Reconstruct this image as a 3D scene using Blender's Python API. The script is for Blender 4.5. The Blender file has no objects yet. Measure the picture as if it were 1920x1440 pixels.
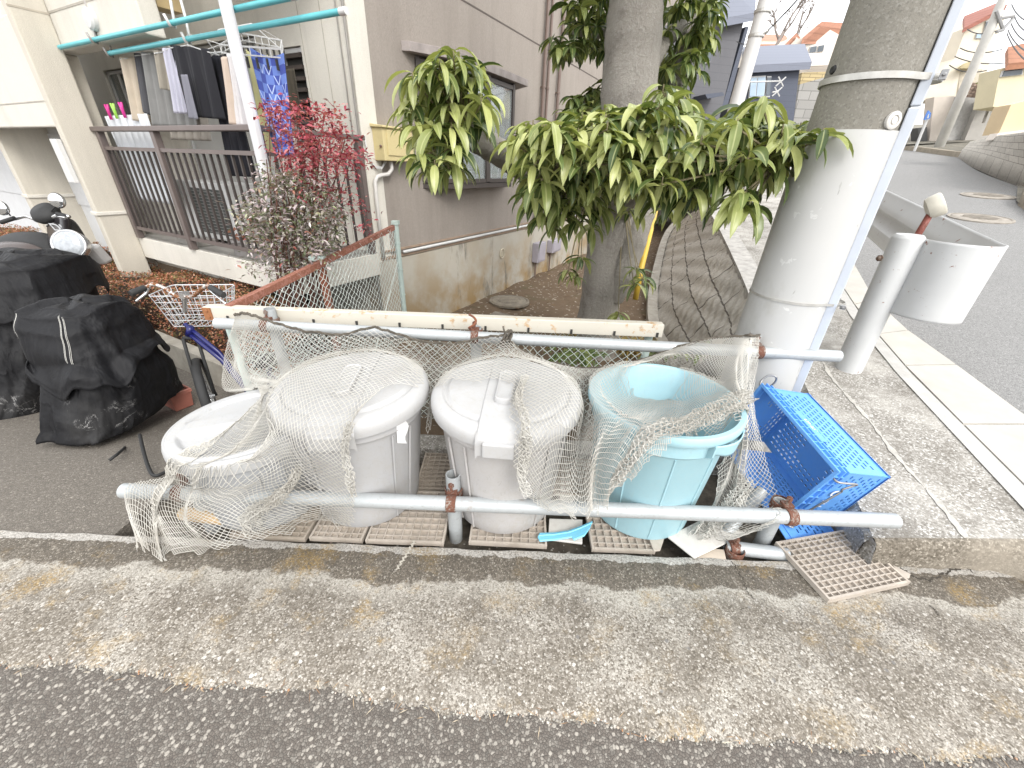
import bpy, bmesh, math, random
import numpy as np
from mathutils import Vector, Matrix
random.seed(7); RNG = np.random.default_rng(7)
S = bpy.context.scene; COL = S.collection
rad = math.radians
# ------------------------------------------------------------------ camera
CAM_F, CAM_P, CAM_R, CAM_H = 745.0, rad(28.75), rad(2.25), 1.4
def _axes():
    f = Vector((0, math.cos(CAM_P), -math.sin(CAM_P))); r = Vector((1, 0, 0)); u = r.cross(f)
    c, s = math.cos(CAM_R), math.sin(CAM_R)
    return c*r + s*u, -s*r + c*u, f
AR, AU, AF = _axes()
CP = Vector((0, 0, CAM_H))
cd = bpy.data.cameras.new('camera'); cam = bpy.data.objects.new('camera', cd); COL.objects.link(cam)
m = Matrix((AR, AU, -AF)).transposed().to_4x4(); m.translation = CP; cam.matrix_world = m
cd.sensor_width = 36; cd.lens = 36*CAM_F/1920; cd.clip_start = .05; cd.clip_end = 900
S.camera = cam
# ------------------------------------------------------------------ light
SUN_EL, SUN_AZ = rad(40), rad(152)          # azimuth measured from +Y towards +X: behind the camera, a little right
w = bpy.data.worlds.new('World'); S.world = w; w.use_nodes = True
nt = w.node_tree; nt.nodes.clear()
o = nt.nodes.new('ShaderNodeOutputWorld'); bg = nt.nodes.new('ShaderNodeBackground')
sk = nt.nodes.new('ShaderNodeTexSky'); sk.sky_type = 'NISHITA'; sk.sun_disc = False
sk.sun_elevation = SUN_EL; sk.sun_rotation = SUN_AZ; sk.dust_density = 4.0; sk.air_density = 1.0
hs = nt.nodes.new('ShaderNodeHueSaturation'); hs.inputs['Saturation'].default_value = .22; hs.inputs['Value'].default_value = 1.0
mx = nt.nodes.new('ShaderNodeMix'); mx.data_type = 'RGBA'; mx.inputs[0].default_value = .75
mx.inputs[7].default_value = (8.5, 8.6, 8.8, 1)      # thin bright cloud layer over the whole sky
nt.links.new(sk.outputs[0], hs.inputs['Color']); nt.links.new(hs.outputs[0], mx.inputs[6])
nt.links.new(mx.outputs[2], bg.inputs[0]); bg.inputs[1].default_value = .15
nt.links.new(bg.outputs[0], o.inputs[0])
sd = bpy.data.lights.new('sun', 'SUN'); sd.energy = 1.0; sd.angle = rad(24); sd.color = (1, .965, .91)
sun = bpy.data.objects.new('sun', sd); COL.objects.link(sun)
sdir = Vector((math.sin(SUN_AZ)*math.cos(SUN_EL), math.cos(SUN_AZ)*math.cos(SUN_EL), math.sin(SUN_EL)))
sun.rotation_euler = sdir.to_track_quat('Z', 'Y').to_euler(); sun.location = sdir*30
S.view_settings.view_transform = 'Standard'; S.view_settings.look = 'None'
S.view_settings.gamma = 1; S.view_settings.exposure = 1.08
S.cycles.max_bounces = 6; S.cycles.diffuse_bounces = 3; S.cycles.use_denoising = True; S.cycles.denoising_prefilter = 'ACCURATE'
# ------------------------------------------------------------------ survey: where a sight line meets a plane of the place
def ray(x, y): return AF*1.0 + AR*((x-960)/CAM_F) - AU*((y-720)/CAM_F)
def Z(x, y, z=0.):
    d = ray(x, y); return CP + d*((z-CAM_H)/d.z)
def Y(x, y, yy):
    d = ray(x, y); return CP + d*(yy/d.y)
def PL(x, y, p0, n):
    d = ray(x, y); return CP + d*((p0-CP).dot(n)/d.dot(n))
def V3(*a): return Vector(a)
# building frame: u along the side wall (away), v along the front (to the left)
YA = rad(28.0); DA = V3(math.sin(YA), math.cos(YA), 0); DF = V3(-math.cos(YA), math.sin(YA), 0); BO = V3(-1.46, 4.25, 0)
def B(u, v, z): return BO + DA*u + DF*v + V3(0, 0, z)
# street slope to the right
G = .10
def gz(x, y): return .12 + G*((x-1.6)*DA.x + (y-1.1)*DA.y)
GN = V3(-G*DA.x, -G*DA.y, 1)
def GS(x, y, up=0.): return PL(x, y, V3(1.6, 1.1, .12+up), GN)
# ------------------------------------------------------------------ objects
def tag(o, label=None, cat=None, group=None, kind=None):
    if label: o['label'] = label
    if cat: o['category'] = cat
    if group: o['group'] = group
    if kind: o['kind'] = kind
    return o
def thing(name, loc, label, cat, group=None):
    o = bpy.data.objects.new(name, None); COL.objects.link(o); o.location = loc; o.empty_display_size = .1
    return tag(o, label, cat, group)
def wloc(o):
    v = Vector((0, 0, 0))
    while o is not None: v = v + o.location; o = o.parent
    return v
class MB:
    def __init__(s): s.v = []; s.f = []; s.uv = None
    def add(s, vs, fs):
        b = len(s.v); s.v += [tuple(q) for q in vs]; s.f += [tuple(b+i for i in f) for f in fs]; return s
    def hexa(s, c):      # eight corners: bottom four (ccw), top four
        return s.add(c, [(3, 2, 1, 0), (4, 5, 6, 7), (0, 1, 5, 4), (1, 2, 6, 5), (2, 3, 7, 6), (3, 0, 4, 7)])
    def box(s, c, dx, dy, dz, ax=None):
        c = Vector(c); X, Yv, Zv = ax or (V3(1, 0, 0), V3(0, 1, 0), V3(0, 0, 1))
        X = X*dx/2; Yv = Yv*dy/2; Zv = Zv*dz/2
        return s.hexa([c-X-Yv-Zv, c+X-Yv-Zv, c+X+Yv-Zv, c-X+Yv-Zv, c-X-Yv+Zv, c+X-Yv+Zv, c+X+Yv+Zv, c-X+Yv+Zv])
    def bb(s, u0, u1, v0, v1, z0, z1):   # box in the building frame
        return s.hexa([B(u0, v1, z0), B(u0, v0, z0), B(u1, v0, z0), B(u1, v1, z0), B(u0, v1, z1), B(u0, v0, z1), B(u1, v0, z1), B(u1, v1, z1)])
    def tube(s, pts, r, n=8, caps=True, closed=False):
        pts = [Vector(p) for p in pts]; k = len(pts); rr = r if hasattr(r, '__len__') else [r]*k
        up = None; rings = []
        for i, p in enumerate(pts):
            if closed: t = pts[(i+1) % k]-pts[i-1]
            else: t = pts[min(i+1, k-1)]-pts[max(i-1, 0)]
            if t.length < 1e-9: t = V3(0, 0, 1)
            t = t.normalized()
            if up is None: up = t.orthogonal().normalized()
            up = (up - t*up.dot(t))
            up = up.normalized() if up.length > 1e-6 else t.orthogonal().normalized()
            q = t.cross(up)
            rings.append([p + (up*math.cos(a)+q*math.sin(a))*rr[i] for a in (2*math.pi*j/n for j in range(n))])
        vs = [v for R in rings for v in R]; fs = []
        for i in range(k if closed else k-1):
            a = i*n; b = ((i+1) % k)*n
            for j in range(n): fs.append((a+j, a+(j+1) % n, b+(j+1) % n, b+j))
        if caps and not closed: fs.append(tuple(range(n-1, -1, -1))); fs.append(tuple((k-1)*n+j for j in range(n)))
        return s.add(vs, fs)
    def lathe(s, c, prof, n=48, ax=None, a0=0, a1=2*math.pi):   # prof: (r, h)
        c = Vector(c); X, Yv, Zv = ax or (V3(1, 0, 0), V3(0, 1, 0), V3(0, 0, 1))
        full = abs(a1-a0) > 6.28; m = n if full else n+1
        vs = [c + (X*math.cos(a)+Yv*math.sin(a))*r + Zv*h for r, h in prof for a in (a0+(a1-a0)*j/n for j in range(m))]
        fs = []
        for i in range(len(prof)-1):
            for j in range(n): fs.append((i*m+j, i*m+(j+1) % m, (i+1)*m+(j+1) % m, (i+1)*m+j))
        return s.add(vs, fs)
    def prism(s, poly, d):    # polygon of 3-d points extruded along d
        poly = [Vector(p) for p in poly]; n = len(poly); d = Vector(d)
        return s.add(poly+[p+d for p in poly], [tuple(range(n-1, -1, -1)), tuple(range(n, 2*n))]+[(i, (i+1) % n, n+(i+1) % n, n+i) for i in range(n)])
    def grid(s, fn, nu, nv):
        vs = [fn(i/nu, j/nv) for i in range(nu+1) for j in range(nv+1)]
        return s.add(vs, [(i*(nv+1)+j, (i+1)*(nv+1)+j, (i+1)*(nv+1)+j+1, i*(nv+1)+j+1) for i in range(nu) for j in range(nv)])
    def build(s, name, mat, parent=None, smooth=False, bevel=0, solid=0, recenter=True, auto=None):
        me = bpy.data.meshes.new(name)
        off = Vector((0, 0, 0))
        if parent is not None: off = wloc(parent)
        elif recenter:
            a = np.array(s.v); off = Vector(((a[:, 0].min()+a[:, 0].max())/2, (a[:, 1].min()+a[:, 1].max())/2, a[:, 2].min()))
        me.from_pydata([(x-off.x, y-off.y, z-off.z) for x, y, z in s.v], [], s.f); me.validate(); me.update()
        bm = bmesh.new(); bm.from_mesh(me); bmesh.ops.recalc_face_normals(bm, faces=bm.faces); bm.to_mesh(me); bm.free()
        o = bpy.data.objects.new(name, me); COL.objects.link(o); me.materials.append(mat)
        if parent is not None: o.parent = parent
        else: o.location = off
        if smooth:
            for p in me.polygons: p.use_smooth = True
        if auto:
            for p in me.polygons: p.use_smooth = True
            me.set_sharp_from_angle(angle=rad(auto))
        if solid:
            md = o.modifiers.new('s', 'SOLIDIFY'); md.thickness = solid; md.offset = 0
        if bevel:
            md = o.modifiers.new('b', 'BEVEL'); md.width = bevel; md.segments = 2; md.limit_method = 'ANGLE'; md.angle_limit = rad(35)
        return o
def structure(name, mb, mat, **k):
    o = mb.build(name, mat, recenter=False, **k); o['kind'] = 'structure'; return o
# ------------------------------------------------------------------ materials
class NT:
    def __init__(s, name):
        s.m = bpy.data.materials.new(name); s.m.use_nodes = True; s.t = s.m.node_tree; s.t.nodes.clear()
        s.out = s.t.nodes.new('ShaderNodeOutputMaterial'); s.b = s.t.nodes.new('ShaderNodeBsdfPrincipled')
        s.t.links.new(s.b.outputs[0], s.out.inputs[0]); s.co = s.t.nodes.new('ShaderNodeTexCoord').outputs['Object']
    def l(s, a, b): s.t.links.new(a, b)
    def put(s, i, v):
        if v is None: return
        if hasattr(v, 'links') or isinstance(v, bpy.types.NodeSocket): s.l(v, i)
        else: i.default_value = v
    def noise(s, scale, detail=4, rough=.6, vec=None, out=0, dist=0):
        n = s.t.nodes.new('ShaderNodeTexNoise'); n.inputs['Scale'].default_value = scale; n.inputs['Detail'].default_value = detail
        n.inputs['Roughness'].default_value = rough; n.inputs['Distortion'].default_value = dist; s.l(vec or s.co, n.inputs['Vector']); return n.outputs[out]
    def voro(s, scale, feat='F1', out='Color', vec=None, rnd=1.):
        n = s.t.nodes.new('ShaderNodeTexVoronoi'); n.feature = feat; n.inputs['Scale'].default_value = scale; n.inputs['Randomness'].default_value = rnd
        s.l(vec or s.co, n.inputs['Vector']); return n.outputs[out]
    def ramp(s, fac, stops, interp='LINEAR'):
        n = s.t.nodes.new('ShaderNodeValToRGB'); e = n.color_ramp.elements; n.color_ramp.interpolation = interp
        while len(e) < len(stops): e.new(.5)
        for q, (p, c) in zip(e, stops):
            q.position = p; q.color = (c, c, c, 1) if not hasattr(c, '__len__') else (*c[:3], 1)
        s.l(fac, n.inputs[0]); return n.outputs[0]
    def mix(s, fac, a, b, mode='MIX'):
        n = s.t.nodes.new('ShaderNodeMix'); n.data_type = 'RGBA'; n.blend_type = mode
        s.put(n.inputs[0], fac)
        for i, c in ((6, a), (7, b)):
            if isinstance(c, (tuple, list)): c = (*c[:3], 1)
            elif isinstance(c, (int, float)): c = (c, c, c, 1)
            s.put(n.inputs[i], c)
        return n.outputs[2]
    def math(s, op, a, b=None, clamp=False):
        n = s.t.nodes.new('ShaderNodeMath'); n.operation = op; n.use_clamp = clamp; s.put(n.inputs[0], a)
        if b is not None: s.put(n.inputs[1], b)
        return n.outputs[0]
    def xyz(s, vec=None):
        n = s.t.nodes.new('ShaderNodeSeparateXYZ'); s.l(vec or s.co, n.inputs[0]); return n.outputs
    def mapping(s, scale=(1, 1, 1), rot=(0, 0, 0), loc=(0, 0, 0)):
        n = s.t.nodes.new('ShaderNodeMapping'); n.inputs['Scale'].default_value = scale; n.inputs['Rotation'].default_value = rot
        n.inputs['Location'].default_value = loc; s.l(s.co, n.inputs[0]); return n.outputs[0]
    def bump(s, h, strength=.3, dist=.01):
        n = s.t.nodes.new('ShaderNodeBump'); n.inputs['Strength'].default_value = strength; n.inputs['Distance'].default_value = dist
        s.l(h, n.inputs['Height']); s.l(n.outputs[0], s.b.inputs['Normal'])
    def fin(s, col, rough=.6, metal=0., spec=None):
        if isinstance(col, (tuple, list)): col = (*col[:3], 1)
        s.put(s.b.inputs['Base Color'], col); s.put(s.b.inputs['Roughness'], rough); s.b.inputs['Metallic'].default_value = metal
        if spec is not None: s.b.inputs['Specular IOR Level'].default_value = spec
        return s.m
def sc(c, k): return tuple(min(1, q*k) for q in c[:3])
def M(name, col, rough=.6, var=.18, scale=6., bump=.15, bs=150., bd=.004, metal=0., grime=0., gcol=(.12, .10, .08), gscale=3.):
    n = NT(name)
    f = n.noise(scale, 5)
    c = n.mix(n.ramp(f, [(.3, 0.), (.7, 1.)]), sc(col, 1-var), sc(col, 1+var*.6))
    if grime:
        g = n.noise(gscale, 8, .7, dist=.3)
        c = n.mix(n.ramp(g, [(.5, 0.), (.75, grime)]), c, gcol)
    if bump: n.bump(n.noise(bs, 3), bump, bd)
    return n.fin(c, rough, metal)
def MRUST(name, col, amount=.5, scale=9., rust=(.16, .055, .025), rough=.55, metal=0., var=.1):
    n = NT(name); f = n.noise(scale, 8, .7, dist=.4); g = n.noise(scale*5, 6, .7)
    k = n.ramp(n.math('MULTIPLY', n.math('ADD', f, g), .5), [(max(0, .66-amount*.34), 0.), (max(.02, .70-amount*.34), 1.)])
    r = n.mix(n.noise(scale*8, 4), sc(rust, .55), sc(rust, 1.7))
    b = n.mix(n.noise(scale*.7, 4), sc(col, 1-var), sc(col, 1+var))
    n.bump(k, .3, .002)
    return n.fin(n.mix(k, b, r), n.mix(k, (rough,)*3, (.85,)*3), metal)
# ================================================================== the setting
def mat_pavement():
    n = NT('worn_exposed_aggregate'); x = n.xyz()
    vec = n.mix(.008, n.co, n.noise(20, 3, out=1), 'ADD')
    c1 = n.voro(175, vec=vec); c2 = n.voro(88, vec=vec); c3 = n.voro(46, vec=vec); d1 = n.voro(175, 'DISTANCE_TO_EDGE', 'Distance', vec); d2 = n.voro(88, 'DISTANCE_TO_EDGE', 'Distance', vec)
    s1 = n.xyz(c1); s2 = n.xyz(c2); s3 = n.xyz(c3); f3 = n.voro(46, 'F1', 'Distance', vec); f2 = n.voro(88, 'F1', 'Distance', vec)
    big = n.noise(1.6, 6, .65); pat = n.noise(3.4, 8, .68, dist=.3)
    stops = [(0, (.10, .085, .068)), (.3, (.20, .178, .148)), (.6, (.30, .272, .232)), (.82, (.41, .38, .335)), (1, (.58, .55, .50))]
    peb = n.ramp(s1[0], stops); peb2 = n.ramp(s2[0], [(0, (.13, .115, .095)), (.45, (.27, .245, .21)), (.8, (.40, .37, .33)), (1, (.62, .60, .56))]); peb3 = n.ramp(s3[0], [(0, (.20, .195, .19)), (.5, (.36, .33, .29)), (1, (.66, .64, .60))])
    m2 = n.math('MULTIPLY', n.ramp(s2[1], [(.50, 0.), (.52, 1.)]), n.ramp(f2, [(.36, 1.), (.46, 0.)])); m3 = n.math('MULTIPLY', n.ramp(s3[1], [(.88, 0.), (.89, 1.)]), n.ramp(f3, [(.26, 1.), (.34, 0.)]))
    mort = n.mix(n.noise(70, 5, .75), (.085, .072, .056), (.24, .215, .178))
    col = n.mix(n.ramp(d1, [(.0, .95), (.17, 0.)]), peb, mort); col = n.mix(m2, col, peb2); col = n.mix(m3, col, peb3)
    # light cement film left on and between the stones
    lime = n.math('MULTIPLY', n.ramp(pat, [(.46, 0.), (.58, 1.)]), n.ramp(s1[2], [(.40, 0.), (.50, 1.)]))
    lime = n.math('MULTIPLY', lime, n.ramp(n.noise(150, 4, .8), [(.36, .1), (.60, 1.)]))
    col = n.mix(n.math('MULTIPLY', lime, .74), col, (.62, .595, .54))
    col = n.mix(n.ramp(big, [(.36, .30), (.6, 0.)]), col, n.mix(.55, col, (.13, .11, .085)))
    # browner gutter band beside the bins
    yw = n.math('ADD', x[1], n.math('MULTIPLY', n.math('SUBTRACT', n.noise(2.7, 7, .62), .5), .30))
    yw = n.math('ADD', yw, n.math('MULTIPLY', n.math('SUBTRACT', n.noise(30, 4, .7), .5), .03))
    band = n.ramp(yw, [(.965, 0.), (.975, 1.)])
    dk = n.ramp(s1[1], [(0, (.10, .086, .068)), (.5, (.195, .17, .138)), (.85, (.32, .285, .235)), (1, (.52, .48, .41))])
    dark = n.mix(n.ramp(d1, [(.0, 1.), (.2, 0.)]), dk, (.10, .085, .066)); dark = n.mix(n.math('MULTIPLY', m2, .8), dark, n.mix(1, peb2, (.72, .70, .66), 'MULTIPLY'))
    col = n.mix(n.math('MULTIPLY', band, .9), col, dark)
    rim = n.math('MULTIPLY', n.ramp(yw, [(.88, 0.), (.955, 1.)]), n.math('SUBTRACT', 1., band))
    col = n.mix(n.math('MULTIPLY', rim, n.ramp(n.noise(90, 6, .8), [(.42, 0.), (.56, .8)])), col, (.60, .575, .515))
    # lime bloom along the arris and ochre lichen
    ew = n.math('ADD', x[1], n.math('MULTIPLY', n.math('SUBTRACT', n.noise(16, 5, .7), .5), .06))
    e2 = n.math('GREATER_THAN', ew, 1.082)
    col = n.mix(n.math('MULTIPLY', e2, n.ramp(n.noise(110, 5, .8), [(.34, .0), (.56, .95)])), col, (.72, .70, .66))
    li = n.math('MULTIPLY', n.ramp(n.noise(4.6, 8, .68, vec=n.mapping(loc=(3.3, 1.2, 0))), [(.53, 0.), (.64, 1.)]), n.ramp(n.noise(95, 5, .8), [(.42, 0.), (.56, .85)]))
    li = n.math('MULTIPLY', li, n.ramp(n.noise(.9, 3, vec=n.mapping(loc=(1.7, 0, 0))), [(.40, .25), (.58, 1.)]))
    col = n.mix(li, col, (.42, .28, .09))
    col = n.mix(1, col, (.90, .885, .865), 'MULTIPLY'); col = n.mix(n.ramp(n.noise(210, 3, .7), [(.34, .55), (.5, 0.)]), col, (.07, .058, .044))
    h = n.math('ADD', n.math('MULTIPLY', n.math('MINIMUM', d1, .3), 1.), n.math('MULTIPLY', m2, .25))
    n.bump(h, .55, .003)
    return n.fin(col, .9)
def mat_asphalt(name, dark, light, scale=105., tone=(0, 0, 0), stones=.62):
    n = NT(name); vec = n.mix(.010, n.co, n.noise(24, 2, out=1), 'ADD')
    c1 = n.voro(scale*1.25, vec=vec); d1 = n.voro(scale*1.25, 'DISTANCE_TO_EDGE', 'Distance', vec); c2 = n.voro(scale*.62, vec=vec); s1 = n.xyz(c1); s2 = n.xyz(c2)
    d2 = n.voro(scale*.62, 'F1', 'Distance', vec)
    base = n.mix(n.noise(60, 6, .8), sc(dark, .55), sc(dark, 1.5))
    base = n.mix(n.ramp(s1[0], [(.35, 0.), (1., .9)]), base, n.mix(s1[1], sc(light, .35), sc(light, 1.3)))
    base = n.mix(n.ramp(d1, [(0, .9), (.14, 0.)]), base, sc(dark, .38))
    k = n.math('MULTIPLY', n.ramp(s2[0], [(stones, 0.), (stones+.02, 1.)]), n.ramp(d2, [(.28, 1.), (.40, 0.)]))
    base = n.mix(k, base, n.mix(s2[2], sc(light, .60), sc(light, 1.25)))
    base = n.mix(n.ramp(n.noise(1.3, 6, .6), [(.3, .3), (.7, 0.)]), base, n.mix(.5, base, sc(dark, .5)))
    n.bump(n.math('ADD', n.math('MINIMUM', d1, .3), n.math('MULTIPLY', k, .35)), .7, .004)
    return n.fin(base, .85)
def mat_block():
    n = NT('weathered_kerb_concrete'); vec = n.mix(.01, n.co, n.noise(14, 3, out=1), 'ADD')
    c1 = n.xyz(n.voro(125, vec=vec)); d1 = n.voro(125, 'DISTANCE_TO_EDGE', 'Distance', vec)
    peb = n.ramp(c1[0], [(0, (.13, .12, .10)), (.4, (.24, .225, .20)), (.8, (.40, .385, .355)), (1, (.60, .59, .56))])
    col = n.mix(n.ramp(d1, [(0, 1.), (.14, 0.)]), peb, n.mix(n.noise(50, 4), (.15, .135, .115), (.33, .31, .28)))
    z = n.xyz()[2]
    col = n.mix(n.ramp(n.noise(2.4, 7, .65), [(.42, 0.), (.66, .75)]), col, (.50, .48, .44))
    col = n.mix(n.ramp(n.noise(3.7, 7, .65, vec=n.mapping(loc=(5, 2, 1))), [(.5, 0.), (.7, .65)]), col, (.12, .105, .085))
    n.bump(n.math('ADD', n.math('MINIMUM', d1, .3), n.math('MULTIPLY', n.noise(200, 3), .3)), .6, .004)
    return n.fin(col, .88)
MPAVE = mat_pavement()
MROAD = mat_asphalt('dark_asphalt', (.118, .102, .087), (.30, .276, .240))
MROAD2 = mat_asphalt('skylit_asphalt', (.25, .247, .24), (.30, .295, .285), 90, stones=.96)  # hill road: sky light on the slope is put into the paler colour
MPARK = mat_asphalt('brown_asphalt', (.17, .15, .125), (.30, .27, .23), 120, stones=.93)
MBLOCK = mat_block()
def mat_soil():
    n = NT('damp_soil'); f = n.noise(9, 8, .75); g = n.noise(90, 5, .8)
    c = n.mix(f, (.07, .045, .025), (.21, .145, .09)); c = n.mix(n.ramp(g, [(.45, 0.), (.7, .6)]), c, (.20, .145, .09))
    c = n.mix(n.ramp(n.noise(2.2, 6), [(.55, 0.), (.7, .4)]), c, (.07, .085, .025))
    lf = n.xyz(n.voro(38)); c = n.mix(n.ramp(lf[0], [(.955, 0.), (.96, .9)]), c, (.42, .37, .30))
    n.bump(n.math('ADD', g, n.noise(30, 4)), 1., .02); return n.fin(c, .95)
MSOIL = mat_soil()

def wob(x, a, f, ph): return a*math.sin(x*f+ph)
# far ground
mb = MB(); mb.add([(-400, -60, -.62), (400, -60, -.62), (400, 600, -.62), (-400, 600, -.62)], [(0, 1, 2, 3)])
structure('ground', mb, MSOIL)
# road in the foreground, the pavement strip with a broken edge on top of it
mb = MB(); mb.add([(-14, -6, -.008), (14, -6, -.008), (14, 1.118, -.008), (-14, 1.118, -.008)], [(0, 1, 2, 3)])
structure('road', mb, MROAD)
mb = MB(); N = 900; vs = []
def pave_edge(x):
    e = .652-.052*(x+1.57)/1.0 if x < -.5 else .597-.067*(x+.5) if x < .6 else .523-.022*(x-.6)
    e += wob(x, .008, 9, 0)+wob(x, .006, 23, 1)+wob(x, .004, 61, 2)+wob(x, .003, 131, .6)+wob(x, .002, 240, .2)
    return e
for i in range(N+1):
    x = -5+9.2*i/N; vs += [(x, pave_edge(x)-.012, -.0075), (x, pave_edge(x), -.001), (x, pave_edge(x)+.02, 0), (x, 1.112+wob(x, .003, 17, 0)+wob(x, .002, 53, 0), 0), (x, 1.122+wob(x, .003, 17, 0), -.012), (x, 1.124, -.14)]
mb.add(vs, [(i*6+j, i*6+6+j, i*6+7+j, i*6+1+j) for i in range(N) for j in range(5)])
structure('pavement', mb, MPAVE, smooth=True)
def crackline(name, px, w0, mat, zz=.0012):
    P = [Z(x, y, 0) for x, y in px]; mb = MB(); n = 60; L_, R_ = [], []
    for k in range(n+1):
        t = k/n*(len(P)-1); i = min(int(t), len(P)-2); p = P[i].lerp(P[i+1], t-i); d = (P[i+1]-P[i]).normalized(); q = V3(d.y, -d.x, 0); o_ = .004*math.sin(k*.9)+.003*math.sin(k*2.3); w_ = w0*(.5+.5*abs(math.sin(k*1.7)))*min(1, (n-k)/8+.1)
        L_.append(p+q*(o_+w_)+V3(0, 0, zz)); R_.append(p+q*(o_-w_)+V3(0, 0, zz))
    mb.add(L_+R_, [(k, k+1, n+2+k, n+1+k) for k in range(n)]); structure(name, mb, mat)
MMORT = M('joint_mortar', (.42, .39, .33), .9, .3, 60, .4, 120); MCRK = M('crack_dirt', (.05, .042, .032), .95, .4, 80, .3, 90)
crackline('pavement_joint', [(778, 1014), (762, 1040), (741, 1072)], .006, MMORT)
crackline('pavement_crack', [(1372, 1052), (1392, 1085), (1402, 1112), (1420, 1128)], .0022, MCRK)
crackline('pavement_crack', [(1688, 1064), (1712, 1082), (1745, 1088), (1772, 1074), (1808, 1062), (1828, 1076)], .0045, MCRK)
crackline('pavement_crack', [(1742, 1135), (1754, 1144), (1760, 1156)], .003, MCRK)
crackline('pavement_crack', [(1030, 1052), (1042, 1090), (1070, 1100)], .0014, MCRK)
# gutter the bins stand over
mb = MB(); mb.add([(-1.75, 1.11, -.085), (1.95, 1.11, -.085), (2.3, 3.0, -.085), (-1.75, 3.0, -.085)], [(0, 1, 2, 3)])
structure('gutter_floor', mb, M('gutter_dirt', (.10, .085, .065), .9, .5, 25, .6, 60, .01))
mb = MB(); mb.box((.0, 1.80, -.04), 3.3, .13, .13); structure('kerb', mb, MBLOCK, bevel=.008)
# parking place, falling away from the street edge
def pkz(x, y): return -.010-.25*min(1.45, max(0, y-1.118))
mb = MB()
def pk(i, j):
    y = 1.118+1.45*min(1, i*2)+(8*(i*2-1) if i > .5 else 0); x = -16+14.36*j
    return (x, y, pkz(x, y))
mb.grid(pk, 40, 60); mb.add([(-1.64, 1.118, -.011), (-1.64, 3.2, -.09), (-1.64, 3.2, -.6), (-1.64, 1.118, -.6)], [(0, 1, 2, 3)])
structure('parking_place', mb, MPARK)
# garden soil behind the bins
mb = MB(); nx, ny = 70, 110
def soil(i, j):
    y = 1.86+15*j*j; x = -1.5+(5.0+.35*max(0, y-3))*i; t = min(1, max(0, (y-1.9)/1.1)); t = t*t*(3-2*t)
    z = -.02-.40*t + .07*math.exp(-((x-1.0)**2+(y-4.3)**2)/.6) + .012*math.sin(x*7+y*3)+.010*math.sin(y*11-x*5)+.006*math.sin(x*31+y*23)
    return (x, y, z)
mb.grid(soil, nx, ny); structure('garden_soil', mb, MSOIL, smooth=True)
mb = MB(); mb.bb(-1.56, 0, -.75, 9, -.6, -.20); structure('planting_bed', mb, MSOIL)
def WT(x, y): return PL(x, y, V3(2.05, 3.53, .47), V3(-.1*DA.x, -.1*DA.y, 1))
def WB(x, y): return PL(x, y, V3(1.97, 5.07, -.38), V3(-.06*DA.x, -.06*DA.y, 1))
tops = [WT(1416, 590), WT(1402, 545), WT(1377, 488), WT(1350, 432), WT(1332, 400), WT(1325, 386)]
# hillside to the right: pavement, slab row, road; all on one slope
S0 = [(1.455, 1.0), (1.50, 1.15), (1.88, 2.27), (tops[1].x+.08, tops[1].y), (tops[3].x+.08, tops[3].y), (tops[5].x+.08, tops[5].y), (7.4, 15), (12, 24)]
print('tops', [tuple(round(c, 2) for c in p) for p in tops])
L2 = [(1.85, 1.0), (1.87, 1.15), (2.11, 2.40), (2.40, 3.3), (3.15, 5.0), (5.55, 10), (9.15, 17), (12.2, 24)]
L3 = [(2.12, 1.0), (2.20, 1.15), (2.55, 2.40), (2.86, 3.3), (3.60, 5.0), (6.0, 10), (9.7, 17), (13, 24)]
L3b = [(2.22, 1.0), (2.30, 1.15), (2.64, 2.40), (2.95, 3.3), (3.68, 5.0), (6.1, 10), (9.8, 17), (13.1, 24)]
L4 = [(2.70, 1.0), (2.74, 1.15), (3.00, 2.40), (3.18, 3.4), (4.10, 5.2), (6.7, 10), (10.4, 17), (14, 24)]
def pl(line, t):
    k = t*(len(line)-1); i = min(int(k), len(line)-2); f = k-i
    return line[i][0]*(1-f)+line[i+1][0]*f, line[i][1]*(1-f)+line[i+1][1]*f
def strip(A_, B_, t0, t1, up, nu=120, nv=14):
    def fn(i, j):
        t = t0+(t1-t0)*i; a = pl(A_, t); b = pl(B_, t); x, y = a[0]*(1-j)+b[0]*j, a[1]*(1-j)+b[1]*j
        return (x, y, gz(x, y)+up)
    mb = MB(); mb.grid(fn, nu, nv); return mb
T0 = 1/7.
mb = strip(S0, L4, T0, 1, 0, 160, 24)
# upright face towards the bins; the front face is an object of its own, browner with dirt, the shade of its facing put into the colour too
def front(i, a):
    x0 = 1.50+1.9*i; y0 = 1.15; zt = gz(x0, y0); k = min(1, max(0, (x0-2.0)/.45)); k = k*k*(3-2*k)
    ya = -.030*min(1, a*4)**.6-.012*a; za = zt*(1-max(0, (a-.06)/.94))-.02*a; run = .45
    yb = -run*(1-(1-a)**1.6); zb = zt*(1-a**1.4)-.02*a
    e = .004*math.sin(x0*31)+.003*math.sin(x0*77+a*5)
    return (x0, y0+ya*(1-k)+yb*k+e*(a > 0), za*(1-k)+zb*k)
def stepface(i, j):
    t = T0+(3.2/7-T0)*i; x, y = pl(S0, t); zt = gz(x, y); e = .012*math.sin(i*60)+.008*math.sin(i*143)
    return (x-.012*math.sin(j*3.14)-.02*(j > .02)+.004*math.sin(i*90), y, zt-(zt+.11)*j+e*(0 < j < 1))
mb.grid(stepface, 80, 8)
mb.add([(1.492, 1.06, -.11), (1.492, 1.16, -.11), (1.492, 1.16, .125), (1.492, 1.12, .115), (1.492, 1.09, .0)], [(0, 1, 2, 3, 4)])
structure('sidewalk', mb, MBLOCK, smooth=False)
mb = MB(); mb.grid(front, 120, 18)
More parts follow.
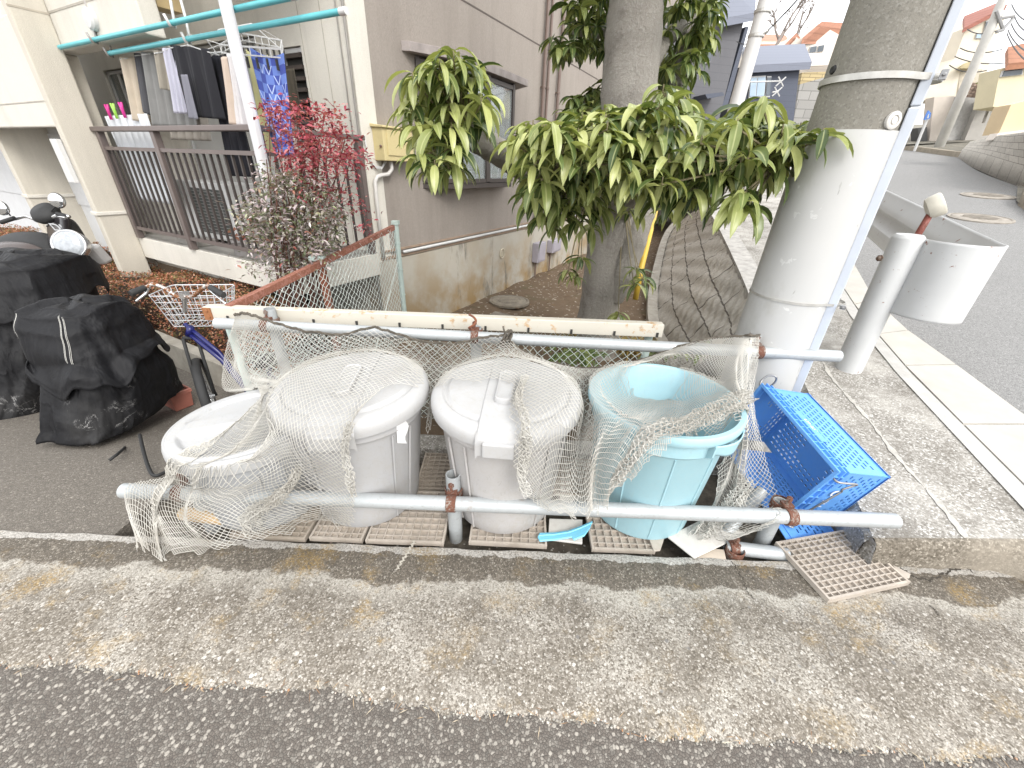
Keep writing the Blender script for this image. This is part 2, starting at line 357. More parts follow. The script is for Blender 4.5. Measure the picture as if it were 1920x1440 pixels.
MFRONT = mat_block(); MFRONT.name = 'dirty_shaded_kerb_front'
for nd_ in MFRONT.node_tree.nodes:
    if nd_.type == 'BSDF_PRINCIPLED': bn = nd_
lk = bn.inputs['Base Color'].links[0].from_socket; mxn = MFRONT.node_tree.nodes.new('ShaderNodeMix'); mxn.data_type = 'RGBA'; mxn.blend_type = 'MULTIPLY'; mxn.inputs[0].default_value = 1; mxn.inputs[7].default_value = (.62, .57, .50, 1)
MFRONT.node_tree.links.new(lk, mxn.inputs[6]); MFRONT.node_tree.links.new(mxn.outputs[2], bn.inputs['Base Color'])
structure('sidewalk_front', mb, MFRONT, smooth=True)
def seam(i, j):
    t = T0+(4/7-T0)*i; x, y = pl(L2, t); wd = .009+.004*math.sin(i*60)+.003*math.sin(i*151)+.0025*math.sin(i*333); x += .006*math.sin(i*37)+wd*(2*j-1)
    return (x, y, gz(x, y)+.003)
mb = MB(); mb.grid(seam, 400, 2)
structure('mortar_seam', mb, M('mortar', (.45, .43, .39), .9, .25, 30, .5, 120))
mb = strip(L3, L3b, T0*1.02, 1, .006, 120, 2); structure('edging_strip', mb, M('edging_concrete', (.43, .42, .395), .85, .12, 10, .3, 200, grime=.3, gcol=(.3, .28, .25)))
MSLAB = M('pale_paving_slab', (.44, .42, .38), .85, .12, 5, .25, 220, grime=.3, gcol=(.42, .36, .27), gscale=2.2)
mb = MB(); t = T0*1.05
while t < .98:
    dt = .075 if t < .5 else .03
    a = t; b = min(t+dt, 1)-.0016
    q = [pl(L3b, a), pl(L4, a), pl(L4, b), pl(L3b, b)]
    q[0] = (q[0][0]+.006, q[0][1]); q[3] = (q[3][0]+.006, q[3][1])
    mb.hexa([(x, y, gz(x, y)-.03) for x, y in q]+[(x, y, gz(x, y)+.010) for x, y in q]); t += dt
structure('paving_slabs', mb, MSLAB)
RK = [(5.2, 1.0), (5.9, 3.0), (7.3, 5.6), (9.2, 8.2), (11.4, 10.24), (14.4, 13.6), (16.5, 17.5), (17.6, 21.2), (17.0, 25)]
def hillz(x, y): return gz(x, y)
mb = MB()
def rd(i, j):
    a = pl(L4, T0+(1-T0)*i); b = pl(RK, i); x, y = a[0]*(1-j)+b[0]*j, a[1]*(1-j)+b[1]*j
    return (x, y, gz(x, y)-.02)
mb.grid(rd, 120, 20)
def rd2(i, j):      # foot of the slope, running out to the street in front
    a = pl(L4, T0); x = a[0]+(6.5-a[0])*j; y0 = a[1]; y = y0-2.2*i; z0 = gz(x, y0)-.02
    return (x, y, z0*(1-i)**1.5-.006)
mb.grid(rd2, 20, 20)
structure('hill_road', mb, MROAD2, smooth=True)
mb = MB()
def hl(i, j):
    x = 1.9+60*i; y = 2.8+70*j
    return (x, y, gz(x, y)-.10) if y < 22 else (x, y, gz(x, 22)-.10+.18*(y-22))
def hl(i, j):
    a = pl(RK, i); x = a[0]+40*j*j; y = a[1]+10*j*i
    return (x, y, gz(a[0], a[1])+.02+.12*(x-a[0]))
mb.grid(hl, 40, 12)
mb.add([(5.2, 9.5, gz(5.2, 9.5)-.05), (12, 24, gz(12, 24)-.12), (40, 24, 4.5), (40, 80, 9), (-4, 80, 6), (4.2, 18, 1.2)], [tuple(range(6))])
structure('hill', mb, M('hill_ground', (.20, .185, .15), .95, .3, 2, .5, 20, .05))
# kerb round the far bend
mb = MB()
for k in range(60):
    a = pl(RK, .30+.68*k/60); b = pl(RK, .30+.68*(k+1)/60)
    d = V3(b[0]-a[0], b[1]-a[1], 0).normalized(); q = V3(d.y, -d.x, 0)*.28
    A_, B_ = V3(a[0], a[1], gz(*a)-.05), V3(b[0], b[1], gz(*b)-.05)
    up = V3(0, 0, .20)
    mb.add([A_, B_, B_+up, A_+up, A_+up+q, B_+up+q], [(0, 1, 2, 3), (3, 2, 5, 4)])
structure('kerb_far_bend', mb, M('kerb_brown', (.30, .26, .20), .9, .25, 6, .3, 60, grime=.4))
# manhole lids
def manhole(c, r, label, mat, nrm=V3(0, 0, 1), group=None, square=False):
    n = nrm.normalized(); X = V3(1, 0, 0); X = (X-n*X.dot(n)).normalized(); Yv = n.cross(X)
    root = thing('manhole_cover', c, label, 'manhole cover', group)
    a = MB(); a.lathe(c, [(r*1.0, -.02), (r, .012), (r*.93, .016), (r*.9, .008), (r*.87, .016)], 40, (X, Yv, n)); a.build('frame', mat, root)
    b = MB(); b.lathe(c, [(r*.865, -.01), (r*.86, .014), (r*.6, .018), (r*.58, .011), (r*.55, .018), (0, .018)], 40, (X, Yv, n))
    for k in range(-4, 5):
        h = math.sqrt(max(0, (r*.52)**2-(k*r*.11)**2))
        if h > .02: b.box(c+n*.02+X*k*r*.11, r*.05, 2*h, .008, (X, Yv, n))
    b.build('lid', mat, root); return root
MIRON = M('iron_lid', (.30, .27, .23), .8, .35, 12, .5, 70, grime=.4)
manhole(GS(1852, 368, -.02)+V3(0, 0, .004), .42, 'iron manhole cover higher up the hill road, farther of the pair', MIRON, GN)
manhole(GS(1837, 410, -.02)+V3(0, 0, .004), .40, 'iron manhole cover on the hill road behind the guard rail reflector', MIRON, GN)
MCONC = M('grey_concrete', (.30, .285, .26), .9, .2, 7, .35, 90, grime=.5, gcol=(.12, .10, .075))
manhole(Z(955, 566, -.40)+V3(0, 0, .01), .30, 'round concrete manhole cover on the bare garden soil by the tree', M('mossy_lid', (.23, .20, .155), .9, .3, 9, .5, 80, grime=.5))
mb = MB(); p = [Z(928, 586, -.40), Z(998, 603, -.40), Z(985, 625, -.385), Z(890, 612, -.385)]
mb.hexa([q-V3(0, 0, .05) for q in p]+[q+V3(0, 0, .025) for q in p]); tag(mb.build('inspection_cover', M('old_lid', (.20, .175, .14), .9, .3, 8, .5, 70, grime=.4), bevel=.008), 'flat square concrete cover in the soil behind the pipe rail', 'cover')
# battered retaining wall
bots = [V3(1.62, 3.45, -.42), V3(1.80, 4.0, -.42), WB(1233, 600), WB(1238, 510), WB(1258, 437), WB(1290, 402)]
def cr(P, t):
    k = t*(len(P)-1); i = min(int(k), len(P)-2); f = k-i
    p0, p1, p2, p3 = P[max(i-1, 0)], P[i], P[i+1], P[min(i+2, len(P)-1)]
    return p1*1.0 + (p2-p0)*(.5*f) + (p0*2-p1*5+p2*4-p3)*(.5*f*f) + (p1*3-p0-p2*3+p3)*(.5*f*f*f)
def mat_wall():
    n = NT('split_stone_wall'); uv = n.t.nodes.new('ShaderNodeUVMap').outputs[0]
    br = n.t.nodes.new('ShaderNodeTexBrick'); br.inputs['Scale'].default_value = 1; br.inputs['Mortar Size'].default_value = .009; br.inputs['Brick Width'].default_value = .72
    br.inputs['Row Height'].default_value = .26; br.offset = .5; n.l(uv, br.inputs[0])
    br.inputs[1].default_value = (.46, .435, .395, 1); br.inputs[2].default_value = (.54, .51, .465, 1); br.inputs[3].default_value = (.14, .125, .11, 1)
    c = n.mix(n.noise(26, 7, .75), n.mix(1, br.outputs[0], (.55, .55, .55), 'MULTIPLY'), n.mix(1, br.outputs[0], (1.5, 1.48, 1.42), 'MULTIPLY'))
    c = n.mix(n.ramp(n.noise(3, 7, .65), [(.55, 0.), (.75, .4)]), c, (.16, .14, .115))
    n.bump(n.math('SUBTRACT', n.noise(48, 6, .75), n.math('MULTIPLY', br.outputs[1], 1.2)), .6, .025); return n.fin(c, .92)
root = thing('retaining_wall', bots[1], 'leaning rough stone retaining wall curving away between garden and pavement', 'wall')
mb = MB(); nu, nv = 60, 8
nu, nv = 220, 26
def wf(i, j):
    p = cr(bots, i).lerp(cr(tops, i), j); k = .012*math.sin(p.x*23+p.z*17)+.010*math.sin(p.y*31-p.z*29)+.006*math.sin(p.y*71+p.z*53)
    return p+V3(-k*.8, -k*.3, k*.3)
mb.grid(wf, nu, nv)
o = mb.build('stone_face', mat_wall(), root, smooth=True)
uvl = o.data.uv_layers.new(name='UVMap'); L = (tops[-1]-tops[0]).length
for lp in o.data.loops:
    i, j = divmod(lp.vertex_index, nv+1); t = i/nu
    uvl.data[lp.index].uv = ((tops[0]-cr(tops, t)).length, j/nv*1.05)
mb = MB()
for k in range(60):
    a, b = cr(tops, k/60), cr(tops, (k+1)/60); q = V3(.17, -.07, 0); up = V3(0, 0, .02)
    mb.hexa([a-V3(.015, 0, .06), a+q-V3(0, 0, .06), b+q-V3(0, 0, .06), b-V3(.015, 0, .06), a-V3(.015, 0, 0)+up, a+q+up, b+q+up, b-V3(.015, 0, 0)+up])
mb.build('coping', M('coping_concrete', (.40, .385, .36), .9, .3, 14, .6, 80, grime=.4), root)
mb = MB(); e0 = V3(.45, -.15, 0)
mb.add([bots[0], bots[0]+e0, tops[0]+V3(.17, -.07, 0), tops[0]], [(0, 1, 2, 3)]); mb.build('end_face', MCONC, root)
mb = MB()
for k in range(44):
    a, b = cr(bots, .12+.85*k/44), cr(bots, .12+.85*(k+1)/44); q = V3(-.13, .05, 0)
    mb.hexa([a+q-V3(0, 0, .1), a-V3(0, 0, .1), b-V3(0, 0, .1), b+q-V3(0, 0, .1), a+q+V3(0, 0, .05), a+V3(0, 0, .05), b+V3(0, 0, .05), b+q+V3(0, 0, .05)])
mb.build('footing', M('footing_concrete', (.36, .335, .29), .9, .25, 10, .4, 80, grime=.5), root)
# ================================================================== pipe frame, bins and what lies round them
MGALV = NT('galvanised_pipe')
def _g():
    n = MGALV; f = n.noise(9, 7, .7); s = n.noise(60, 5, .75)
    c = n.mix(f, (.30, .32, .325), (.50, .52, .525)); c = n.mix(n.ramp(s, [(.56, 0.), (.7, .7)]), c, (.26, .25, .23))
    c = n.mix(n.ramp(n.noise(5, 8, .75, vec=n.mapping(loc=(2, 7, 3))), [(.60, 0.), (.70, .6)]), c, (.22, .13, .07))
    n.bump(s, .15, .002); return n.fin(c, .5, .25)
_g(); MGALV = MGALV.m
MCLAMP = MRUST('rusty_clamp', (.24, .20, .17), .62, 26, (.13, .055, .035), metal=.2)
FZ, RZ = .20, .60
fl, fr = Z(233, 919, FZ), Z(1688, 985, FZ); fr.y = fl.y = (fl.y+fr.y)/2+.01
rl, rr = Z(406, 606, RZ), Z(1573, 668, RZ)
frame = thing('pipe_rail_frame', V3(0, 1.5, 0), 'galvanised scaffold pipe frame around the bins with rusty clamps', 'pipe frame')
def pipe(name, a, b, r=.030, wall=.004):
    d = (b-a).normalized(); X = d.orthogonal().normalized(); Yv = d.cross(X); L = (b-a).length
    mb = MB(); mb.lathe(a, [(r-wall, .25), (r-wall, 0), (r, 0), (r, L), (r-wall, L), (r-wall, L-.25)], 20, (X, Yv, d))
    return mb.build(name, MGALV, frame, auto=40)
pipe('front_pipe', fl, fr); pipe('rear_pipe', rl, rr)
def onf(px): t = (Z(px, 950, FZ).x-fl.x)/(fr.x-fl.x); return fl.lerp(fr, t)
def onr(px): t = (Z(px, 640, RZ).x-rl.x)/(rr.x-rl.x); return rl.lerp(rr, t)
def post(p, top, dy): pipe('post', V3(p.x, p.y+dy, -.09), V3(p.x, p.y+dy, top))
def clamp(p, dy):
    mb = MB(); c = p+V3(0, 0, 0)
    mb.lathe(c-V3(.020, 0, 0), [(.031, 0), (.035, .002), (.035, .038), (.031, .040)], 20, (V3(0, 1, 0), V3(0, 0, 1), V3(1, 0, 0)))
    mb.box(c+V3(0, dy*.55, .030), .04, abs(dy)*.5, .014); mb.box(c+V3(0, dy*.55, -.030), .04, abs(dy)*.5, .014)
    mb.tube([c+V3(-.004, dy*.5, .02), c+V3(-.004, dy*.5, .075)], .006, 8); mb.lathe(c+V3(-.004, dy*.5, .058), [(0, 0), (.012, 0), (.012, .012), (0, .012)], 6)
    o = mb.build('clamp', MCLAMP, frame, auto=40)
    m2 = MB(); q = c+V3(0, dy, 0); m2.lathe(q-V3(0, 0, .022), [(.033, 0), (.037, .002), (.037, .042), (.033, .044)], 20); m2.build('clamp_ring', MCLAMP, o, auto=40)
for px, top in ((845, .295), (312, .235), (1466, .215)):
    p = onf(px); post(p, top, .066); clamp(p, .066)
for px in (452, 888, 1396):
    p = onr(px); post(p, RZ+.075 if px != 888 else RZ+.03, .066); clamp(p, .066)
pipe('ground_pipe', Z(1362, 1026, -.005), Z(1475, 1040, -.005), .029)
clamp(Z(1373, 1028, -.005), -.02)
pipe('brace_pipe', Z(1372, 1012, .0)+V3(0, .05, 0), Z(1448, 955, .14)+V3(0, .10, 0), .029)

# ---- plastic bins
def mat_plastic(name, col, rough=.52, dirt=.35, dcol=(.36, .33, .28)):
    n = NT(name); f = n.noise(5, 6, .65)
    c = n.mix(f, sc(col, .93), sc(col, 1.05)); g = n.noise(38, 8, .8); g2 = n.noise(3.3, 6, .7)
    k = n.math('MULTIPLY', n.ramp(g, [(.42, 0.), (.66, 1.)]), n.ramp(g2, [(.34, .12), (.66, dirt)]))
    c = n.mix(k, c, dcol); n.bump(n.noise(500, 2), .08, .001)
    sw = n.noise(14, 7, .75, vec=n.mapping(scale=(1.6, 1.6, .25), loc=(4, 1, 2))); c = n.mix(n.ramp(sw, [(.56, 0.), (.70, dirt*.8)]), c, sc(dcol, .8)); scr = n.noise(9, 3, .5, dist=2.5); c = n.mix(n.ramp(n.math('ABSOLUTE', n.math('SUBTRACT', scr, .5)), [(0, dirt*.7), (.006, 0.)]), c, sc(dcol, .65))
    return n.fin(c, n.mix(f, (rough-.08,)*3, (rough+.15,)*3))
MLID = mat_plastic('white_lid', (.40, .40, .40)); MBODY = mat_plastic('grey_white_body', (.38, .38, .385), .5, .5)
MBODY3 = mat_plastic('dull_white_body', (.41, .40, .395), .5, .7); MLID1 = mat_plastic('clean_white_lid', (.40, .405, .41), .4, .7, (.42, .40, .36)); MBODY1 = mat_plastic('cool_grey_body', (.34, .352, .365), .5, .45)
MAQUA = mat_plastic('aqua_plastic', (.31, .50, .555), .5, .3, (.42, .52, .52))
def bin_body(mb, c, zt, rt, rb, ribs=4, a0=.3):
    mb.lathe(c, [(0, 0.006), (rb-.03, .0), (rb-.008, .001), (rb, .012), (rb+(rt-rb)*.12, zt*.12), (rb+(rt-rb)*.82, zt*.84), (rt-.006, zt*.86), (rt, zt*.875), (rt, zt)], 72)
    for k in range(ribs):
        a = a0+2*math.pi*k/ribs; d = V3(math.cos(a), math.sin(a), 0); q = V3(-d.y, d.x, 0)
        for s in (-.045, .045):
            A_ = c+d*(rb+.0015)+q*s*.8+V3(0, 0, .015); B_ = c+d*(rt-.006)+q*s+V3(0, 0, zt*.85)
            mb.tube([A_, A_.lerp(B_, .5), B_], [.004, .0045, .004], 6)
def lidded(c, label, rot, zt=.56, rt=.278, rb=.222, lid=MLID, body=MBODY, tilt=(0, 0)):
    root = thing('trash_bin', c, label, 'trash bin', 'lidded bins under the net')
    mb = MB(); bin_body(mb, c, zt, rt, rb, 4, rot+.9); mb.build('body', body, root, auto=35)
    up = V3(tilt[0], tilt[1], 1).normalized(); X = V3(math.cos(rot), math.sin(rot), 0); X = (X-up*X.dot(up)).normalized(); Yv = up.cross(X); ax = (X, Yv, up); q = c+V3(0, 0, zt)
    lb = MB(); R = rt+.027
    def h(r): return .050-.0*(r/R)+.012*math.cos(min(1, r/(R*.8))*1.5)
    lb.lathe(q, [(R-.012, -.030), (R, -.026), (R+.003, -.005), (R+.001, .018), (R-.010, .034), (R-.026, .043), (R-.044, .045), (R-.052, .040), (R-.060, .041)]+[(R*k, h(R*k)) for k in (.76, .6, .4, .2, 0)], 88, ax)
    lo = lb.build('lid', lid, root, auto=30)
    # strap band over the lid, running front to back
    sb = MB(); pr = [(-R-.006, -.055), (-R-.007, .010), (-R+.008, .040), (-R+.05, .055), (-.14, .066), (0, .070), (.14, .066), (R-.05, .055), (R-.008, .040), (R+.007, .010), (R+.006, -.045)]
    def sfn(i, j):
        k = i*(len(pr)-1); a = min(int(k), len(pr)-2); f = k-a; y = pr[a][0]*(1-f)+pr[a+1][0]*f; z = pr[a][1]*(1-f)+pr[a+1][1]*f
        s = (j-.5)*2; e = 1 if abs(s) < .93 else 0
        return q+X*(s*.083)+Yv*y+up*(z-(.016 if not e else 0))
    sb.grid(sfn, 60, 16); sb.build('strap', lid, lo, auto=40)
    hb = MB(); out = []
    for k in range(28):
        a = 2*math.pi*k/28; sx = math.copysign(min(1, abs(math.cos(a))*1.15), math.cos(a))*.036; sy = math.sin(a)*.036+(.085 if math.sin(a) >= 0 else -.085); out.append((sx, sy))
    prof = [(1., .06), (1., .078), (.93, .086), (.80, .088), (.66, .082), (.5, .081)]
    vs = []; 
    for s, z in prof: vs += [q+X*(x*s)+Yv*(y*(s if abs(y) < .1 else 1-(1-s)*.35)-.035)+up*z for x, y in out]
    n = 28; fs = [(i*n+j, i*n+(j+1) % n, (i+1)*n+(j+1) % n, (i+1)*n+j) for i in range(len(prof)-1) for j in range(n)]; fs.append(tuple((len(prof)-1)*n+j for j in range(n)))
    hb.add(vs, fs); hb.build('handle', lid, lo, auto=40)
    for s in (1, -1):
        cb = MB(); cb.box(q-Yv*s*(R+.011)+up*(-.022), .112, .022, .062, ax); cb.build('clip', lid, lo, bevel=.006)
    return root
B2C, B3C, B4C, B1C = V3(-.655, 1.415, .0), V3(-.02, 1.41, .0), V3(.625, 1.415, .0), V3(-1.105, 1.385, .0)
b2 = lidded(B2C, 'large white lidded bin mostly under net, with torn sticker on its side', .10, tilt=(-.02, -.02))
b3 = lidded(B3C, 'white bin whose strap lid and front clip stand clear of the net', -.06, lid=MLID, body=MBODY3, tilt=(.0, -.015))
st = MB(); a0 = -.62
def stk(i, j):
    a = -.66+.17*i; z = .43+.12*j; k = .5+.5*math.sin(i*9+j*5); r = .222+(.278-.222)*(z/.56)*.98+.007
    if i == 1: a -= .05*math.sin(j*7)
    return B2C+V3(math.cos(a)*r, math.sin(a)*r, z-.03*i)
st.grid(stk, 6, 6); st.build('sticker', M('white_paper', (.80, .80, .80), .6, .05, 20), b2)
# low bin at the left: shallow lid with two hand recesses and a bridge
root = thing('trash_bin', B1C, 'low white bin at the left end with recessed lid, half netted', 'trash bin', 'lidded bins under the net')
mb = MB(); bin_body(mb, B1C, .37, .270, .235, 5, .4); mb.build('body', MBODY1, root, auto=35)
lb = MB(); up = V3(-.05, .03, 1).normalized(); X = V3(.93, .36, 0); X = (X-up*X.dot(up)).normalized(); Yv = up.cross(X); q = B1C+V3(-.005, 0, .375); R = .292
def l1(i, j):
    a = 2*math.pi*j; r = R*(1-i); x, y = r*math.cos(a), r*math.sin(a)
    z = .052-.004*(r/R)**2 if r < R*.965 else .046
    ed = min(1, max(0, (.86*R-r)/(.07*R))); br = min(1, max(0, (abs(y)-.040)/.022)); d = ed*br; sm_ = min(1, max(0, (.82*R-r)/(.08*R)))*min(1, max(0, (.05-abs(y))/.012))
    return q+X*x+Yv*y+up*(z-.016*d*d*(3-2*d)+.010*sm_)
lb.grid(l1, 90, 200)
lb.lathe(q, [(R-.010, -.025), (R+.003, -.022), (R+.008, .005), (R+.006, .028), (R, .040), (R-.008, .0465)], 90, (X, Yv, up)); lb.build('lid', MLID1, root, auto=35)
# open aqua bin
root = thing('trash_bin', B4C, 'open pale aqua bin without a lid, net bunched over its rim', 'trash bin')
mb = MB(); zt, rt, rb = .60, .282, .225
mb.lathe(B4C, [(0, .004), (rb-.02, .0), (rb-.004, .004), (rb, .015), (rb+.042, zt*.80), (rb+.046, zt*.81), (rt, zt*.83), (rt+.002, zt*.93), (rt+.020, zt*.935), (rt+.024, zt*.95), (rt+.024, zt*.985), (rt+.018, zt), (rt+.002, zt), (rt-.004, zt*.985), (rt-.007, zt*.83), (rb+.040, zt*.80), (rb-.006, .02), (rb-.03, .012), (0, .012)], 90)
for k in range(10):
    a = .25+2*math.pi*k/10; d = V3(math.cos(a), math.sin(a), 0)
    mb.tube([B4C+d*(rb+.001)+V3(0, 0, .02), B4C+d*(rb+.0225)+V3(0, 0, zt*.42), B4C+d*(rb+.043)+V3(0, 0, zt*.80)], .0038, 6)
mb.build('body', MAQUA, root, auto=35)
for a0 in (-.95, 2.15):
    hb = MB(); A = MB()
    def hg(i, j):
        a = a0+(i-.5)*.62; r = rt+.024-.006*j+.012*math.sin(math.pi*i); z = zt*.945-.052*j*(1-.35*math.cos(2*math.pi*i)*.5)
        return B4C+V3(math.cos(a)*r, math.sin(a)*r, z)
    hb.grid(hg, 20, 6)
    for e in (-.31, .31):
        d = V3(math.cos(a0+e), math.sin(a0+e), 0); t = V3(-d.y, d.x, 0)
        hb.prism([B4C+d*(rt-.002)+V3(0, 0, zt*.94), B4C+d*(rt+.028)+V3(0, 0, zt*.94), B4C+d*(rt+.024)+V3(0, 0, zt*.86), B4C+d*(rt-.006)+V3(0, 0, zt*.82)], t*.006)
    hb.build('handle', MAQUA, root, solid=.004, auto=40)
# ---- plastic grates
MGRATE = M('beige_grate', (.43, .38, .325), .75, .16, 8, .3, 160, grime=.75, gcol=(.22, .185, .145), gscale=5)
MGRATE2 = M('dusty_grate', (.37, .32, .265), .8, .2, 8, .3, 160, grime=.8, gcol=(.19, .16, .12), gscale=5)
def grate(c, X, Yv, w, d, nx, ny, label, mat=MGRATE, group='plastic grates under the bins', th=.022, cut=None):
    X = X.normalized(); n = X.cross(Yv).normalized(); Yv = n.cross(X)
    mb = MB(); ax = (X, Yv, n)
    mb.box(c-n*th*.62, w-.004, d-.004, th*.3, ax)
    t = .0045
    for s in (-1, 1):
        mb.box(c+X*s*(w/2-t)-n*th*.3, t*2, d, th, ax); mb.box(c+Yv*s*(d/2-t)-n*(th*.3+.0004), w-.02, t*2, th, ax)
    for k in range(1, nx): mb.box(c+X*(-w/2+w*k/nx)-n*(th*.35), t, d-.01, th*.9, ax)
    for k in range(1, ny): mb.box(c+Yv*(-d/2+d*k/ny)-n*(th*.35+.001), w-.01, t, th*.9, ax)
    o = mb.build('plastic_grate', mat); tag(o, label, 'grate', group); return o
EX, EY = V3(1, 0, 0), V3(0, 1, 0)
for px0, px1, y0, y1, nx, ny, lab, mt in ((438, 584, 1.135, 1.41, 9, 8, 'beige plastic grate partly under the net left of the large white bin', MGRATE2),
      (588, 690, 1.140, 1.42, 8, 8, 'beige plastic grate under the front of the large white bin', MGRATE), (692, 838, 1.140, 1.44, 9, 9, 'beige plastic grate left of the short open post', MGRATE),
      (882, 1026, 1.150, 1.46, 9, 9, 'pale plastic grate under the strap lid bin', MGRATE), (1102, 1216, 1.142, 1.42, 8, 8, 'pale plastic grate with snapped corner under the aqua bin', MGRATE)):
    x0, x1 = Z(px0, 990).x, Z(px1, 990).x
    grate(V3((x0+x1)/2, (y0+y1)/2, -.006), V3(1, random.uniform(-.02, .02), 0), EY, x1-x0-.006, y1-y0, nx, ny, lab, mt)
grate(V3(-.31, 1.60, -.008), V3(1, .03, 0), EY, .30, .28, 10, 9, 'dusty plastic grate at the back between large white bin and strap lid bin', MGRATE2)
grate(V3(.31, 1.60, -.008), V3(1, -.04, 0), EY, .28, .28, 9, 9, 'dusty plastic grate at the back between strap lid bin and aqua bin', MGRATE2)
g = [Z(1440, 1019, .012), Z(1546, 1122, .006), Z(1697, 1089, .006), Z(1612, 1008, .012)]
X = (g[2]-g[1]); Yv = (g[0]-g[1]); c = (g[0]+g[1]+g[2]+g[3])/4
grate(c+V3(0, 0, .012), X, Yv, X.length*1.0, (g[0]-g[1]).length*1.02, 12, 11, 'dusty plastic grate lying askew on the pavement in front of the blue crate', MGRATE)
mb = MB(); p = [Z(1672, 1062), Z(1705, 1079), Z(1703, 1086), Z(1690, 1088)]; mb.prism([q+V3(0, 0, .004) for q in p], V3(0, 0, .006)); tag(mb.build('plastic_shard', MGRATE), 'small beige splinter at the corner of the skewed grate', 'shard')
# flat plates and litter
MTILE = M('pale_tile', (.60, .58, .54), .7, .1, 12, .2, 200, grime=.6, gcol=(.40, .37, .33), gscale=8)
def plate(px, z, th, name, mat, label, cat, bev=.002):
    p = [Z(x, y, z) for x, y in px]; mb = MB(); mb.prism([q-V3(0, 0, th) for q in p], V3(0, 0, th)); o = mb.build(name, mat, bevel=bev); return tag(o, label, cat)
plate([(1030, 972), (1092, 974), (1092, 1018), (1028, 1010)], -.004, .012, 'floor_tile', MTILE, 'pale square tile between the grates behind the aqua shard', 'tile')
plate([(1056, 830), (1112, 830), (1112, 940), (1050, 940)], -.012, .012, 'floor_tile', MTILE, 'pale tile in the shade between strap lid bin and aqua bin', 'tile')
plate([(1252, 1006), (1330, 966), (1400, 1000), (1302, 1046)], .012, .008, 'ceramic_plate', MTILE, 'white flat slab lying cornerwise under the bunched net', 'tile')
plate([(1214, 1002), (1252, 990), (1238, 1032), (1226, 1033)], .003, .006, 'plastic_shard', MGRATE, 'curved beige splinter between pale grate and white slab', 'shard')
plate([(1300, 1026), (1358, 1030), (1362, 1050), (1300, 1044)], -.004, .010, 'stone_scrap', M('scrap', (.50, .43, .35), .8, .2, 10), 'flat beige scrap beside the rusty ground clamp', 'scrap')
# aqua shard, a broken piece of rim
p = [(1008, 1009), (1012, 1002), (1040, 1001), (1066, 997), (1088, 989), (1111, 979), (1106, 992), (1096, 1006), (1076, 1014), (1072, 1009), (1040, 1014), (1012, 1016)]
p = [Z(x, y, .004+.022*max(0, (x-1040)/70)) for x, y in p]; mb = MB(); n = len(p)
mb.prism(p, V3(0, .004, .006)); 
lip = [Z(x, y, .010+.022*max(0, (x-1040)/70)) for x, y in ((1010, 1004), (1040, 1002), (1066, 998), (1088, 990), (1110, 980))]; mb.tube(lip, .0045, 6)
tag(mb.build('rim_shard', mat_plastic('bright_aqua', (.17, .52, .70), .4, .15), bevel=.0015), 'bright aqua broken rim piece lying on the gutter edge', 'shard')
# stick of wood under the net
mb = MB(); a, b = Z(340, 962, .03), Z(432, 974, .03); mb.tube([a, a.lerp(b, .03), a.lerp(b, .5), a.lerp(b, .97), b], [.022, .028, .029, .027, .02], 14)
tag(mb.build('wood_roller', M('tan_wood', (.50, .36, .20), .7, .2, 14, .3, 80), auto=50), 'tan wooden roller lying under the net at the left pipe end', 'roller')
# ================================================================== blue crate
MBLUE = mat_plastic('blue_plastic', (.115, .335, .76), .42, .2, (.26, .40, .62))
kB = Z(1566, 884, .385); kA0 = Y(1428, 724, 1.735); kC = Z(1474, 1012, .015)
eL = (kA0-kB); LL = eL.length; eL.normalize()
eW = (kC-kB); eW = eW-eL*eW.dot(eL); WW = eW.length; eW.normalize()       # down
eD = eW.cross(eL); 
if eD.x < 0: eD = -eD
DD = .30
crate = thing('plastic_crate', kC, 'blue slotted plastic crate lying on its side with wire bails', 'crate')
def slotted(mb, p, a, b, W, H, cols, rows, sw, sh, keep=lambda i, j: True, stag=True):
    cw, ch = W/cols, H/rows
    for j in range(rows):
        o = .5 if (stag and j % 2) else 0
        for i in range(-1, cols+1):
            x0, x1 = (i+o)*cw, (i+1+o)*cw; full = x0 >= -1e-6 and x1 <= W+1e-6
            x0, x1 = max(0, x0), min(W, x1)
            if x1-x0 < 1e-4: continue
            y0, y1 = j*ch, (j+1)*ch; P = lambda x, y: p+a*x+b*y
            if full and keep((x0+x1)/2/W, (y0+y1)/2/H):
                cx, cy = (x0+x1)/2, (y0+y1)/2; h0, h1, v0, v1 = cx-sw/2, cx+sw/2, cy-sh/2, cy+sh/2
                mb.add([P(x0, y0), P(x1, y0), P(x1, y1), P(x0, y1), P(h0, v0), P(h1, v0), P(h1, v1), P(h0, v1)], [(0, 1, 5, 4), (1, 2, 6, 5), (2, 3, 7, 6), (3, 0, 4, 7)])
            else: mb.add([P(x0, y0), P(x1, y0), P(x1, y1), P(x0, y1)], [(0, 1, 2, 3)])
def cside(p, a, b, W, H, cols, rows, sw, sh, keep): 
    mb = MB(); slotted(mb, p, a, b, W, H, cols, rows, sw, sh, keep); return mb.build('side_panel', MBLUE, crate, solid=.005)
tp = .02    # taper
ins = eD*.03
kp = lambda x, y: .07 < x < .93 and .16 < y < .86 and not (.36 < x < .64 and y < .3)
cside(kB+ins+eW*.004, eL, eD, LL, DD-.03, 18, 11, .0195, .0095, kp)                       # long side now on top
cside(kC+ins-eW*.004, eL, eD, LL, DD-.03, 18, 11, .0195, .0095, kp)                       # long side on the ground
ks = lambda x, y: .08 < x < .92 and (.62 < y < .92 or (.3 < y < .62 and not .3 < x < .7))
cside(kB+ins+eL*.004, eW, eD, WW, DD-.03, 12, 11, .020, .0105, ks)                       # short side towards the street
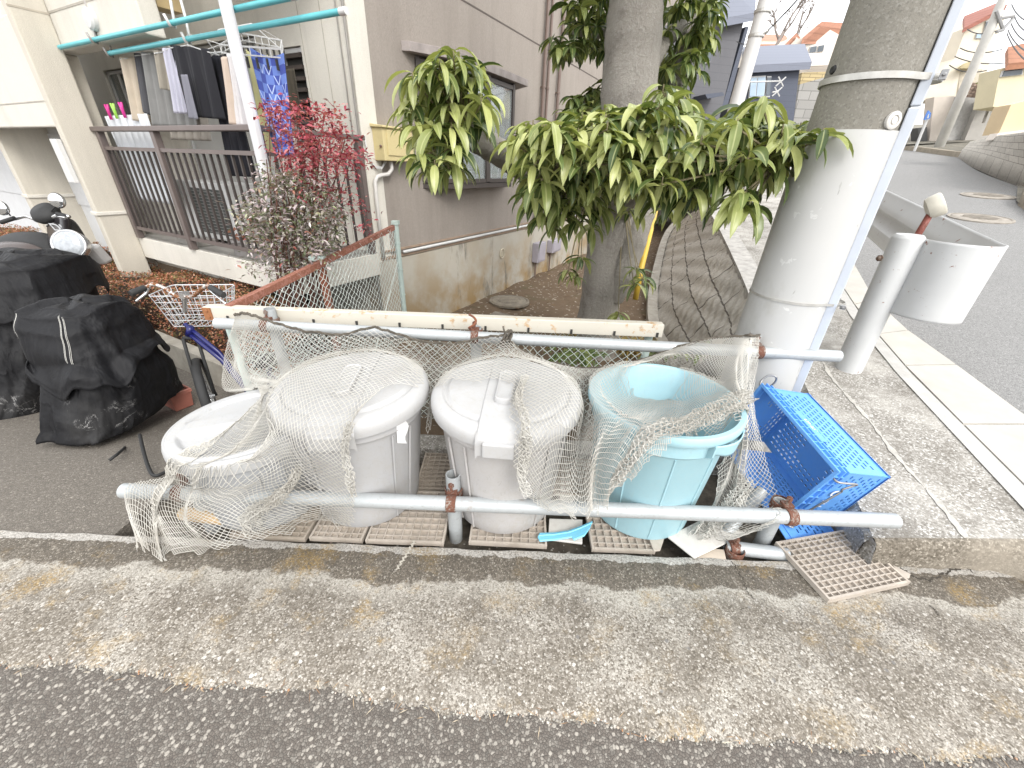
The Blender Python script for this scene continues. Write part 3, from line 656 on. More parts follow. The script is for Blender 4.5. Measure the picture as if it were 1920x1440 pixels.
cside(kB+ins+eL*(LL-.004), eW, eD, WW, DD-.03, 12, 11, .020, .0105, ks)
bp = kB+eD*(DD-.003)+eL*.004+eW*.004
mb = MB(); slotted(mb, bp, eL, eW, LL-.008, WW-.008, 18, 14, .018, .009, lambda x, y: not (.36 < x < .64 and .3 < y < .7) and .05 < x < .95 and .06 < y < .94)
mb.build('crate_base', MBLUE, crate, solid=.006)
cb = MB()      # rounded lower corners of the crate
for (c0, a0, b0, d0, L0) in ((kB, eD, -eL, eW, WW), (kB+eL*LL, eD, eL, eW, WW), (kB, eD, -eW, eL, LL), (kC, eD, eW, eL, LL)):
    r_ = .012; ctr = c0+eD*(DD-r_)-b0*r_*1.0; n_a = 6; ringA = [ctr+b0*(r_+.004)*math.cos(t)+eD*(r_+.004)*math.sin(t) for t in [math.pi/2*k/n_a for k in range(n_a+1)]]
    cb.add(ringA+[p+d0*L0 for p in ringA], [(k, k+1, n_a+2+k, n_a+1+k) for k in range(n_a)])
cb.build('corner_edges', MBLUE, crate, smooth=True)
def rbar(mb, off, e, t, d):     # rectangular band round the opening, e = outset
    P = [kB-eL*e-eW*e, kB+eL*(LL+e)-eW*e, kB+eL*(LL+e)+eW*(WW+e), kB-eL*e+eW*(WW+e)]
    I = [kB+eL*t+eW*t, kB+eL*(LL-t)+eW*t, kB+eL*(LL-t)+eW*(WW-t), kB+eL*t+eW*(WW-t)]
    for k in range(4):
        q = (k+1) % 4; f = eD*off; g = eD*(off+d)
        mb.hexa([P[k]+f, P[q]+f, I[q]+f, I[k]+f, P[k]+g, P[q]+g, I[q]+g, I[k]+g])
mb = MB(); rbar(mb, 0, .012, .004, .006); rbar(mb, .030, .014, .003, .005); rbar(mb, .058, .010, .003, .005)
for k in range(12):
    for s in (0, 1):
        q = kB+eL*(LL*(k+.5)/12)+(eW*(WW+.005) if s else eW*-.005); mb.box(q+eD*.03, .004, .012, .058, (eL, eW, eD))
for k in range(8):
    for s in (0, 1):
        q = kB+eW*(WW*(k+.5)/8)+(eL*(LL+.005) if s else eL*-.005); mb.box(q+eD*.03, .012, .004, .058, (eL, eW, eD))
# web between the bands
for (p, a, n, Ln) in ((kB, eL, eW, LL), (kC, eL, eW, LL), (kB, eW, eL, WW), (kB+eL*LL, eW, eL, WW)):
    mb.box(p+a*Ln/2+eD*.032, Ln, .005, .062, (a, n, eD))
mb.build('rim', MBLUE, crate, bevel=.0015)
MSTEEL = M('dull_steel', (.30, .30, .30), .4, .15, 20, 0, metal=.8)
for s in (0, 1):
    n = -eL if s == 0 else eL; q = kB+(eL*LL if s else eL*0); mb = MB(); P = lambda w_, d_, o_: q+eW*w_+eD*d_+n*o_
    if s == 0: path = [P(.030, .012, .006), P(.028, .018, .030), P(.018, .085, .040), P(.030, .098, .036), P(.062, .070, .034), P(.080, .082, .032), P(.100, .078, .032), P(WW-.10, .030, .034), P(WW-.07, .034, .034), P(WW-.03, .060, .036), P(WW-.018, .05, .036), P(WW-.03, .012, .006)]
    else: path = [P(.030, .012, .006), P(.0, .03, .045), P(-.035, .05, .05), P(-.045, .075, .035), P(-.02, .09, .03), P(.03, .085, .03), P(WW-.08, .07, .03), P(WW-.03, .012, .006)]
    mb.tube([cr(path, k/70) for k in range(71)], .0045, 8); mb.build('wire_bail', MSTEEL, crate, smooth=True)
# lettering moulded in white on the crate
MINK = M('white_ink', (.75, .77, .80), .6, .2, 60, 0)
def text(body, p, X, Yv, size, mat, name, parent, ext=.0006):
    cu = bpy.data.curves.new(name, 'FONT'); cu.body = body; cu.size = size; cu.extrude = ext; cu.align_x = 'CENTER'; cu.align_y = 'CENTER'
    o = bpy.data.objects.new(name, cu); COL.objects.link(o); cu.materials.append(mat)
    n = X.normalized().cross(Yv.normalized()); Yv = n.cross(X.normalized()); R3 = Matrix((X.normalized(), Yv, n)).transposed().to_4x4()
    R3.translation = Vector(p)-(wloc(parent) if parent else Vector((0, 0, 0)))
    o.matrix_basis = R3
    if parent: o.parent = parent
    dg = bpy.context.evaluated_depsgraph_get(); me = bpy.data.meshes.new_from_object(o.evaluated_get(dg)); mo = bpy.data.objects.new(name, me); COL.objects.link(mo); mo.parent = parent; mo.matrix_basis = R3; bpy.data.objects.remove(o)
    return mo
mb = MB(); lab = kB+eL*(LL*.5)+eD*.088-eW*.0035; mb.box(lab, .19, .036, .002, (eL, eD, eW)); mb.build('label_panel', MBLUE, crate, bevel=.0006)
text('Uﾜｰﾙﾄﾞ', lab-eW*.0012, -eL, eD, .026, MINK, 'lettering', crate)
text('EH', kB+eW*(WW*.56)+eD*(.125)-eL*.005, eW, -eD, .045, MINK, 'lettering', crate)
mb = MB(); qq = kB+eW*(WW*.36)+eD*(.125)-eL*.0045; mb.lathe(qq, [(.012, -.001), (.012, .001), (.020, .001), (.020, -.001)], 24, (eW, eD, -eL)); mb.build('emblem', MINK, crate)

# ================================================================== utility pole
def azc(xa, xb, y, z, r):
    pa, pb = Z(xa, y, z), Z(xb, y, z); a, b = math.atan2(pa.x, pa.y), math.atan2(pb.x, pb.y); h = (b-a)/2; c = (a+b)/2
    D = r/math.sin(h); return V3(math.sin(c)*D, math.cos(c)*D, z), D, h
pc, pD, ph = azc(1375, 1528, 640, .57, .182)
pc.z = 0; vd = pc.normalized(); vr = V3(vd.y, -vd.x, 0)
_, _, hh = azc(1608, 1811, 0, 2.05, .15); rtop = pD*math.sin(hh)
MPOLE = NT('pole_concrete')
def _p():
    n = MPOLE; c1 = n.xyz(n.voro(150)); f = n.noise(6, 7, .7)
    c = n.mix(f, (.16, .15, .125), (.25, .235, .205)); c = n.mix(n.ramp(c1[0], [(.80, 0.), (.90, .3)]), c, (.34, .33, .30)); c = n.mix(n.ramp(c1[1], [(.8, 0.), (.90, .35)]), c, (.10, .095, .08))
    c = n.mix(n.ramp(n.noise(2.2, 6, .65, vec=n.mapping(scale=(1, 1, .4))), [(.52, 0.), (.7, .5)]), c, (.105, .11, .085))
    n.bump(n.noise(180, 4, .7), .5, .004); return n.fin(c, .9)
_p()
def mat_wrap():
    n = NT('grey_sheet_wrap'); x = n.xyz()
    c = n.mix(n.noise(3, 5), (.43, .43, .415), (.49, .485, .47))
    c = n.mix(n.ramp(n.noise(4.5, 7, .7, vec=n.mapping(scale=(1, 1, .5))), [(.56, 0.), (.68, .5)]), c, (.36, .35, .315))
    sp = n.noise(11, 5, .6, dist=.6); c = n.mix(n.ramp(sp, [(.66, 0.), (.675, .6)]), c, (.62, .62, .60))
    s2 = n.noise(40, 3, .6, vec=n.mapping(scale=(1, 1, .18))); c = n.mix(n.ramp(s2, [(.70, 0.), (.72, .6)]), c, (.22, .21, .19))
    n.bump(n.noise(60, 3), .08, .002); return n.fin(c, .42)
wz = Y(1620, 243, pc.y-.15).z
pole = thing('utility_pole', pc, 'thick concrete utility pole wrapped in pale sheet up to head height', 'utility pole')
mb = MB(); rz = lambda z: .182+(rtop-.182)*(z-.57)/1.5
mb.lathe(pc, [(rz(-.2)-.002, -.2), (rz(1)-.003, 1), (rz(2)-.003, 2.), (rz(2)-.02, 4.), (rz(2)-.06, 9.)], 96); mb.build('shaft', MPOLE.m, pole, smooth=True)
mb = MB(); mb.lathe(pc, [(rz(-.15)+.004, -.15), (rz(.6)+.004, .6), (rz(wz)+.004, wz), (rz(wz)-.004, wz+.001)], 96); mb.build('wrap', mat_wrap(), pole, auto=40)
MBAND = M('band_metal', (.50, .49, .46), .4, .2, 20, 0, metal=.5, grime=.4)
def band(za, slope, w, name='band', dx=0):
    mb = MB(); n = 96; vs = []
    for k in range(n):
        a = 2*math.pi*k/n; d = V3(math.cos(a), math.sin(a), 0); z = za; r = rz(za)+.008
        k_ = max(0, d.dot(vr)-.8)/.2; r += .052*k_*k_ if dx else 0
        for (q, zz) in ((r-.004, -w), (r, -w), (r, w), (r-.004, w)): vs.append(pc+d*q+V3(0, 0, z+zz))
    mb.add(vs, [(k*4+j, ((k+1) % n)*4+j, ((k+1) % n)*4+(j+1) % 4, k*4+(j+1) % 4) for k in range(n) for j in range(4)])
    o = mb.build(name, MBAND, pole, auto=40)
    m2 = MB(); d = vr*.93-vd*.36; d.normalize(); c = pc+d*(rz(za)+.062)+V3(0, 0, za); m2.box(c, .022, .018, w*3, (vr, vd, V3(0, 0, 1))); m2.tube([c-vd*.02, c+vd*.03], .006, 8); m2.build('buckle', MSTEEL, o, bevel=.002)
band(Y(1640, 140, pc.y-.15).z, 0, .011, dx=1); band(Y(1480, 568, pc.y-.16).z, 0, .006, dx=1)
mb = MB(); cq = pc+(vr*.955-vd*.30)*(rz(.5)+.016)
def cnd(z): return pc+(vr*.955-vd*.30)*(rz(z)+.013)+V3(0, 0, z)
ax = (vr, vd, V3(0, 0, 1)); A_, B_ = cnd(-.1), cnd(8.)
zz = V3(0, 0, 1)
jz = Y(1725, 212, pc.y).z
for z0, z1, g_ in ((-.1, jz-.003, .0), (jz+.003, 7, .0015)):
    a, b = cnd(z0), cnd(z1); w_, d_ = .019-g_, .022-g_
    mb.hexa([a-vr*w_-vd*d_, a+vr*w_-vd*d_, a+vr*w_+vd*d_, a-vr*w_+vd*d_, b-vr*w_-vd*d_, b+vr*w_-vd*d_, b+vr*w_+vd*d_, b-vr*w_+vd*d_])
mb.build('conduit', M('conduit_plastic', (.50, .535, .59), .4, .08, 4, 0, grime=.15), pole, bevel=.004)
def onpole(x, y, out=0.):
    d = ray(x, y); dx, dy = d.x, d.y; ox, oy = -pc.x, -pc.y; a = dx*dx+dy*dy; b = 2*(ox*dx+oy*dy); r = .17+out
    for _ in range(3):
        c_ = ox*ox+oy*oy-r*r; t = (-b-math.sqrt(max(0, b*b-4*a*c_)))/(2*a); p = CP+d*t; r = rz(p.z)+out
    return p
p = onpole(1673, 226); n_ = V3(p.x-pc.x, p.y-pc.y, 0).normalized(); tX = V3(-n_.y, n_.x, 0)
mb = MB(); mb.lathe(p, [(.030, -.004), (.031, .008), (.026, .011), (.018, .011), (.017, .007), (.013, .007), (.012, .011), (0, .011)], 36, (tX, V3(0, 0, 1), n_)); mb.build('marker_stud', M('off_white', (.66, .64, .60), .5, .1, 20, 0, grime=.4), pole, auto=40)
p = onpole(1561, 131); n_ = V3(p.x-pc.x, p.y-pc.y, 0).normalized(); mb = MB(); mb.lathe(p-n_*.01, [(.0, .012), (.012, .014), (.018, .004), (.018, 0)], 16, (V3(-n_.y, n_.x, 0), V3(0, 0, 1), n_)); mb.build('step_hole', M('black_rubber', (.02, .02, .02), .8), pole)
# ================================================================== guard rail
MWHITE = MRUST('chipped_white_paint', (.50, .505, .50), .16, 10); MWHITE2 = MRUST('white_paint', (.50, .505, .50), .20, 6)
gb = GS(1590, 690); gt = Y(1689, 442, gb.y)
gr = thing('guard_rail', gb, 'white steel guard rail with curled end plate and round post', 'guard rail')
mb = MB(); d = (gt-gb); top_ = gt; rp = .078
zax = V3((gt.x-gb.x)*.3, 0, gt.z-gb.z).normalized(); X = V3(1, 0, 0); X = (X-zax*X.dot(zax)).normalized(); Yv = zax.cross(X); H_ = (gt-gb).length
mb.lathe(gb-zax*.1, [(rp, 0), (rp, H_+.085), (rp-.004, H_+.094), (rp*.8, H_+.106), (0, H_+.112)], 40, (X, Yv, zax)); mb.build('post', MWHITE, gr, auto=40)
# the beam: profile swept along a plan path that curls back at its near end
ecx = Y(1812, 458, 2.25); cc = V3(2.46, 2.30, 0); er = .175
base = V3(2.46+er, 2.30, 0); far = Z(1663, 383, 1.20)
path = []
dirv = V3(far.x-base.x, far.y-base.y, 0).normalized(); nrm = V3(dirv.y, -dirv.x, 0); cc = base-nrm*er
for k in range(26, -1, -1): path.append(base+dirv*(3.6*k/26))
for k in range(1, 41):
    a = math.pi*1.10*k/40; path.append(cc+nrm*er*math.cos(a)-dirv*er*math.sin(a))
mb = MB(); prof = [(0, -.175), (.006, -.165), (.012, -.125), (.045, -.095), (.045, -.06), (.008, -.03), (.0, 0), (.008, .03), (.045, .06), (.045, .095), (.012, .125), (.006, .165), (0, .175)]
prof = [(d_*1., z*1.22) for d_, z in prof]
zc0 = .905; vs = []; n = len(prof)
L_ = 0
for i, p in enumerate(path):
    t = (path[min(i+1, len(path)-1)]-path[max(i-1, 0)]).normalized(); q = V3(t.y, -t.x, 0)*-1
    flat = 1 if i <= 22 else max(0, 1-(i-22)/6)
    s = (p-base).dot(dirv); zc = zc0 + (.085*max(0, s))
    for d_, z in prof: vs.append(p-q*d_*flat + V3(0, 0, zc+z))
mb.add(vs, [(i*n+j, i*n+n+j, i*n+n+j+1, i*n+j+1) for i in range(len(path)-1) for j in range(n-1)])
mb.build('beam', MWHITE2, gr, solid=.006, auto=45)
MBOLT = MRUST('rusty_bolt', (.17, .14, .115), .5, 60, (.10, .055, .035))
mb = MB()
def bolt(mb, p, ax_, r=.018):
    X = ax_.orthogonal().normalized(); mb.lathe(p, [(r*1.5, 0), (r*1.5, .004), (r, .005), (r, .016), (r*.6, .02), (0, .02)], 6, (X, ax_.cross(X), ax_))
bolt(mb, Y(1646, 484, gb.y-.03)+V3(.012, 0, 0), V3(-1, -.25, 0).normalized(), .013)
for (x, y) in ((1694, 516), (1728, 493), (1738, 434), (1786, 444)):
    bolt(mb, PL(x, y, base-nrm*(.005 if x > 1735 else .22), nrm), -nrm, .012 if x > 1735 else .014)
mb.build('bolts', MBOLT, gr)
mb = MB(); p0 = V3(gb.x+.03, gb.y, .90); mb.box(V3(gb.x+.13, gb.y+.02, .93), .16, .06, .11, (nrm, dirv, V3(0, 0, 1))); mb.build('bracket', MWHITE, gr, bevel=.004)
# reflector on a rusty stem
a = Y(1712, 455, gb.y+.02); b = Y(1746, 398, gb.y+.04); root = thing('reflector', a, 'round dull reflector head on a rusty red stem above the guard rail', 'reflector')
mb = MB(); mb.tube([a, b], .017, 12); mb.build('stem', MRUST('red_stem', (.20, .055, .04), .4, 30, (.10, .035, .02)), root, smooth=True)
n_ = V3(.42, -.30, .35).normalized(); X = n_.orthogonal().normalized(); Yv = n_.cross(X); c = Y(1757, 385, gb.y+.04)
mb = MB(); mb.lathe(c-n_*.05, [(0, 0), (.025, 0), (.055, .010), (.062, .03), (.064, .07), (.058, .078), (.057, .065)], 32, (X, Yv, n_)); hd = mb.build('reflector_housing', M('aged_ivory', (.56, .53, .45), .5, .15, 12, .2, grime=.6, gcol=(.3, .27, .18)), root, auto=40)
mb = MB(); mb.lathe(c-n_*.05, [(.058, .062), (.03, .070), (0, .066)], 20, (X, Yv, n_)); mb.build('lens', M('cracked_lens', (.42, .40, .36), .25, .5, 40, .6, 30, .01), hd)
# ================================================================== apartment building
def mat_stucco(name, a, b, s=170):
    n = NT(name); f = n.noise(2.2, 6, .6); c = n.mix(f, a, b)
    st = n.noise(3.0, 6, .7, vec=n.mapping(scale=(1, 1, .12))); c = n.mix(n.ramp(st, [(.48, 0.), (.72, .5)]), c, sc(a, .72))
    sp = n.noise(s*.6, 4, .7); c = n.mix(n.ramp(sp, [(.35, .3), (.65, 0.)]), c, sc(a, .7))
    n.bump(n.noise(s, 4, .6), .65, .006); return n.fin(c, .88)
MBROWN = mat_stucco('taupe_stucco', (.27, .235, .205), (.33, .295, .26), 75)
MCREAM = mat_stucco('cream_render', (.62, .59, .52), (.69, .66, .595), 190)
MCREAM2 = mat_stucco('shaded_cream_render', (.54, .50, .425), (.60, .56, .48), 190)  # darker cream for pillar, recess wall and slab, their shade put into the colour
def mat_found():
    n = NT('stained_foundation'); z = n.xyz()[2]; f = n.noise(3, 6, .65)
    c = n.mix(f, (.36, .335, .28), (.47, .44, .38))
    k = n.math('MULTIPLY', n.ramp(n.noise(2.0, 6, .6), [(.42, 0.), (.62, 1.)]), n.ramp(z, [(.0, 1.), (.75, .25)])); c = n.mix(k, c, (.30, .20, .085))
    d = n.ramp(n.noise(3.4, 8, .75, vec=n.mapping(scale=(1, 1, .22), loc=(1.1, 0, 0))), [(.55, 0.), (.66, .85)]); c = n.mix(d, c, (.13, .12, .10))
    n.bump(n.noise(80, 4), .2, .004); return n.fin(c, .9)
MDARKF = M('dark_bronze', (.060, .048, .042), .45, .15, 8, 0); MBRZ = M('bronze_rail', (.155, .125, .115), .42, .12, 6, 0, metal=.3)
MGLASS = NT('window_glass'); MGLASS.b.inputs['Transmission Weight'].default_value = .75; MGLASS.fin((.75, .8, .8), .03); MGLASS = MGLASS.m
MCURT = M('pale_curtain', (.62, .62, .60), .8, .15, 10, .3, 60); MDARK = M('dark_interior', (.035, .033, .03), .8)
MWPLAST = M('white_plastic', (.56, .56, .55), .45, .06, 6, 0, grime=.15)
bd = thing('apartment_building', B(0, 0, -.4), 'two tone apartment block, cream front with balcony and taupe side wall', 'building')
mb = MB(); mb.bb(0, 18, .0, .2, .47, 9); mb.build('side_wall', MBROWN, bd)
mb = MB()
# front wall with its openings left open
mb.bb(-.006, .2, -.004, .62, -.6, 9); mb.bb(-.004, .2, .62, .95, -.6, 1.45); mb.bb(-.004, .2, .62, .95, 2.28, 9); mb.bb(-.004, .2, .95, 1.25, -.6, 9); mb.bb(-.004, .2, 1.25, 3.0, 2.40, 9); mb.bb(-.004, .2, 3.0, 3.95, -.6, 9)
mb.bb(-.004, .2, 3.95, 4.55, -.6, 1.45); mb.bb(-.004, .2, 3.95, 4.55, 2.30, 9); mb.bb(-.004, .2, 4.55, 16, -.6, 9)
mb.build('front_wall', MCREAM, bd)
mb = MB(); mb.bb(.2, 18, .2, 9, -.4, 9); mb.build('core', MDARK, bd)
mb = MB(); mb.bb(-.012, 18, -.012, .18, -.6, .46); mb.build('foundation', mat_found(), bd, bevel=.004)
mb = MB(); mb.tube([B(.36, -.03, .52), B(4, -.03, .52), B(16, -.03, .52)], .017, 8); mb.build('trim_pipe', MWPLAST, bd, smooth=True)
mb = MB(); mb.bb(.05, 16, -.022, 0, .545, .565); mb.bb(.05, 16, -.016, 0, .47, .50); mb.build('trim_strip', M('brown_trim', (.30, .22, .16), .6, .2, 10, 0), bd)
mb = MB(); mb.bb(.02, 18, -.003, 0, 2.93, 2.945); mb.build('wall_joint', M('joint_dark', (.10, .08, .07), .8), bd)
mb = MB(); mb.tube([B(-.02, .012, -.1), B(-.02, .012, 9)], .011, 8); mb.tube([B(-.015, .10, .3), B(-.015, .10, 9)], .006, 6); mb.build('corner_conduit', M('grey_conduit', (.42, .40, .37), .5), bd, smooth=True)
mb = MB()
for k in (.30, .58): mb.bb(-.008, 0, k, k+.006, .56, 9)
mb.build('front_joints', M('joint_cream', (.40, .37, .31), .8), bd)
MPIPE = M('brown_downpipe', (.16, .115, .095), .45, .1, 5, 0)
for u, r in ((3.66, .028), (3.80, .022), (4.22, .026)):
    mb = MB(); mb.tube([B(u, -.05, .5), B(u, -.05, 9)], r, 12)
    for z in (1.2, 2.45, 3.9): mb.lathe(B(u, -.05, z), [(r, 0), (r+.006, .002), (r+.006, .03), (r, .032)], 12); mb.bb(u-.012, u+.012, -.05, 0, z+.005, z+.025)
    mb.build('downpipe', MPIPE, bd, auto=40)
# bay window on the side wall
wx0, wx1, wp, wz0, wz1 = .80, 2.66, .22, 1.20, 2.30
plan = [(wx0, 0), (1.16, wp), (2.42, wp), (wx1, 0)]
def bay(z0, z1, g=0, r=0): return [B(u+(0), -(p+g*(p > 0)), z0) for u, p in plan]
win = MB(); win.prism(bay(wz0-.06, 0, .01), V3(0, 0, .06)); bay_o = win.build('bay_window', MDARKF, bd, bevel=.004)
sl = MB(); hp = [(.62, 0), (.66, .07), (1.10, .30), (2.66, .30), (2.86, .02), (2.86, 0)]
sl.prism([B(u, -p, wz1+.02) for u, p in hp], V3(0, 0, .075)); sl.build('hood', M('grey_hood', (.30, .265, .25), .7, .25, 8, .2, grime=.4), bay_o, bevel=.004)
fr_ = MB(); gl = MB(); segs = [((wx0, 0), (1.16, wp), 1), ((1.16, wp), (1.79, wp), 1), ((1.79, wp), (2.42, wp), 1), ((2.42, wp), (wx1, 0), 1)]
for (a, p), (b, q), _ in segs:
    A_, B_ = B(a, -p, 0), B(b, -q, 0); d = (B_-A_).normalized(); nn = V3(d.y, -d.x, 0); ax = (d, nn, V3(0, 0, 1)); L_ = (B_-A_).length
    for t in (.022, L_-.022): fr_.box(A_+d*t+V3(0, 0, (wz0+wz1)/2+.01), .044, .05, wz1-wz0-.002, ax)
    for z in (wz0+.024, wz1-.03): fr_.box(A_+d*(L_/2)+V3(0, 0, z), L_-.086, .042, .044, ax)
    gl.box(A_+d*(L_/2)+V3(0, 0, (wz0+wz1)/2), L_-.08, .006, wz1-wz0-.08, ax)
fr_.build('frame', MDARKF, bay_o); gl.build('pane', MGLASS, bay_o)
mb = MB(); mb.prism([B(u, -p*.82, wz0+.001) for u, p in plan], V3(0, 0, .03)); mb.build('sill', M('inner_sill', (.45, .43, .40), .6), bay_o)
mb = MB()
def cur(i, j): return B(.9+1.65*i, -.03-.015*math.sin(i*60), wz0+.05+.62*j)
mb.grid(cur, 80, 4); mb.build('curtain', MCURT, bay_o, smooth=True)
mb = MB(); mb.bb(.84, 2.62, -.012, -.006, wz0+.03, wz1); mb.build('room_behind', MDARK, bay_o)
mb = MB()
for u, h in ((1.35, .16), (1.62, .24), (1.9, .14), (2.1, .20), (2.3, .26)): mb.lathe(B(u, -.14, wz0+.03), [(.03, 0), (.04, h*.5), (.03, h*.6), (.0, h)], 10)
mb.build('potted_plants', M('plant_green', (.16, .26, .12), .6, .5, 30), bay_o, smooth=True)
# small slit window and the others on the front
def fwin(v0, v1, z0, z1, pane, bars, name='window'):
    mb = MB(); t = .035
    mb.bb(.02, .07, v0, v0+t, z0, z1); mb.bb(.02, .07, v1-t, v1, z0, z1); mb.bb(.02, .07, v0+t, v1-t, z0, z0+t); mb.bb(.02, .07, v0+t, v1-t, z1-t, z1)
    for v in bars: mb.bb(.025, .065, v-.02, v+.02, z0+t, z1-t)
    o = mb.build(name, MWPLAST, bd, bevel=.003)
    m2 = MB(); m2.bb(.045, .05, v0+t, v1-t, z0+t, z1-t); m2.build('pane', pane, o); return o
fwin(3.96, 4.54, 1.46, 2.29, MGLASS, (4.25,)); o = fwin(1.26, 2.99, .57, 2.39, M('pale_door_pane', (.50, .50, .48), .35, .06, 3, 0), (2.12,));  # light grey door pane: brightness of the curtain behind is put into its colour
mb = MB(); mb.grid(lambda i, j: B(.09+.02*math.sin(i*70), 1.30+1.64*i, .62+1.7*j), 90, 3); mb.build('curtain', MCURT, o, smooth=True)
mb = MB(); mb.bb(.10, .12, 3.98, 4.52, 1.48, 2.27); mb.build('curtain', M('grey_blind', (.16, .15, .14), .7, .3, 30), bd)
o = fwin(.625, .945, 1.455, 2.275, MDARK, ()); mb = MB()
for k in range(9): mb.bb(-.01, .03, .65, .92, 1.52+.085*k, 1.55+.085*k)
mb.build('louvre', MDARKF, o)
# balconies, pillars and the neighbouring bays
mb = MB(); mb.bb(-1.0, -.012, -.04, 2.74, .345, .56); mb.build('balcony_slab', MCREAM, bd, bevel=.004)
mb = MB(); mb.bb(-.98, -.012, -.02, 2.72, .5605, .568); mb.build('balcony_floor', MCONC, bd)
mb = MB(); mb.bb(-1.0, -.86, 1.08, 5.4, 2.18, 5); mb.build('upper_parapet', MCREAM, bd, bevel=.012)
mb = MB(); mb.bb(-1.0, -.005, -.05, 1.075, 2.95, 3.1); mb.build('upper_slab', MCREAM2, bd)
mb = MB(); mb.bb(-1.003, -.9985, 1.08, 2.6, 2.44, 2.455); mb.build('parapet_joint', M('joint_cream2', (.38, .35, .3), .8), bd)
mb = MB(); mb.bb(-1.26, -1.0, 2.60, 2.70, -.5, 6); mb.bb(-1.0, -.86, 2.745, 2.85, .2, 2.18); mb.build('pillar', MCREAM2, bd, bevel=.012)
mb = MB(); mb.bb(-1.275, -1.0, 2.585, 2.71, .80, .835); mb.build('pillar_ledge', MCREAM, bd, bevel=.006)
mb = MB(); mb.bb(-1.263, -1.002, 2.597, 2.60, 2.43, 2.445); mb.build('pillar_joint', M('joint_cream3', (.38, .34, .28), .8), bd)
mb = MB(); mb.bb(-1.20, -1.08, 2.80, 14, 1.58, 2.42); mb.build('stair_parapet', MCREAM, bd, bevel=.012)
mb = MB(); mb.bb(-1.203, -1.20, 2.80, 14, 1.785, 1.795); mb.build('parapet_joint', M('joint_cream4', (.38, .35, .3), .8), bd)
mb = MB(); mb.bb(-1.08, -.2, 5.2, 5.36, -.5, 5); mb.build('recess_wall', MCREAM2, bd); mb = MB(); mb.bb(-1.095, -.2, 5.18, 5.38, .80, .84); mb.build('recess_ledge', MCREAM, bd, bevel=.006)
mb = MB()
for k in range(110): mb.bb(-.62, -.60+.008*(k % 2), 4.4+k*.06, 4.455+k*.06, .7, 1.56)
mb.bb(-.60, -.55, 4.3, 12, -.4, 2.3); mb.build('shutter', M('white_shutter', (.60, .61, .62), .5, .06, 6, 0), bd)
mb = MB(); mb.bb(-1.305, -1.265, 2.68, 2.83, 1.10, 1.475); mb.build('white_panel', MWPLAST, bd, bevel=.004)
# balcony railing
rail = thing('balcony_railing', B(-1, 1.3, .56), 'dark bronze balcony railing with thin upright bars', 'railing')
mb = MB(); mb.bb(-1.045, -.965, -.06, 2.60, 1.555, 1.595); mb.bb(-.965, -.02, -.06, .02, 1.556, 1.594); mb.build('handrail', MBRZ, rail, bevel=.006)
mb = MB()
for z in (1.40, .655): mb.bb(-1.02, -.985, .02, 2.55, z, z+.03); mb.bb(-.965, -.03, -.04, -.005, z+.0005, z+.0295)
mb.build('cross_rail', MBRZ, rail)
for v in (2.53, 1.45, -.02):
    mb = MB(); mb.bb(-1.03, -.975, v-.032, v+.032, .565, 1.555); mb.build('post', MBRZ, rail, bevel=.003)
mb = MB(); mb.bb(-.10, -.05, -.045, .0, .565, 1.555); mb.build('post', MBRZ, rail)
MBAR = M('dark_bar', (.045, .036, .033), .45, 0, 5, 0)
for k in range(25):
    v = .06+k*(2.44/24)
    if abs(v-1.45) < .03: continue
    mb = MB(); mb.bb(-1.012, -.994, v-.008, v+.008, .685, 1.40); mb.build('bar', MBAR, rail)
for k in range(8):
    u = -.9+k*.108; mb = MB(); mb.bb(u-.008, u+.008, -.03, -.012, .685, 1.40); mb.build('bar', MBAR, rail)
mb = MB(); mb.bb(-1.115, -1.05, -.165, -.10, .35, 5.5); tag(mb.build('support_pole', M('white_pole_paint', (.56, .56, .57), .4, .04, 3, 0), bevel=.02), 'square white pole standing at the corner of the balcony', 'pole')
# meter box and its pipes
mx = thing('meter_box', B(.3, -.1, 1.4), 'yellowed plastic meter box on the taupe wall', 'meter box')
MYEL = mat_plastic('yellowed_plastic', (.56, .47, .245), .5, .25, (.38, .30, .14))
p_ = .135; u0, u1 = .125, .535
mb = MB(); mb.bb(u0, u1, -p_, 0, 1.40, 1.672); mb.build('case', MYEL, mx, bevel=.008)
mb = MB(); mb.prism([B(u0-.02, -p_-.022, 1.668), B(u0-.02, 0, 1.674), B(u0-.02, 0, 1.70), B(u0-.02, -p_-.022, 1.684)], DA*(u1-u0+.04)); mb.build('roof', MYEL, mx, bevel=.004)
mb = MB(); mb.bb(u0+.045, u1-.02, -p_-.009, -p_+.001, 1.445, 1.655); mb.build('door', MYEL, mx, bevel=.004)
mb = MB(); mb.lathe(B(u0-.002, -p_*.75, 1.52), [(.012, 0), (.012, .01), (0, .012)], 10, (DF, V3(0, 0, 1), -DA)); mb.build('latch', MCLAMP, mx)
mb = MB(); mb.bb(u1-.085, u1-.025, -p_-.004, -p_, 1.408, 1.426); mb.build('name_plate', MWPLAST, mx)
mb = MB(); mb.tube([B(.26, -.07, 1.40), B(.265, -.07, 1.33), B(.22, -.06, 1.285), B(.14, -.045, 1.275), B(.09, -.04, 1.262), B(.06, -.035, 1.22), B(.055, -.03, 1.0), B(.06, -.03, .5)], .019, 10)
mb.build('pipe', M('grey_pvc', (.55, .53, .50), .5, .08, 6, 0), mx, smooth=True)
for k in range(3):
    mb = MB(); mb.tube([B(.22-.015*k, -.06, 1.40), B(.17-.01*k, -.05, 1.345-.008*k), B(.09, -.03, 1.35-.008*k), B(.03, -.015, 1.42), B(.01+.004*k, -.014, 1.6)], .005, 6); mb.build('cable', MWPLAST, mx, smooth=True)
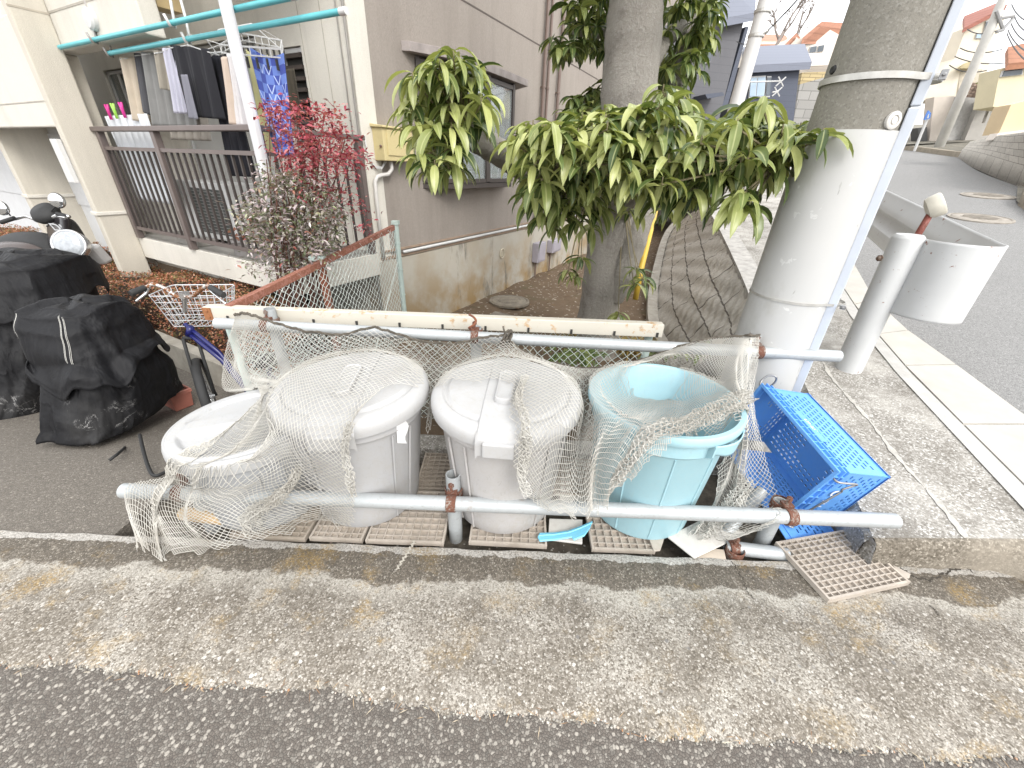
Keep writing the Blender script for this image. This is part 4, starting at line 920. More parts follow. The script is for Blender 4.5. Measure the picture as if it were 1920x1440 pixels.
for u0_, u1_, z0_, z1_, lab in ((3.66, 3.98, -.14, .20, 'nearer of two grey utility boxes low on the stained foundation'), (4.30, 4.72, -.06, .17, 'farther of two grey utility boxes low on the stained foundation')):
    root = thing('utility_box', B(u0_, 0, z0_), lab, 'utility box', 'boxes on the foundation'); mb = MB(); mb.bb(u0_, u1_, -.14, -.013, z0_, z1_); mb.build('case', M('lilac_grey', (.34, .32, .36), .5, .1, 5, 0), root, bevel=.01)
    mb = MB(); mb.bb(u0_+.03, u1_-.03, -.149, -.139, z0_+.03, z1_-.03); mb.build('cover', M('lilac_grey2', (.37, .35, .39), .5, .1, 5, 0), root, bevel=.006)
    mb = MB(); mb.tube([B(u0_+.08, -.06, z0_), B(u0_+.08, -.06, -.42)], .015, 8); mb.build('pipe', MPIPE, root)
vt = MB(); vt.lathe(B(2.57, -.012, .18), [(.075, .0), (.076, .012), (.066, .018), (.060, .010)], 32, (DA, V3(0, 0, 1), -DF))
for k in range(-4, 5):
    h = math.sqrt(.06**2-(k*.0125)**2); vt.box(B(2.57, -.018, .18+k*.0125), 2*h, .005, .006, (DA, DF, V3(0, 0, 1)))
tag(vt.build('wall_vent', M('ivory_vent', (.56, .50, .38), .5, .1, 8, 0), auto=40), 'round louvred ivory vent in the stained foundation', 'vent')
# air conditioner
ac = thing('air_conditioner', B(-.6, 1.5, .57), 'pale air conditioner unit standing on the balcony floor behind bars', 'air conditioner')
mb = MB(); mb.bb(-.74, -.44, 1.10, 1.98, .62, 1.16); mb.build('case', M('ac_white', (.55, .55, .54), .5, .08, 6, 0, grime=.2), ac, bevel=.012)
mb = MB(); mb.bb(-.7445, -.7405, 1.14, 1.72, .68, 1.10); g_ = mb.build('grille', M('ac_dark', (.05, .055, .05), .6), ac)
mb = MB()
for k in range(14): mb.bb(-.752, -.746, 1.14, 1.72, .695+k*.029, .700+k*.029)
mb.lathe(B(-.7465, 1.43, .89), [(.2, 0), (.205, .004), (.21, 0)], 30, (DF, V3(0, 0, 1), -DA)); mb.build('guard', M('ac_grey', (.22, .22, .21), .5), g_)
for v in (1.2, 1.85):
    mb = MB(); mb.bb(-.75, -.42, v-.04, v+.04, .569, .62); mb.build('foot', MDARKF, ac)
# clothes poles and their hangers
MTEAL = M('teal_pole', (.10, .44, .48), .35, .2, 3, 0)
PZ1, PZ2 = 2.20, 2.125
def cpole(u, z, v0, v1, lab):
    root = thing('clothes_pole', B(u, v0, z), lab, 'clothes pole', 'teal clothes poles'); mb = MB(); mb.tube([B(u, v0, z), B(u, v1, z)], .017, 14); mb.build('tube', MTEAL, root, smooth=False, auto=40)
    mb = MB(); mb.tube([B(u, v1, z), B(u, v1-.05, z)], .019, 14); mb.build('end_cap', MWPLAST, root, auto=40)
cpole(-1.03, PZ1, 2.58, -.68, 'empty teal clothes pole nearest the street in front of the balcony')
cpole(-.96, PZ2, 1.86, -.98, 'teal clothes pole carrying the washing')
for v, lab in ((1.86, 'left grey hook arm holding the teal poles'), (.62, 'right white hook arm holding the teal poles')):
    root = thing('pole_hanger', B(-.9, v, 3), lab, 'pole hook'); mb = MB()
    mb.tube([B(-1.0, v, 3.2), B(-1.0, v, 2.32), B(-1.02, v, 2.175), B(-1.05, v, 2.18), B(-1.07, v, 2.24)], .009, 8); mb.tube([B(-.93, v, 3.2), B(-.93, v, 2.25), B(-.945, v, 2.10), B(-.975, v, 2.105), B(-.99, v, 2.16)], .009, 8); mb.tube([B(-1.0, v, 2.62), B(-.93, v, 2.62)], .007, 8)
    mb.build('arm', M('bracket_grey', (.34, .32, .30) if v > 1 else (.66, .66, .64), .4, .1, 5, 0), root, smooth=True)
mb = MB(); mb.tube([B(-1.01, 1.9, 2.62), B(-1.01, 1.15, 2.46)], .008, 8)
for k in range(4): c = B(-1.01, 1.78-.19*k, 2.60-.041*k); mb.tube([c, c+V3(-.01, 0, .085)], .005, 6)
tag(mb.build('peg_rail', M('bracket_grey2', (.30, .28, .26), .4, .1, 5, 0), smooth=True), 'slanting grey rod with upright pegs above the empty teal pole', 'peg rail')
mb = MB(); mb.bb(-.80, -.62, 1.20, 1.34, 2.40, 2.66); mb.bb(-.82, -.60, 1.18, 1.36, 2.66, 2.68); tag(mb.build('yellow_case', M('ochre_board', (.55, .42, .22), .6, .15, 8, 0), bevel=.006), 'ochre yellow case hanging under the upper balcony', 'case')
mb = MB(); mb.lathe(B(-1.0, 1.83, 2.33), [(.075, 0), (.075, .03), (.06, .045), (0, .05)], 24, (DF, V3(0, 0, 1), -DA)); tag(mb.build('dome_vent', MWPLAST, auto=40), 'pale round vent cap on the upper parapet', 'vent')
# washing
def cloth_mat(name, c, pat=None):
    n = NT(name); f = n.noise(9, 5); col = n.mix(f, sc(c, .8), sc(c, 1.15)); n.bump(n.noise(400, 2), .15, .001); return n.fin(col, .9)
def garment(name, c4, u, mat, label, cat, fold=.012, nf=5, tilt=.0, parent=None, group='washing on the teal pole', sag=.0, hem=0., sleeves=False, hanger=True):
    n_ = DA; p0 = B(u, 0, 0)
    q = [PL(x, y, p0, n_) for x, y in c4]     # TL TR BR BL
    q[1] = q[1]+DA*tilt; q[2] = q[2]+DA*tilt
    ph = random.random()*6
    def fn(side):
        def f(i, j):
            a = q[0].lerp(q[1], i); b = q[3].lerp(q[2], i); jj = j*(1+hem*math.sin(i*7+ph)*.05); p = a.lerp(b, jj)
            p = p+V3(0, 0, -sag*math.sin(math.pi*i)*(1-j)); amp = fold*(.35+.65*j)
            w_ = math.sin(i*nf*2*math.pi+ph+.7*j)+.4*math.sin(i*nf*4.3*math.pi+1.3*ph-1.1*j)
            return p+DA*(amp*w_+side*.006*math.sin(math.pi*i)**.3)
        return f
    mb = MB(); mb.grid(fn(-1), 44, 24); mb.grid(fn(1), 44, 24); k = 45*25
    rim = [i*25 for i in range(45)]+[44*25+j for j in range(1, 25)]+[i*25+24 for i in range(43, -1, -1)]+[j for j in range(23, 0, -1)]
    for i in range(len(rim)): a, b = rim[i], rim[(i+1) % len(rim)]; mb.f.append((a, b, b+k, a+k))
    root = thing(name, q[0].lerp(q[1], .5), label, cat, group)
    mb.build('cloth', mat, root, smooth=True)
    if hanger:
        hb = MB(); t = q[0].lerp(q[1], .5); t2 = V3(t.x, t.y, 0); top = B(-.96, (t-BO).dot(DF), PZ2)
        hb.tube([top+V3(0, 0, .022)+DA*.0, top+V3(0, 0, .0)+DA*.022, t+V3(0, 0, .03), t], .003, 6); hb.tube([q[0]-V3(0, 0, .02), t+V3(0, 0, .01), q[1]-V3(0, 0, .02)], .004, 6); hb.build('hanger', MWPLAST, root)
    return root
C_ = cloth_mat
garment('trousers', [(222, 106), (256, 98), (272, 228), (250, 226)], -0.93, C_('sand_cloth', (.50, .43, .34)), 'sand coloured trousers, leftmost of the washing', 'trousers', tilt=.2)
garment('shirt', [(250, 99), (270, 95), (296, 236), (266, 210)], -0.90, C_('charcoal_cloth', (.085, .085, .095)), 'charcoal shirt between sand trousers and grey shirt', 'shirt', tilt=.25)
garment('shirt', [(264, 97), (292, 92), (318, 234), (288, 236)], -0.94, C_('grey_cloth', (.23, .23, .225)), 'mid grey shirt right of the charcoal shirt', 'shirt', tilt=.22)
garment('shirt', [(287, 94), (308, 90), (318, 172), (298, 166)], -0.98, C_('khaki_cloth', (.30, .275, .23)), 'short khaki shirt hanging between grey and lavender ones', 'shirt', tilt=.2)
garment('undershirt', [(296, 92), (316, 90), (352, 262), (322, 262)], -0.84, C_('taupe_cloth', (.36, .33, .29)), 'long taupe undershirt behind the lavender shirt', 'shirt', tilt=.2)
garment('shirt', [(303, 90), (322, 85), (344, 212), (326, 212)], -1.00, C_('lavender_cloth', (.44, .44, .52)), 'pale lavender long sleeved shirt beside the black jumper', 'shirt', tilt=.1)
garment('jumper', [(317, 84), (392, 92), (418, 224), (350, 218)], -0.97, C_('black_cloth', (.010, .010, .014)), 'wide black jumper in the middle of the washing', 'jumper', nf=3, fold=.02)
garment('trousers', [(386, 104), (424, 104), (480, 332), (434, 330)], -0.89, C_('black_cloth2', (.014, .014, .020)), 'long black trousers reaching below the handrail', 'trousers', nf=3, fold=.018)
garment('shirt', [(340, 140), (352, 140), (374, 224), (357, 222)], -1.03, C_('slate_cloth', (.17, .17, .20)), 'slate grey sleeve hanging over the black jumper', 'shirt', nf=1, hanger=False)
garment('stocking', [(413, 108), (424, 106), (444, 234), (428, 232)], -1.00, C_('beige_knit', (.48, .39, .32)), 'beige stocking hanging beside the white pole', 'stocking', nf=1, hanger=False)
garment('sock', [(424, 102), (440, 100), (462, 236), (446, 236)], -0.98, C_('white_knit', (.56, .54, .54)), 'white and grey leggings pegged beside the white pole', 'leggings', nf=2, hanger=False)
# blue towel woven in a check
def mat_towel():
    n = NT('blue_check_towel'); uv = n.t.nodes.new('ShaderNodeUVMap').outputs[0]; ck = n.t.nodes.new('ShaderNodeTexChecker'); ck.inputs['Scale'].default_value = 1
    mp = n.t.nodes.new('ShaderNodeMapping'); mp.inputs['Scale'].default_value = (5, 11, 1); n.l(uv, mp.inputs[0]); n.l(mp.outputs[0], ck.inputs[0])
    ck.inputs[1].default_value = (.045, .07, .30, 1); ck.inputs[2].default_value = (.12, .19, .50, 1)
    x = n.xyz(mp.outputs[0]); fx = n.math('FRACT', x[0]); fy = n.math('FRACT', x[1])
    tri = n.math('SUBTRACT', n.math('ABSOLUTE', n.math('SUBTRACT', fx, .5)), n.math('MULTIPLY', n.math('SUBTRACT', 1., fy), .45))
    ln = n.math('LESS_THAN', n.math('ABSOLUTE', tri), .07); wn = n.t.nodes.new('ShaderNodeTexWhiteNoise'); fl_ = n.t.nodes.new('ShaderNodeVectorMath'); fl_.operation = 'FLOOR'; n.l(mp.outputs[0], fl_.inputs[0]); n.l(fl_.outputs[0], wn.inputs[0])
    on = n.math('MULTIPLY', ln, n.math('GREATER_THAN', wn.outputs[0], .62)); n.bump(n.noise(300, 2), .3, .002)
    return n.fin(n.mix(on, ck.outputs[0], (.36, .44, .68)), .9)
def towel(name, c4, u, mat, label, fold, nf, uv=False, tilt=0):
    q = [PL(x, y, B(u, 0, 0), DA) for x, y in c4]; mb = MB(); nu, nv = 40, 40
    def f(i, j):
        p = q[0].lerp(q[1], i).lerp(q[3].lerp(q[2], i), j); return p-V3(0, 0, .03*math.sin(math.pi*i)*(1-j))+DA*(fold*(.4+j)*math.sin(i*nf*6.28+.5+j)+tilt*i)
    mb.grid(f, nu, nv); o = mb.build(name, mat, smooth=True, solid=.008); tag(o, label, 'towel', 'washing on the teal pole')
    ul = o.data.uv_layers.new(name='UVMap')
    for lp in o.data.loops: i, j = divmod(lp.vertex_index, nv+1); ul.data[lp.index].uv = (i/nu, j/nv)
towel('towel', [(466, 88), (532, 100), (556, 290), (512, 292)], -.90, mat_towel(), 'blue checked towel pegged to the wire drying rack', .015, 1.5, True)
towel('towel', [(460, 92), (476, 96), (512, 290), (494, 290)], -.84, C_('yellow_print', (.45, .43, .22)), 'yellow and green printed towel behind the blue one', .012, 1, tilt=.1)
garment('singlet', [(535, 130), (552, 128), (570, 225), (548, 225)], -0.42, C_('olive_black', (.06, .05, .035)), 'dark olive singlet right of the blue towel', 'shirt', nf=1, hanger=False)
rk = thing('drying_rack', B(-.7, .3, 2.1), 'oblong wire drying rack with pegs hanging from the teal pole', 'drying rack')
mb = MB(); P4 = [PL(x, y, B(uu, 0, 0), DA) for x, y, uu in ((412, 84, -.95), (452, 62, -.5), (528, 76, -.45), (526, 92, -.9))]
mb.tube(P4, .006, 6, closed=True); mb.tube([p-V3(0, 0, .045) for p in P4], .004, 6, closed=True)
for k in range(4):
    a, b = P4[k], P4[(k+1) % 4]
    for t in (.0, .17, .33, .5, .67, .83): p = a.lerp(b, t); mb.tube([p, p-V3(0, 0, .05)], .003, 5)
mid = (P4[0]+P4[1]+P4[2]+P4[3])/4
for p in P4: mb.tube([p, mid+V3(0, 0, .10)], .0025, 5)
mb.tube([mid+V3(0, 0, .10), B(-.96, (mid-BO).dot(DF), PZ2+.02)], .004, 6); mb.build('frame', MWPLAST, rk)
mb = MB()
for k in range(4):
    a, b = P4[k], P4[(k+1) % 4]
    for t in (.1, .25, .42, .58, .75, .9): p = a.lerp(b, t)-V3(0, 0, .085); mb.box(p, .010, .014, .06, (DF, DA, V3(0, 0, 1)))
mb.build('pegs', MDARK, rk)
rk = thing('drying_rack', B(-.75, 1.0, 2.05), 'small mint green drying rack with pegs before the black jumper', 'drying rack')
mb = MB(); a, b = PL(358, 103, B(-.85, 0, 0), DA), PL(416, 98, B(-.85, 0, 0), DA); mb.tube([a, b], .006, 6); mb.tube([a+DA*.2, b+DA*.2], .006, 6); mb.tube([a, a+DA*.2], .005, 6); mb.tube([b, b+DA*.2], .005, 6); t = a.lerp(b, .65)+DA*.1; mb.tube([a, t+V3(0, 0, .07), b], .003, 5); mb.tube([t+V3(0, 0, .07), B(-.96, (t-BO).dot(DF), PZ2+.02)], .004, 6); mb.build('frame', MWPLAST, rk)
mb = MB()
for k in range(10):
    p = a.lerp(b, .05+.1*k)+DA*(.2*(k % 2))-V3(0, 0, .05); mb.prism([p+DF*.008, p-DF*.008, p-DF*.014-V3(0, 0, .045+.02*(k % 3)), p+DF*.012-V3(0, 0, .045)], DA*.012)
mb.build('pegs', M('mint_plastic', (.40, .66, .50), .4, .1, 5, 0), rk)
# sheet with coloured pegs, draped over a low line behind the bars
garment('sheet', [(196, 218), (276, 213), (330, 384), (262, 372)], -.90, C_('white_sheet', (.56, .58, .60)), 'white sheet hanging behind the left end of the railing', 'sheet', nf=7, fold=.03, hanger=False, group=None)
for x, y, c, lab in ((203, 208, (.55, .03, .22), 'dark pink clothes peg at the left end of the white sheet'), (214, 206, (.32, .62, .10), 'lime green clothes peg on the white sheet'), (229, 204, (.62, .04, .28), 'bright pink clothes peg right of the lime one')):
    mb = MB(); p = PL(x, y, B(-.93, 0, 0), DA)
    for s in (-1, 1): mb.tube([p+DF*.028*s+V3(0, 0, .05), p+DF*.008*s, p+DF*.014*s-V3(0, 0, .07)], [.009, .011, .007], 6)
    tag(mb.build('clothes_peg', M('peg_'+lab[:4], c, .4, .05, 5, 0), smooth=True), lab, 'peg', 'pegs on the white sheet')
# odds on the balcony floor
def flowerpot(u, v, r, h, lab):
    root = thing('flower_pot', B(u, v, .568), lab, 'flower pot', 'pots on the balcony'); mb = MB(); mb.lathe(B(u, v, .568), [(0, .0), (r*.75, 0), (r, h), (r*1.08, h), (r*1.08, h*.85), (r*.95, h*.84), (r*.9, h*.8), (0, h*.8)], 24); mb.build('pot', M('pot_clay', (.30, .28, .27), .7, .2, 8), root, auto=40)
    mb = MB()
    for k in range(26): a = random.random()*6.28; rr = r*random.random(); p = B(u, v, .568+h*.8)+V3(rr*math.cos(a), rr*math.sin(a), random.random()*.12); mb.add([p, p+V3(.02, .006, .02), p+V3(.035, .0, -.005), p+V3(.015, -.012, -.006)], [(0, 1, 2, 3)])
    mb.build('dry_leaves', M('dry_leaf', (.22, .09, .05), .7, .5, 40, 0), root)
flowerpot(-.86, .85, .09, .14, 'left clay pot of dry leaves on the balcony floor'); flowerpot(-.84, .55, .10, .13, 'right clay pot of dry leaves on the balcony floor')
mb = MB(); mb.bb(-.93, -.75, 1.5, 1.9, .569, .63); tag(mb.build('concrete_block', MCONC, bevel=.006), 'grey concrete block lying on the balcony edge', 'block')
# ================================================================== planting
def leaf_mat(name, stops, rough=.38, mid=(.40, .42, .16), trans=.25, midw=.7):
    n = NT(name); g = n.t.nodes.new('ShaderNodeNewGeometry'); at = n.t.nodes.new('ShaderNodeAttribute'); at.attribute_name = 'mid'
    c = n.ramp(g.outputs['Random Per Island'], stops); c = n.mix(n.ramp(n.noise(22, 4), [(.3, .35), (.6, 0.)]), c, n.mix(1, c, (.55, .6, .5), 'MULTIPLY'))
    c = n.mix(n.math('MULTIPLY', n.ramp(at.outputs['Fac'], [(.80, 0.), (1., 1.)]), midw), c, mid)
    n.fin(c, rough); tr = n.t.nodes.new('ShaderNodeBsdfTranslucent'); n.l(n.mix(1, c, (1.1, 1.15, .6), 'MULTIPLY'), tr.inputs[0])
    ms = n.t.nodes.new('ShaderNodeMixShader'); ms.inputs[0].default_value = trans; n.l(n.b.outputs[0], ms.inputs[1]); n.l(tr.outputs[0], ms.inputs[2]); n.l(ms.outputs[0], n.out.inputs[0])
    return n.m
def leaves(name, P, az, pitch, droop, L, W, mat, parent=None, seg=6, fold=.35, roll=None, power=(.7, .9), recenter=True):
    """many lance-shaped leaf blades in one crown mesh"""
    P = np.asarray(P, float); N = len(P); s = np.linspace(0, 1, seg+1)
    az, pitch, droop, L, W = [np.broadcast_to(np.asarray(a, float), (N,)) for a in (az, pitch, droop, L, W)]
    roll = np.zeros(N) if roll is None else np.broadcast_to(roll, (N,))
    th = pitch[:, None]-droop[:, None]*s[None]**.85
    h = np.stack([np.sin(az), np.cos(az), 0*az], 1); side = np.stack([np.cos(az), -np.sin(az), 0*az], 1)
    ds = L[:, None]/seg; cx = np.cumsum(np.concatenate([np.zeros((N, 1)), (np.cos(th[:, :-1])+np.cos(th[:, 1:]))/2*ds], 1), 1); cz = np.cumsum(np.concatenate([np.zeros((N, 1)), (np.sin(th[:, :-1])+np.sin(th[:, 1:]))/2*ds], 1), 1)
    C = P[:, None]+h[:, None]*cx[..., None]; C[..., 2] += cz
    nrm = -h[:, None]*np.sin(th)[..., None]; nrm[..., 2] = np.cos(th)
    w = s**power[0]*(1-s)**power[1]; w = w/w.max(); w[0] = .05; w[-1] = .0
    cr_, sr_ = np.cos(roll)[:, None, None], np.sin(roll)[:, None, None]
    sd = side[:, None]*cr_+nrm*sr_; nr = nrm*cr_-side[:, None]*sr_
    e = W[:, None, None]*w[None, :, None]*.5
    A_ = C+sd*e*math.cos(fold)+nr*e*math.sin(fold); D_ = C-sd*e*math.cos(fold)+nr*e*math.sin(fold)
    V = np.stack([A_, C, D_], 2).reshape(-1, 3)
    k = np.arange(seg); q = np.array([[[3*i, 3*i+3, 3*i+4, 3*i+1], [3*i+1, 3*i+4, 3*i+5, 3*i+2]] for i in k]).reshape(-1, 4)
    F = (q[None]+(np.arange(N)*(seg+1)*3)[:, None, None]).reshape(-1, 4)
    off = np.zeros(3)
    if parent is not None: off = np.array(wloc(parent))
    me = bpy.data.meshes.new(name); me.vertices.add(len(V)); me.vertices.foreach_set('co', (V-off).ravel()); me.loops.add(F.size); me.loops.foreach_set('vertex_index', F.ravel())
    me.polygons.add(len(F)); me.polygons.foreach_set('loop_start', np.arange(len(F))*4); me.polygons.foreach_set('use_smooth', np.ones(len(F), bool)); me.update(); me.validate()
    a = me.attributes.new('mid', 'FLOAT', 'POINT'); a.data.foreach_set('value', np.tile([0, 1, 0], N*(seg+1)).astype(float))
    me.materials.append(mat); o = bpy.data.objects.new(name, me); COL.objects.link(o)
    if parent is not None: o.parent = parent
    return o
def inpoly(x, y, P):
    c = False; n = len(P)
    for i in range(n):
        (x1, y1), (x2, y2) = P[i], P[i-1]
        if (y1 > y) != (y2 > y) and x < (x2-x1)*(y-y1)/(y2-y1)+x1: c = not c
    return c
def sample(poly, n, y0, y1, rng, dmin=0):
    xs = [p[0] for p in poly]; ys = [p[1] for p in poly]; out = []; px = []; tries = 0
    while len(out) < n and tries < n*200:
        tries += 1
        x, y = rng.uniform(min(xs), max(xs)), rng.uniform(min(ys), max(ys))
        if inpoly(x, y, poly) and all((x-a)**2+(y-b)**2 > dmin*dmin for a, b in px[-200:]):
            px.append((x, y)); out.append(Y(x, y, rng.uniform(y0, y1)))
    return out
rng = random.Random(11)
def mat_bark():
    n = NT('grey_bark'); f = n.noise(5, 7, .7, vec=n.mapping(scale=(1, 1, .45))); g = n.noise(42, 6, .8)
    c = n.mix(f, (.24, .215, .185), (.48, .45, .40)); c = n.mix(n.ramp(g, [(.5, 0.), (.7, .6)]), c, (.54, .51, .47)); c = n.mix(n.ramp(n.noise(3, 6, .7), [(.54, 0.), (.7, .6)]), c, (.12, .10, .08))
    n.bump(n.math('ADD', g, n.noise(14, 5, .7, vec=n.mapping(scale=(1, 1, .35)))), 1., .035); return n.fin(c, .92)
MBARK = mat_bark()
def limb(pts, r, n=22, wob_=.10, sub=10):
    P = []; R_ = []
    for k in range((len(pts)-1)*sub+1):
        t = k/((len(pts)-1)*sub); P.append(cr(pts, t)); i = min(int(t*(len(r)-1)), len(r)-2); f = t*(len(r)-1)-i; rr = r[i]*(1-f)+r[i+1]*f
        R_.append(rr*(1+wob_*(.5*math.sin(k*.9)+.5*math.sin(k*2.3+1))*.5))
    mb = MB(); mb.tube(P, R_, n)
    v = np.array(mb.v); a = v*9; d = .5*np.sin(a[:, 0]*1.3+a[:, 2])+.5*np.sin(a[:, 1]*1.7-a[:, 2]*.6); 
    ctr = np.repeat(np.array([tuple(p) for p in P]), n, 0); v = ctr+(v-ctr)*(1+wob_*.5*d[:, None]); mb.v = [tuple(q) for q in v]; return mb
TB = Y(1122, 652, 4.1); TY = 4.1
tree = thing('broadleaf_tree', TB, 'broadleaf tree with drooping glossy leaves growing behind the bins', 'tree')
tr = [TB-V3(0, 0, .2), TB, Y(1125, 560, TY), Y(1150, 420, TY), Y(1172, 250, TY), Y(1188, 60, TY), Y(1195, -120, TY), Y(1200, -400, TY)]
t_ = limb(tr, [.30, .245, .205, .215, .225, .215, .20, .17], 28); t_.build('trunk', MBARK, tree, smooth=True)
t2 = [Y(1150, 560, 4.02), Y(1172, 500, 3.96), Y(1200, 420, 3.98), Y(1232, 320, 4.1), Y(1262, 180, 4.4), Y(1300, 40, 4.8), Y(1330, -120, 5.2)]
limb(t2, [.10, .12, .11, .10, .085, .07, .05], 18).build('limb', MBARK, tree, smooth=True)
l1 = [tr[3]+V3(-.05, -.1, .1), Y(1010, 330, 3.5), Y(935, 285, 3.0), Y(866, 243, 2.62)]; limb(l1, [.12, .10, .085, .072], 18, .2).build('limb', MBARK, tree, smooth=True)
l2 = [tr[3]+V3(.05, -.1, .1), Y(1220, 330, 3.2), Y(1330, 310, 2.6), Y(1470, 285, 2.15)]; limb(l2, [.09, .05, .032, .015], 12, .15).build('limb', MBARK, tree, smooth=True)
l3 = [tr[3]+V3(0, -.15, .15), Y(1120, 330, 3.2), Y(1060, 300, 2.6), Y(1010, 290, 2.3)]; limb(l3, [.08, .05, .035, .018], 12, .15).build('limb', MBARK, tree, smooth=True)
l4 = [tr[5], Y(1110, 60, 4.6), Y(1060, 60, 5.0)]; limb(l4, [.07, .04, .02], 10, .15).build('limb', MBARK, tree, smooth=True)
l5 = [tr[5]+V3(.1, 0, -.3), Y(1270, 55, 4.6), Y(1320, 75, 5.0), Y(1335, 20, 5.2)]; limb(l5, [.09, .06, .04, .02], 12, .2).build('limb', MBARK, tree, smooth=True)
ros = []
PL_ = [(772, 130), (800, 112), (850, 92), (885, 100), (905, 160), (905, 215), (860, 250), (850, 318), (790, 300), (765, 190)]
PM_ = [(965, 255), (990, 225), (1060, 205), (1130, 190), (1200, 195), (1255, 160), (1290, 190), (1340, 235), (1400, 190), (1432, 178), (1450, 215), (1545, 232), (1550, 262), (1470, 285), (1420, 320), (1350, 325), (1290, 350), (1180, 350), (1080, 370), (1010, 350), (985, 300)]
for p in sample([(x, y) for x, y in PL_], 46, 2.35, 2.85, rng, 15): ros.append((p, 1.))
for p in sample(PM_, 215, 1.98, 2.9, rng, 12): ros.append((p, 1.))
for x, y, yy in ((1000, 355, 2.3), (1015, 345, 2.4), (1045, 365, 2.4), (1070, 372, 2.35), (1100, 360, 2.4), (1025, 402, 2.5), (1085, 410, 2.55), (1040, 420, 2.6), (1120, 385, 2.6), (1385, 372, 2.0), (1400, 380, 2.05), (1300, 360, 2.3), (1240, 370, 2.5), (1432, 180, 2.1), (1545, 240, 1.93), (1500, 245, 2.0), (1470, 232, 2.05), (1245, 158, 2.6), (1256, 175, 2.4), (850, 95, 2.4), (815, 120, 2.4), (1395, 352, 2.0), (1010, 370, 2.5), (1030, 385, 2.45), (1060, 395, 2.5), (1095, 388, 2.5), (1090, 480, 3.6), (1080, 515, 3.55), (1065, 505, 3.6), (1195, 500, 3.6), (1190, 530, 3.6), (1205, 520, 3.7), (1110, 420, 3.0), (1180, 390, 3.0), (1160, 585, 3.7), (1260, 390, 3.0), (785, 285, 2.4), (815, 300, 2.35), (840, 310, 2.4), (1350, 330, 2.3), (1460, 300, 2.1)): ros.append((Y(x, y, yy), 1.))
P_, az_, pi_, dr_, L_, W_ = [], [], [], [], [], []
tw = MB(); lp = [cr(l, k/20) for l in (l1, l2, l3) for k in range(21)]
for c, kk in ros:
    n = rng.randint(7, 11); a0 = rng.random()*6.28
    for k in range(n):
        a = a0+k*2.4; P_.append(tuple(c+V3(math.sin(a), math.cos(a), 0)*.006-V3(0, 0, .05*(k/n)))); az_.append(a+rng.uniform(-.2, .2)); young = k > n-4
        pi_.append(rng.uniform(.1, .8) if young else rng.uniform(-.5, .45)); dr_.append(rng.uniform(1.0, 1.9)); l = rng.uniform(.14, .215)*(.8 if young else 1); L_.append(l); W_.append(l*rng.uniform(.22, .29))
    q = min(lp, key=lambda p: (p-c).length)
    if (q-c).length < 1.4: tw.tube([q, q.lerp(c, .5)+V3(0, 0, -.03), c-V3(0, 0, .03), c], [.008, .005, .004, .003], 5)
pi_ = np.array(pi_); dr_ = np.minimum(np.array(dr_), pi_+1.52)
MLEAF = leaf_mat('glossy_leaf', [(0, (.045, .075, .022)), (.22, (.10, .14, .042)), (.45, (.20, .24, .075)), (.72, (.34, .37, .13)), (1, (.48, .50, .20))], .30, (.50, .52, .25))
leaves('low_crown', P_, az_, pi_, dr_, L_, W_, MLEAF, tree, roll=RNG.uniform(-.5, .5, len(P_)))
tw.build('twigs', M('twig_bark', (.20, .17, .10), .8, .2, 20, 0), tree)
ros2 = []
for poly, n, y0, y1 in (([(1065, 0), (1140, -30), (1145, 90), (1125, 110), (1095, 100), (1070, 70)], 34, 4.2, 5.2), ([(1030, 70), (1080, 72), (1075, 110), (1040, 100)], 9, 4.2, 4.8), ([(1235, -20), (1345, -20), (1340, 60), (1310, 140), (1262, 165), (1240, 110)], 60, 4.2, 5.4), ([(1070, 185), (1140, 150), (1140, 225), (1080, 230), (1050, 215)], 26, 4.2, 4.9), ([(1225, 100), (1290, 120), (1280, 175), (1230, 170)], 16, 4.4, 5.2), ([(1060, -20), (1350, -20), (1400, -260), (1000, -260)], 90, 3.6, 5.4)):
    ros2 += sample(poly, n, y0, y1, rng, 7)
P_, az_, pi_, dr_, L_, W_ = [], [], [], [], [], []
for c in ros2:
    n = rng.randint(7, 10); a0 = rng.random()*6.28
    for k in range(n):
        a = a0+k*2.4; P_.append(tuple(c)); az_.append(a); pi_.append(rng.uniform(-.4, .6)); dr_.append(rng.uniform(.9, 1.7)); l = rng.uniform(.13, .20); L_.append(l); W_.append(l*rng.uniform(.25, .33))
pi_ = np.array(pi_); dr_ = np.minimum(np.array(dr_), pi_+1.52)
leaves('high_crown', P_, az_, pi_, dr_, L_, W_, leaf_mat('upper_leaf', [(0, (.04, .068, .02)), (.35, (.085, .125, .036)), (.7, (.17, .21, .065)), (1, (.40, .43, .16))], .34), tree, roll=RNG.uniform(-.5, .5, len(P_)))
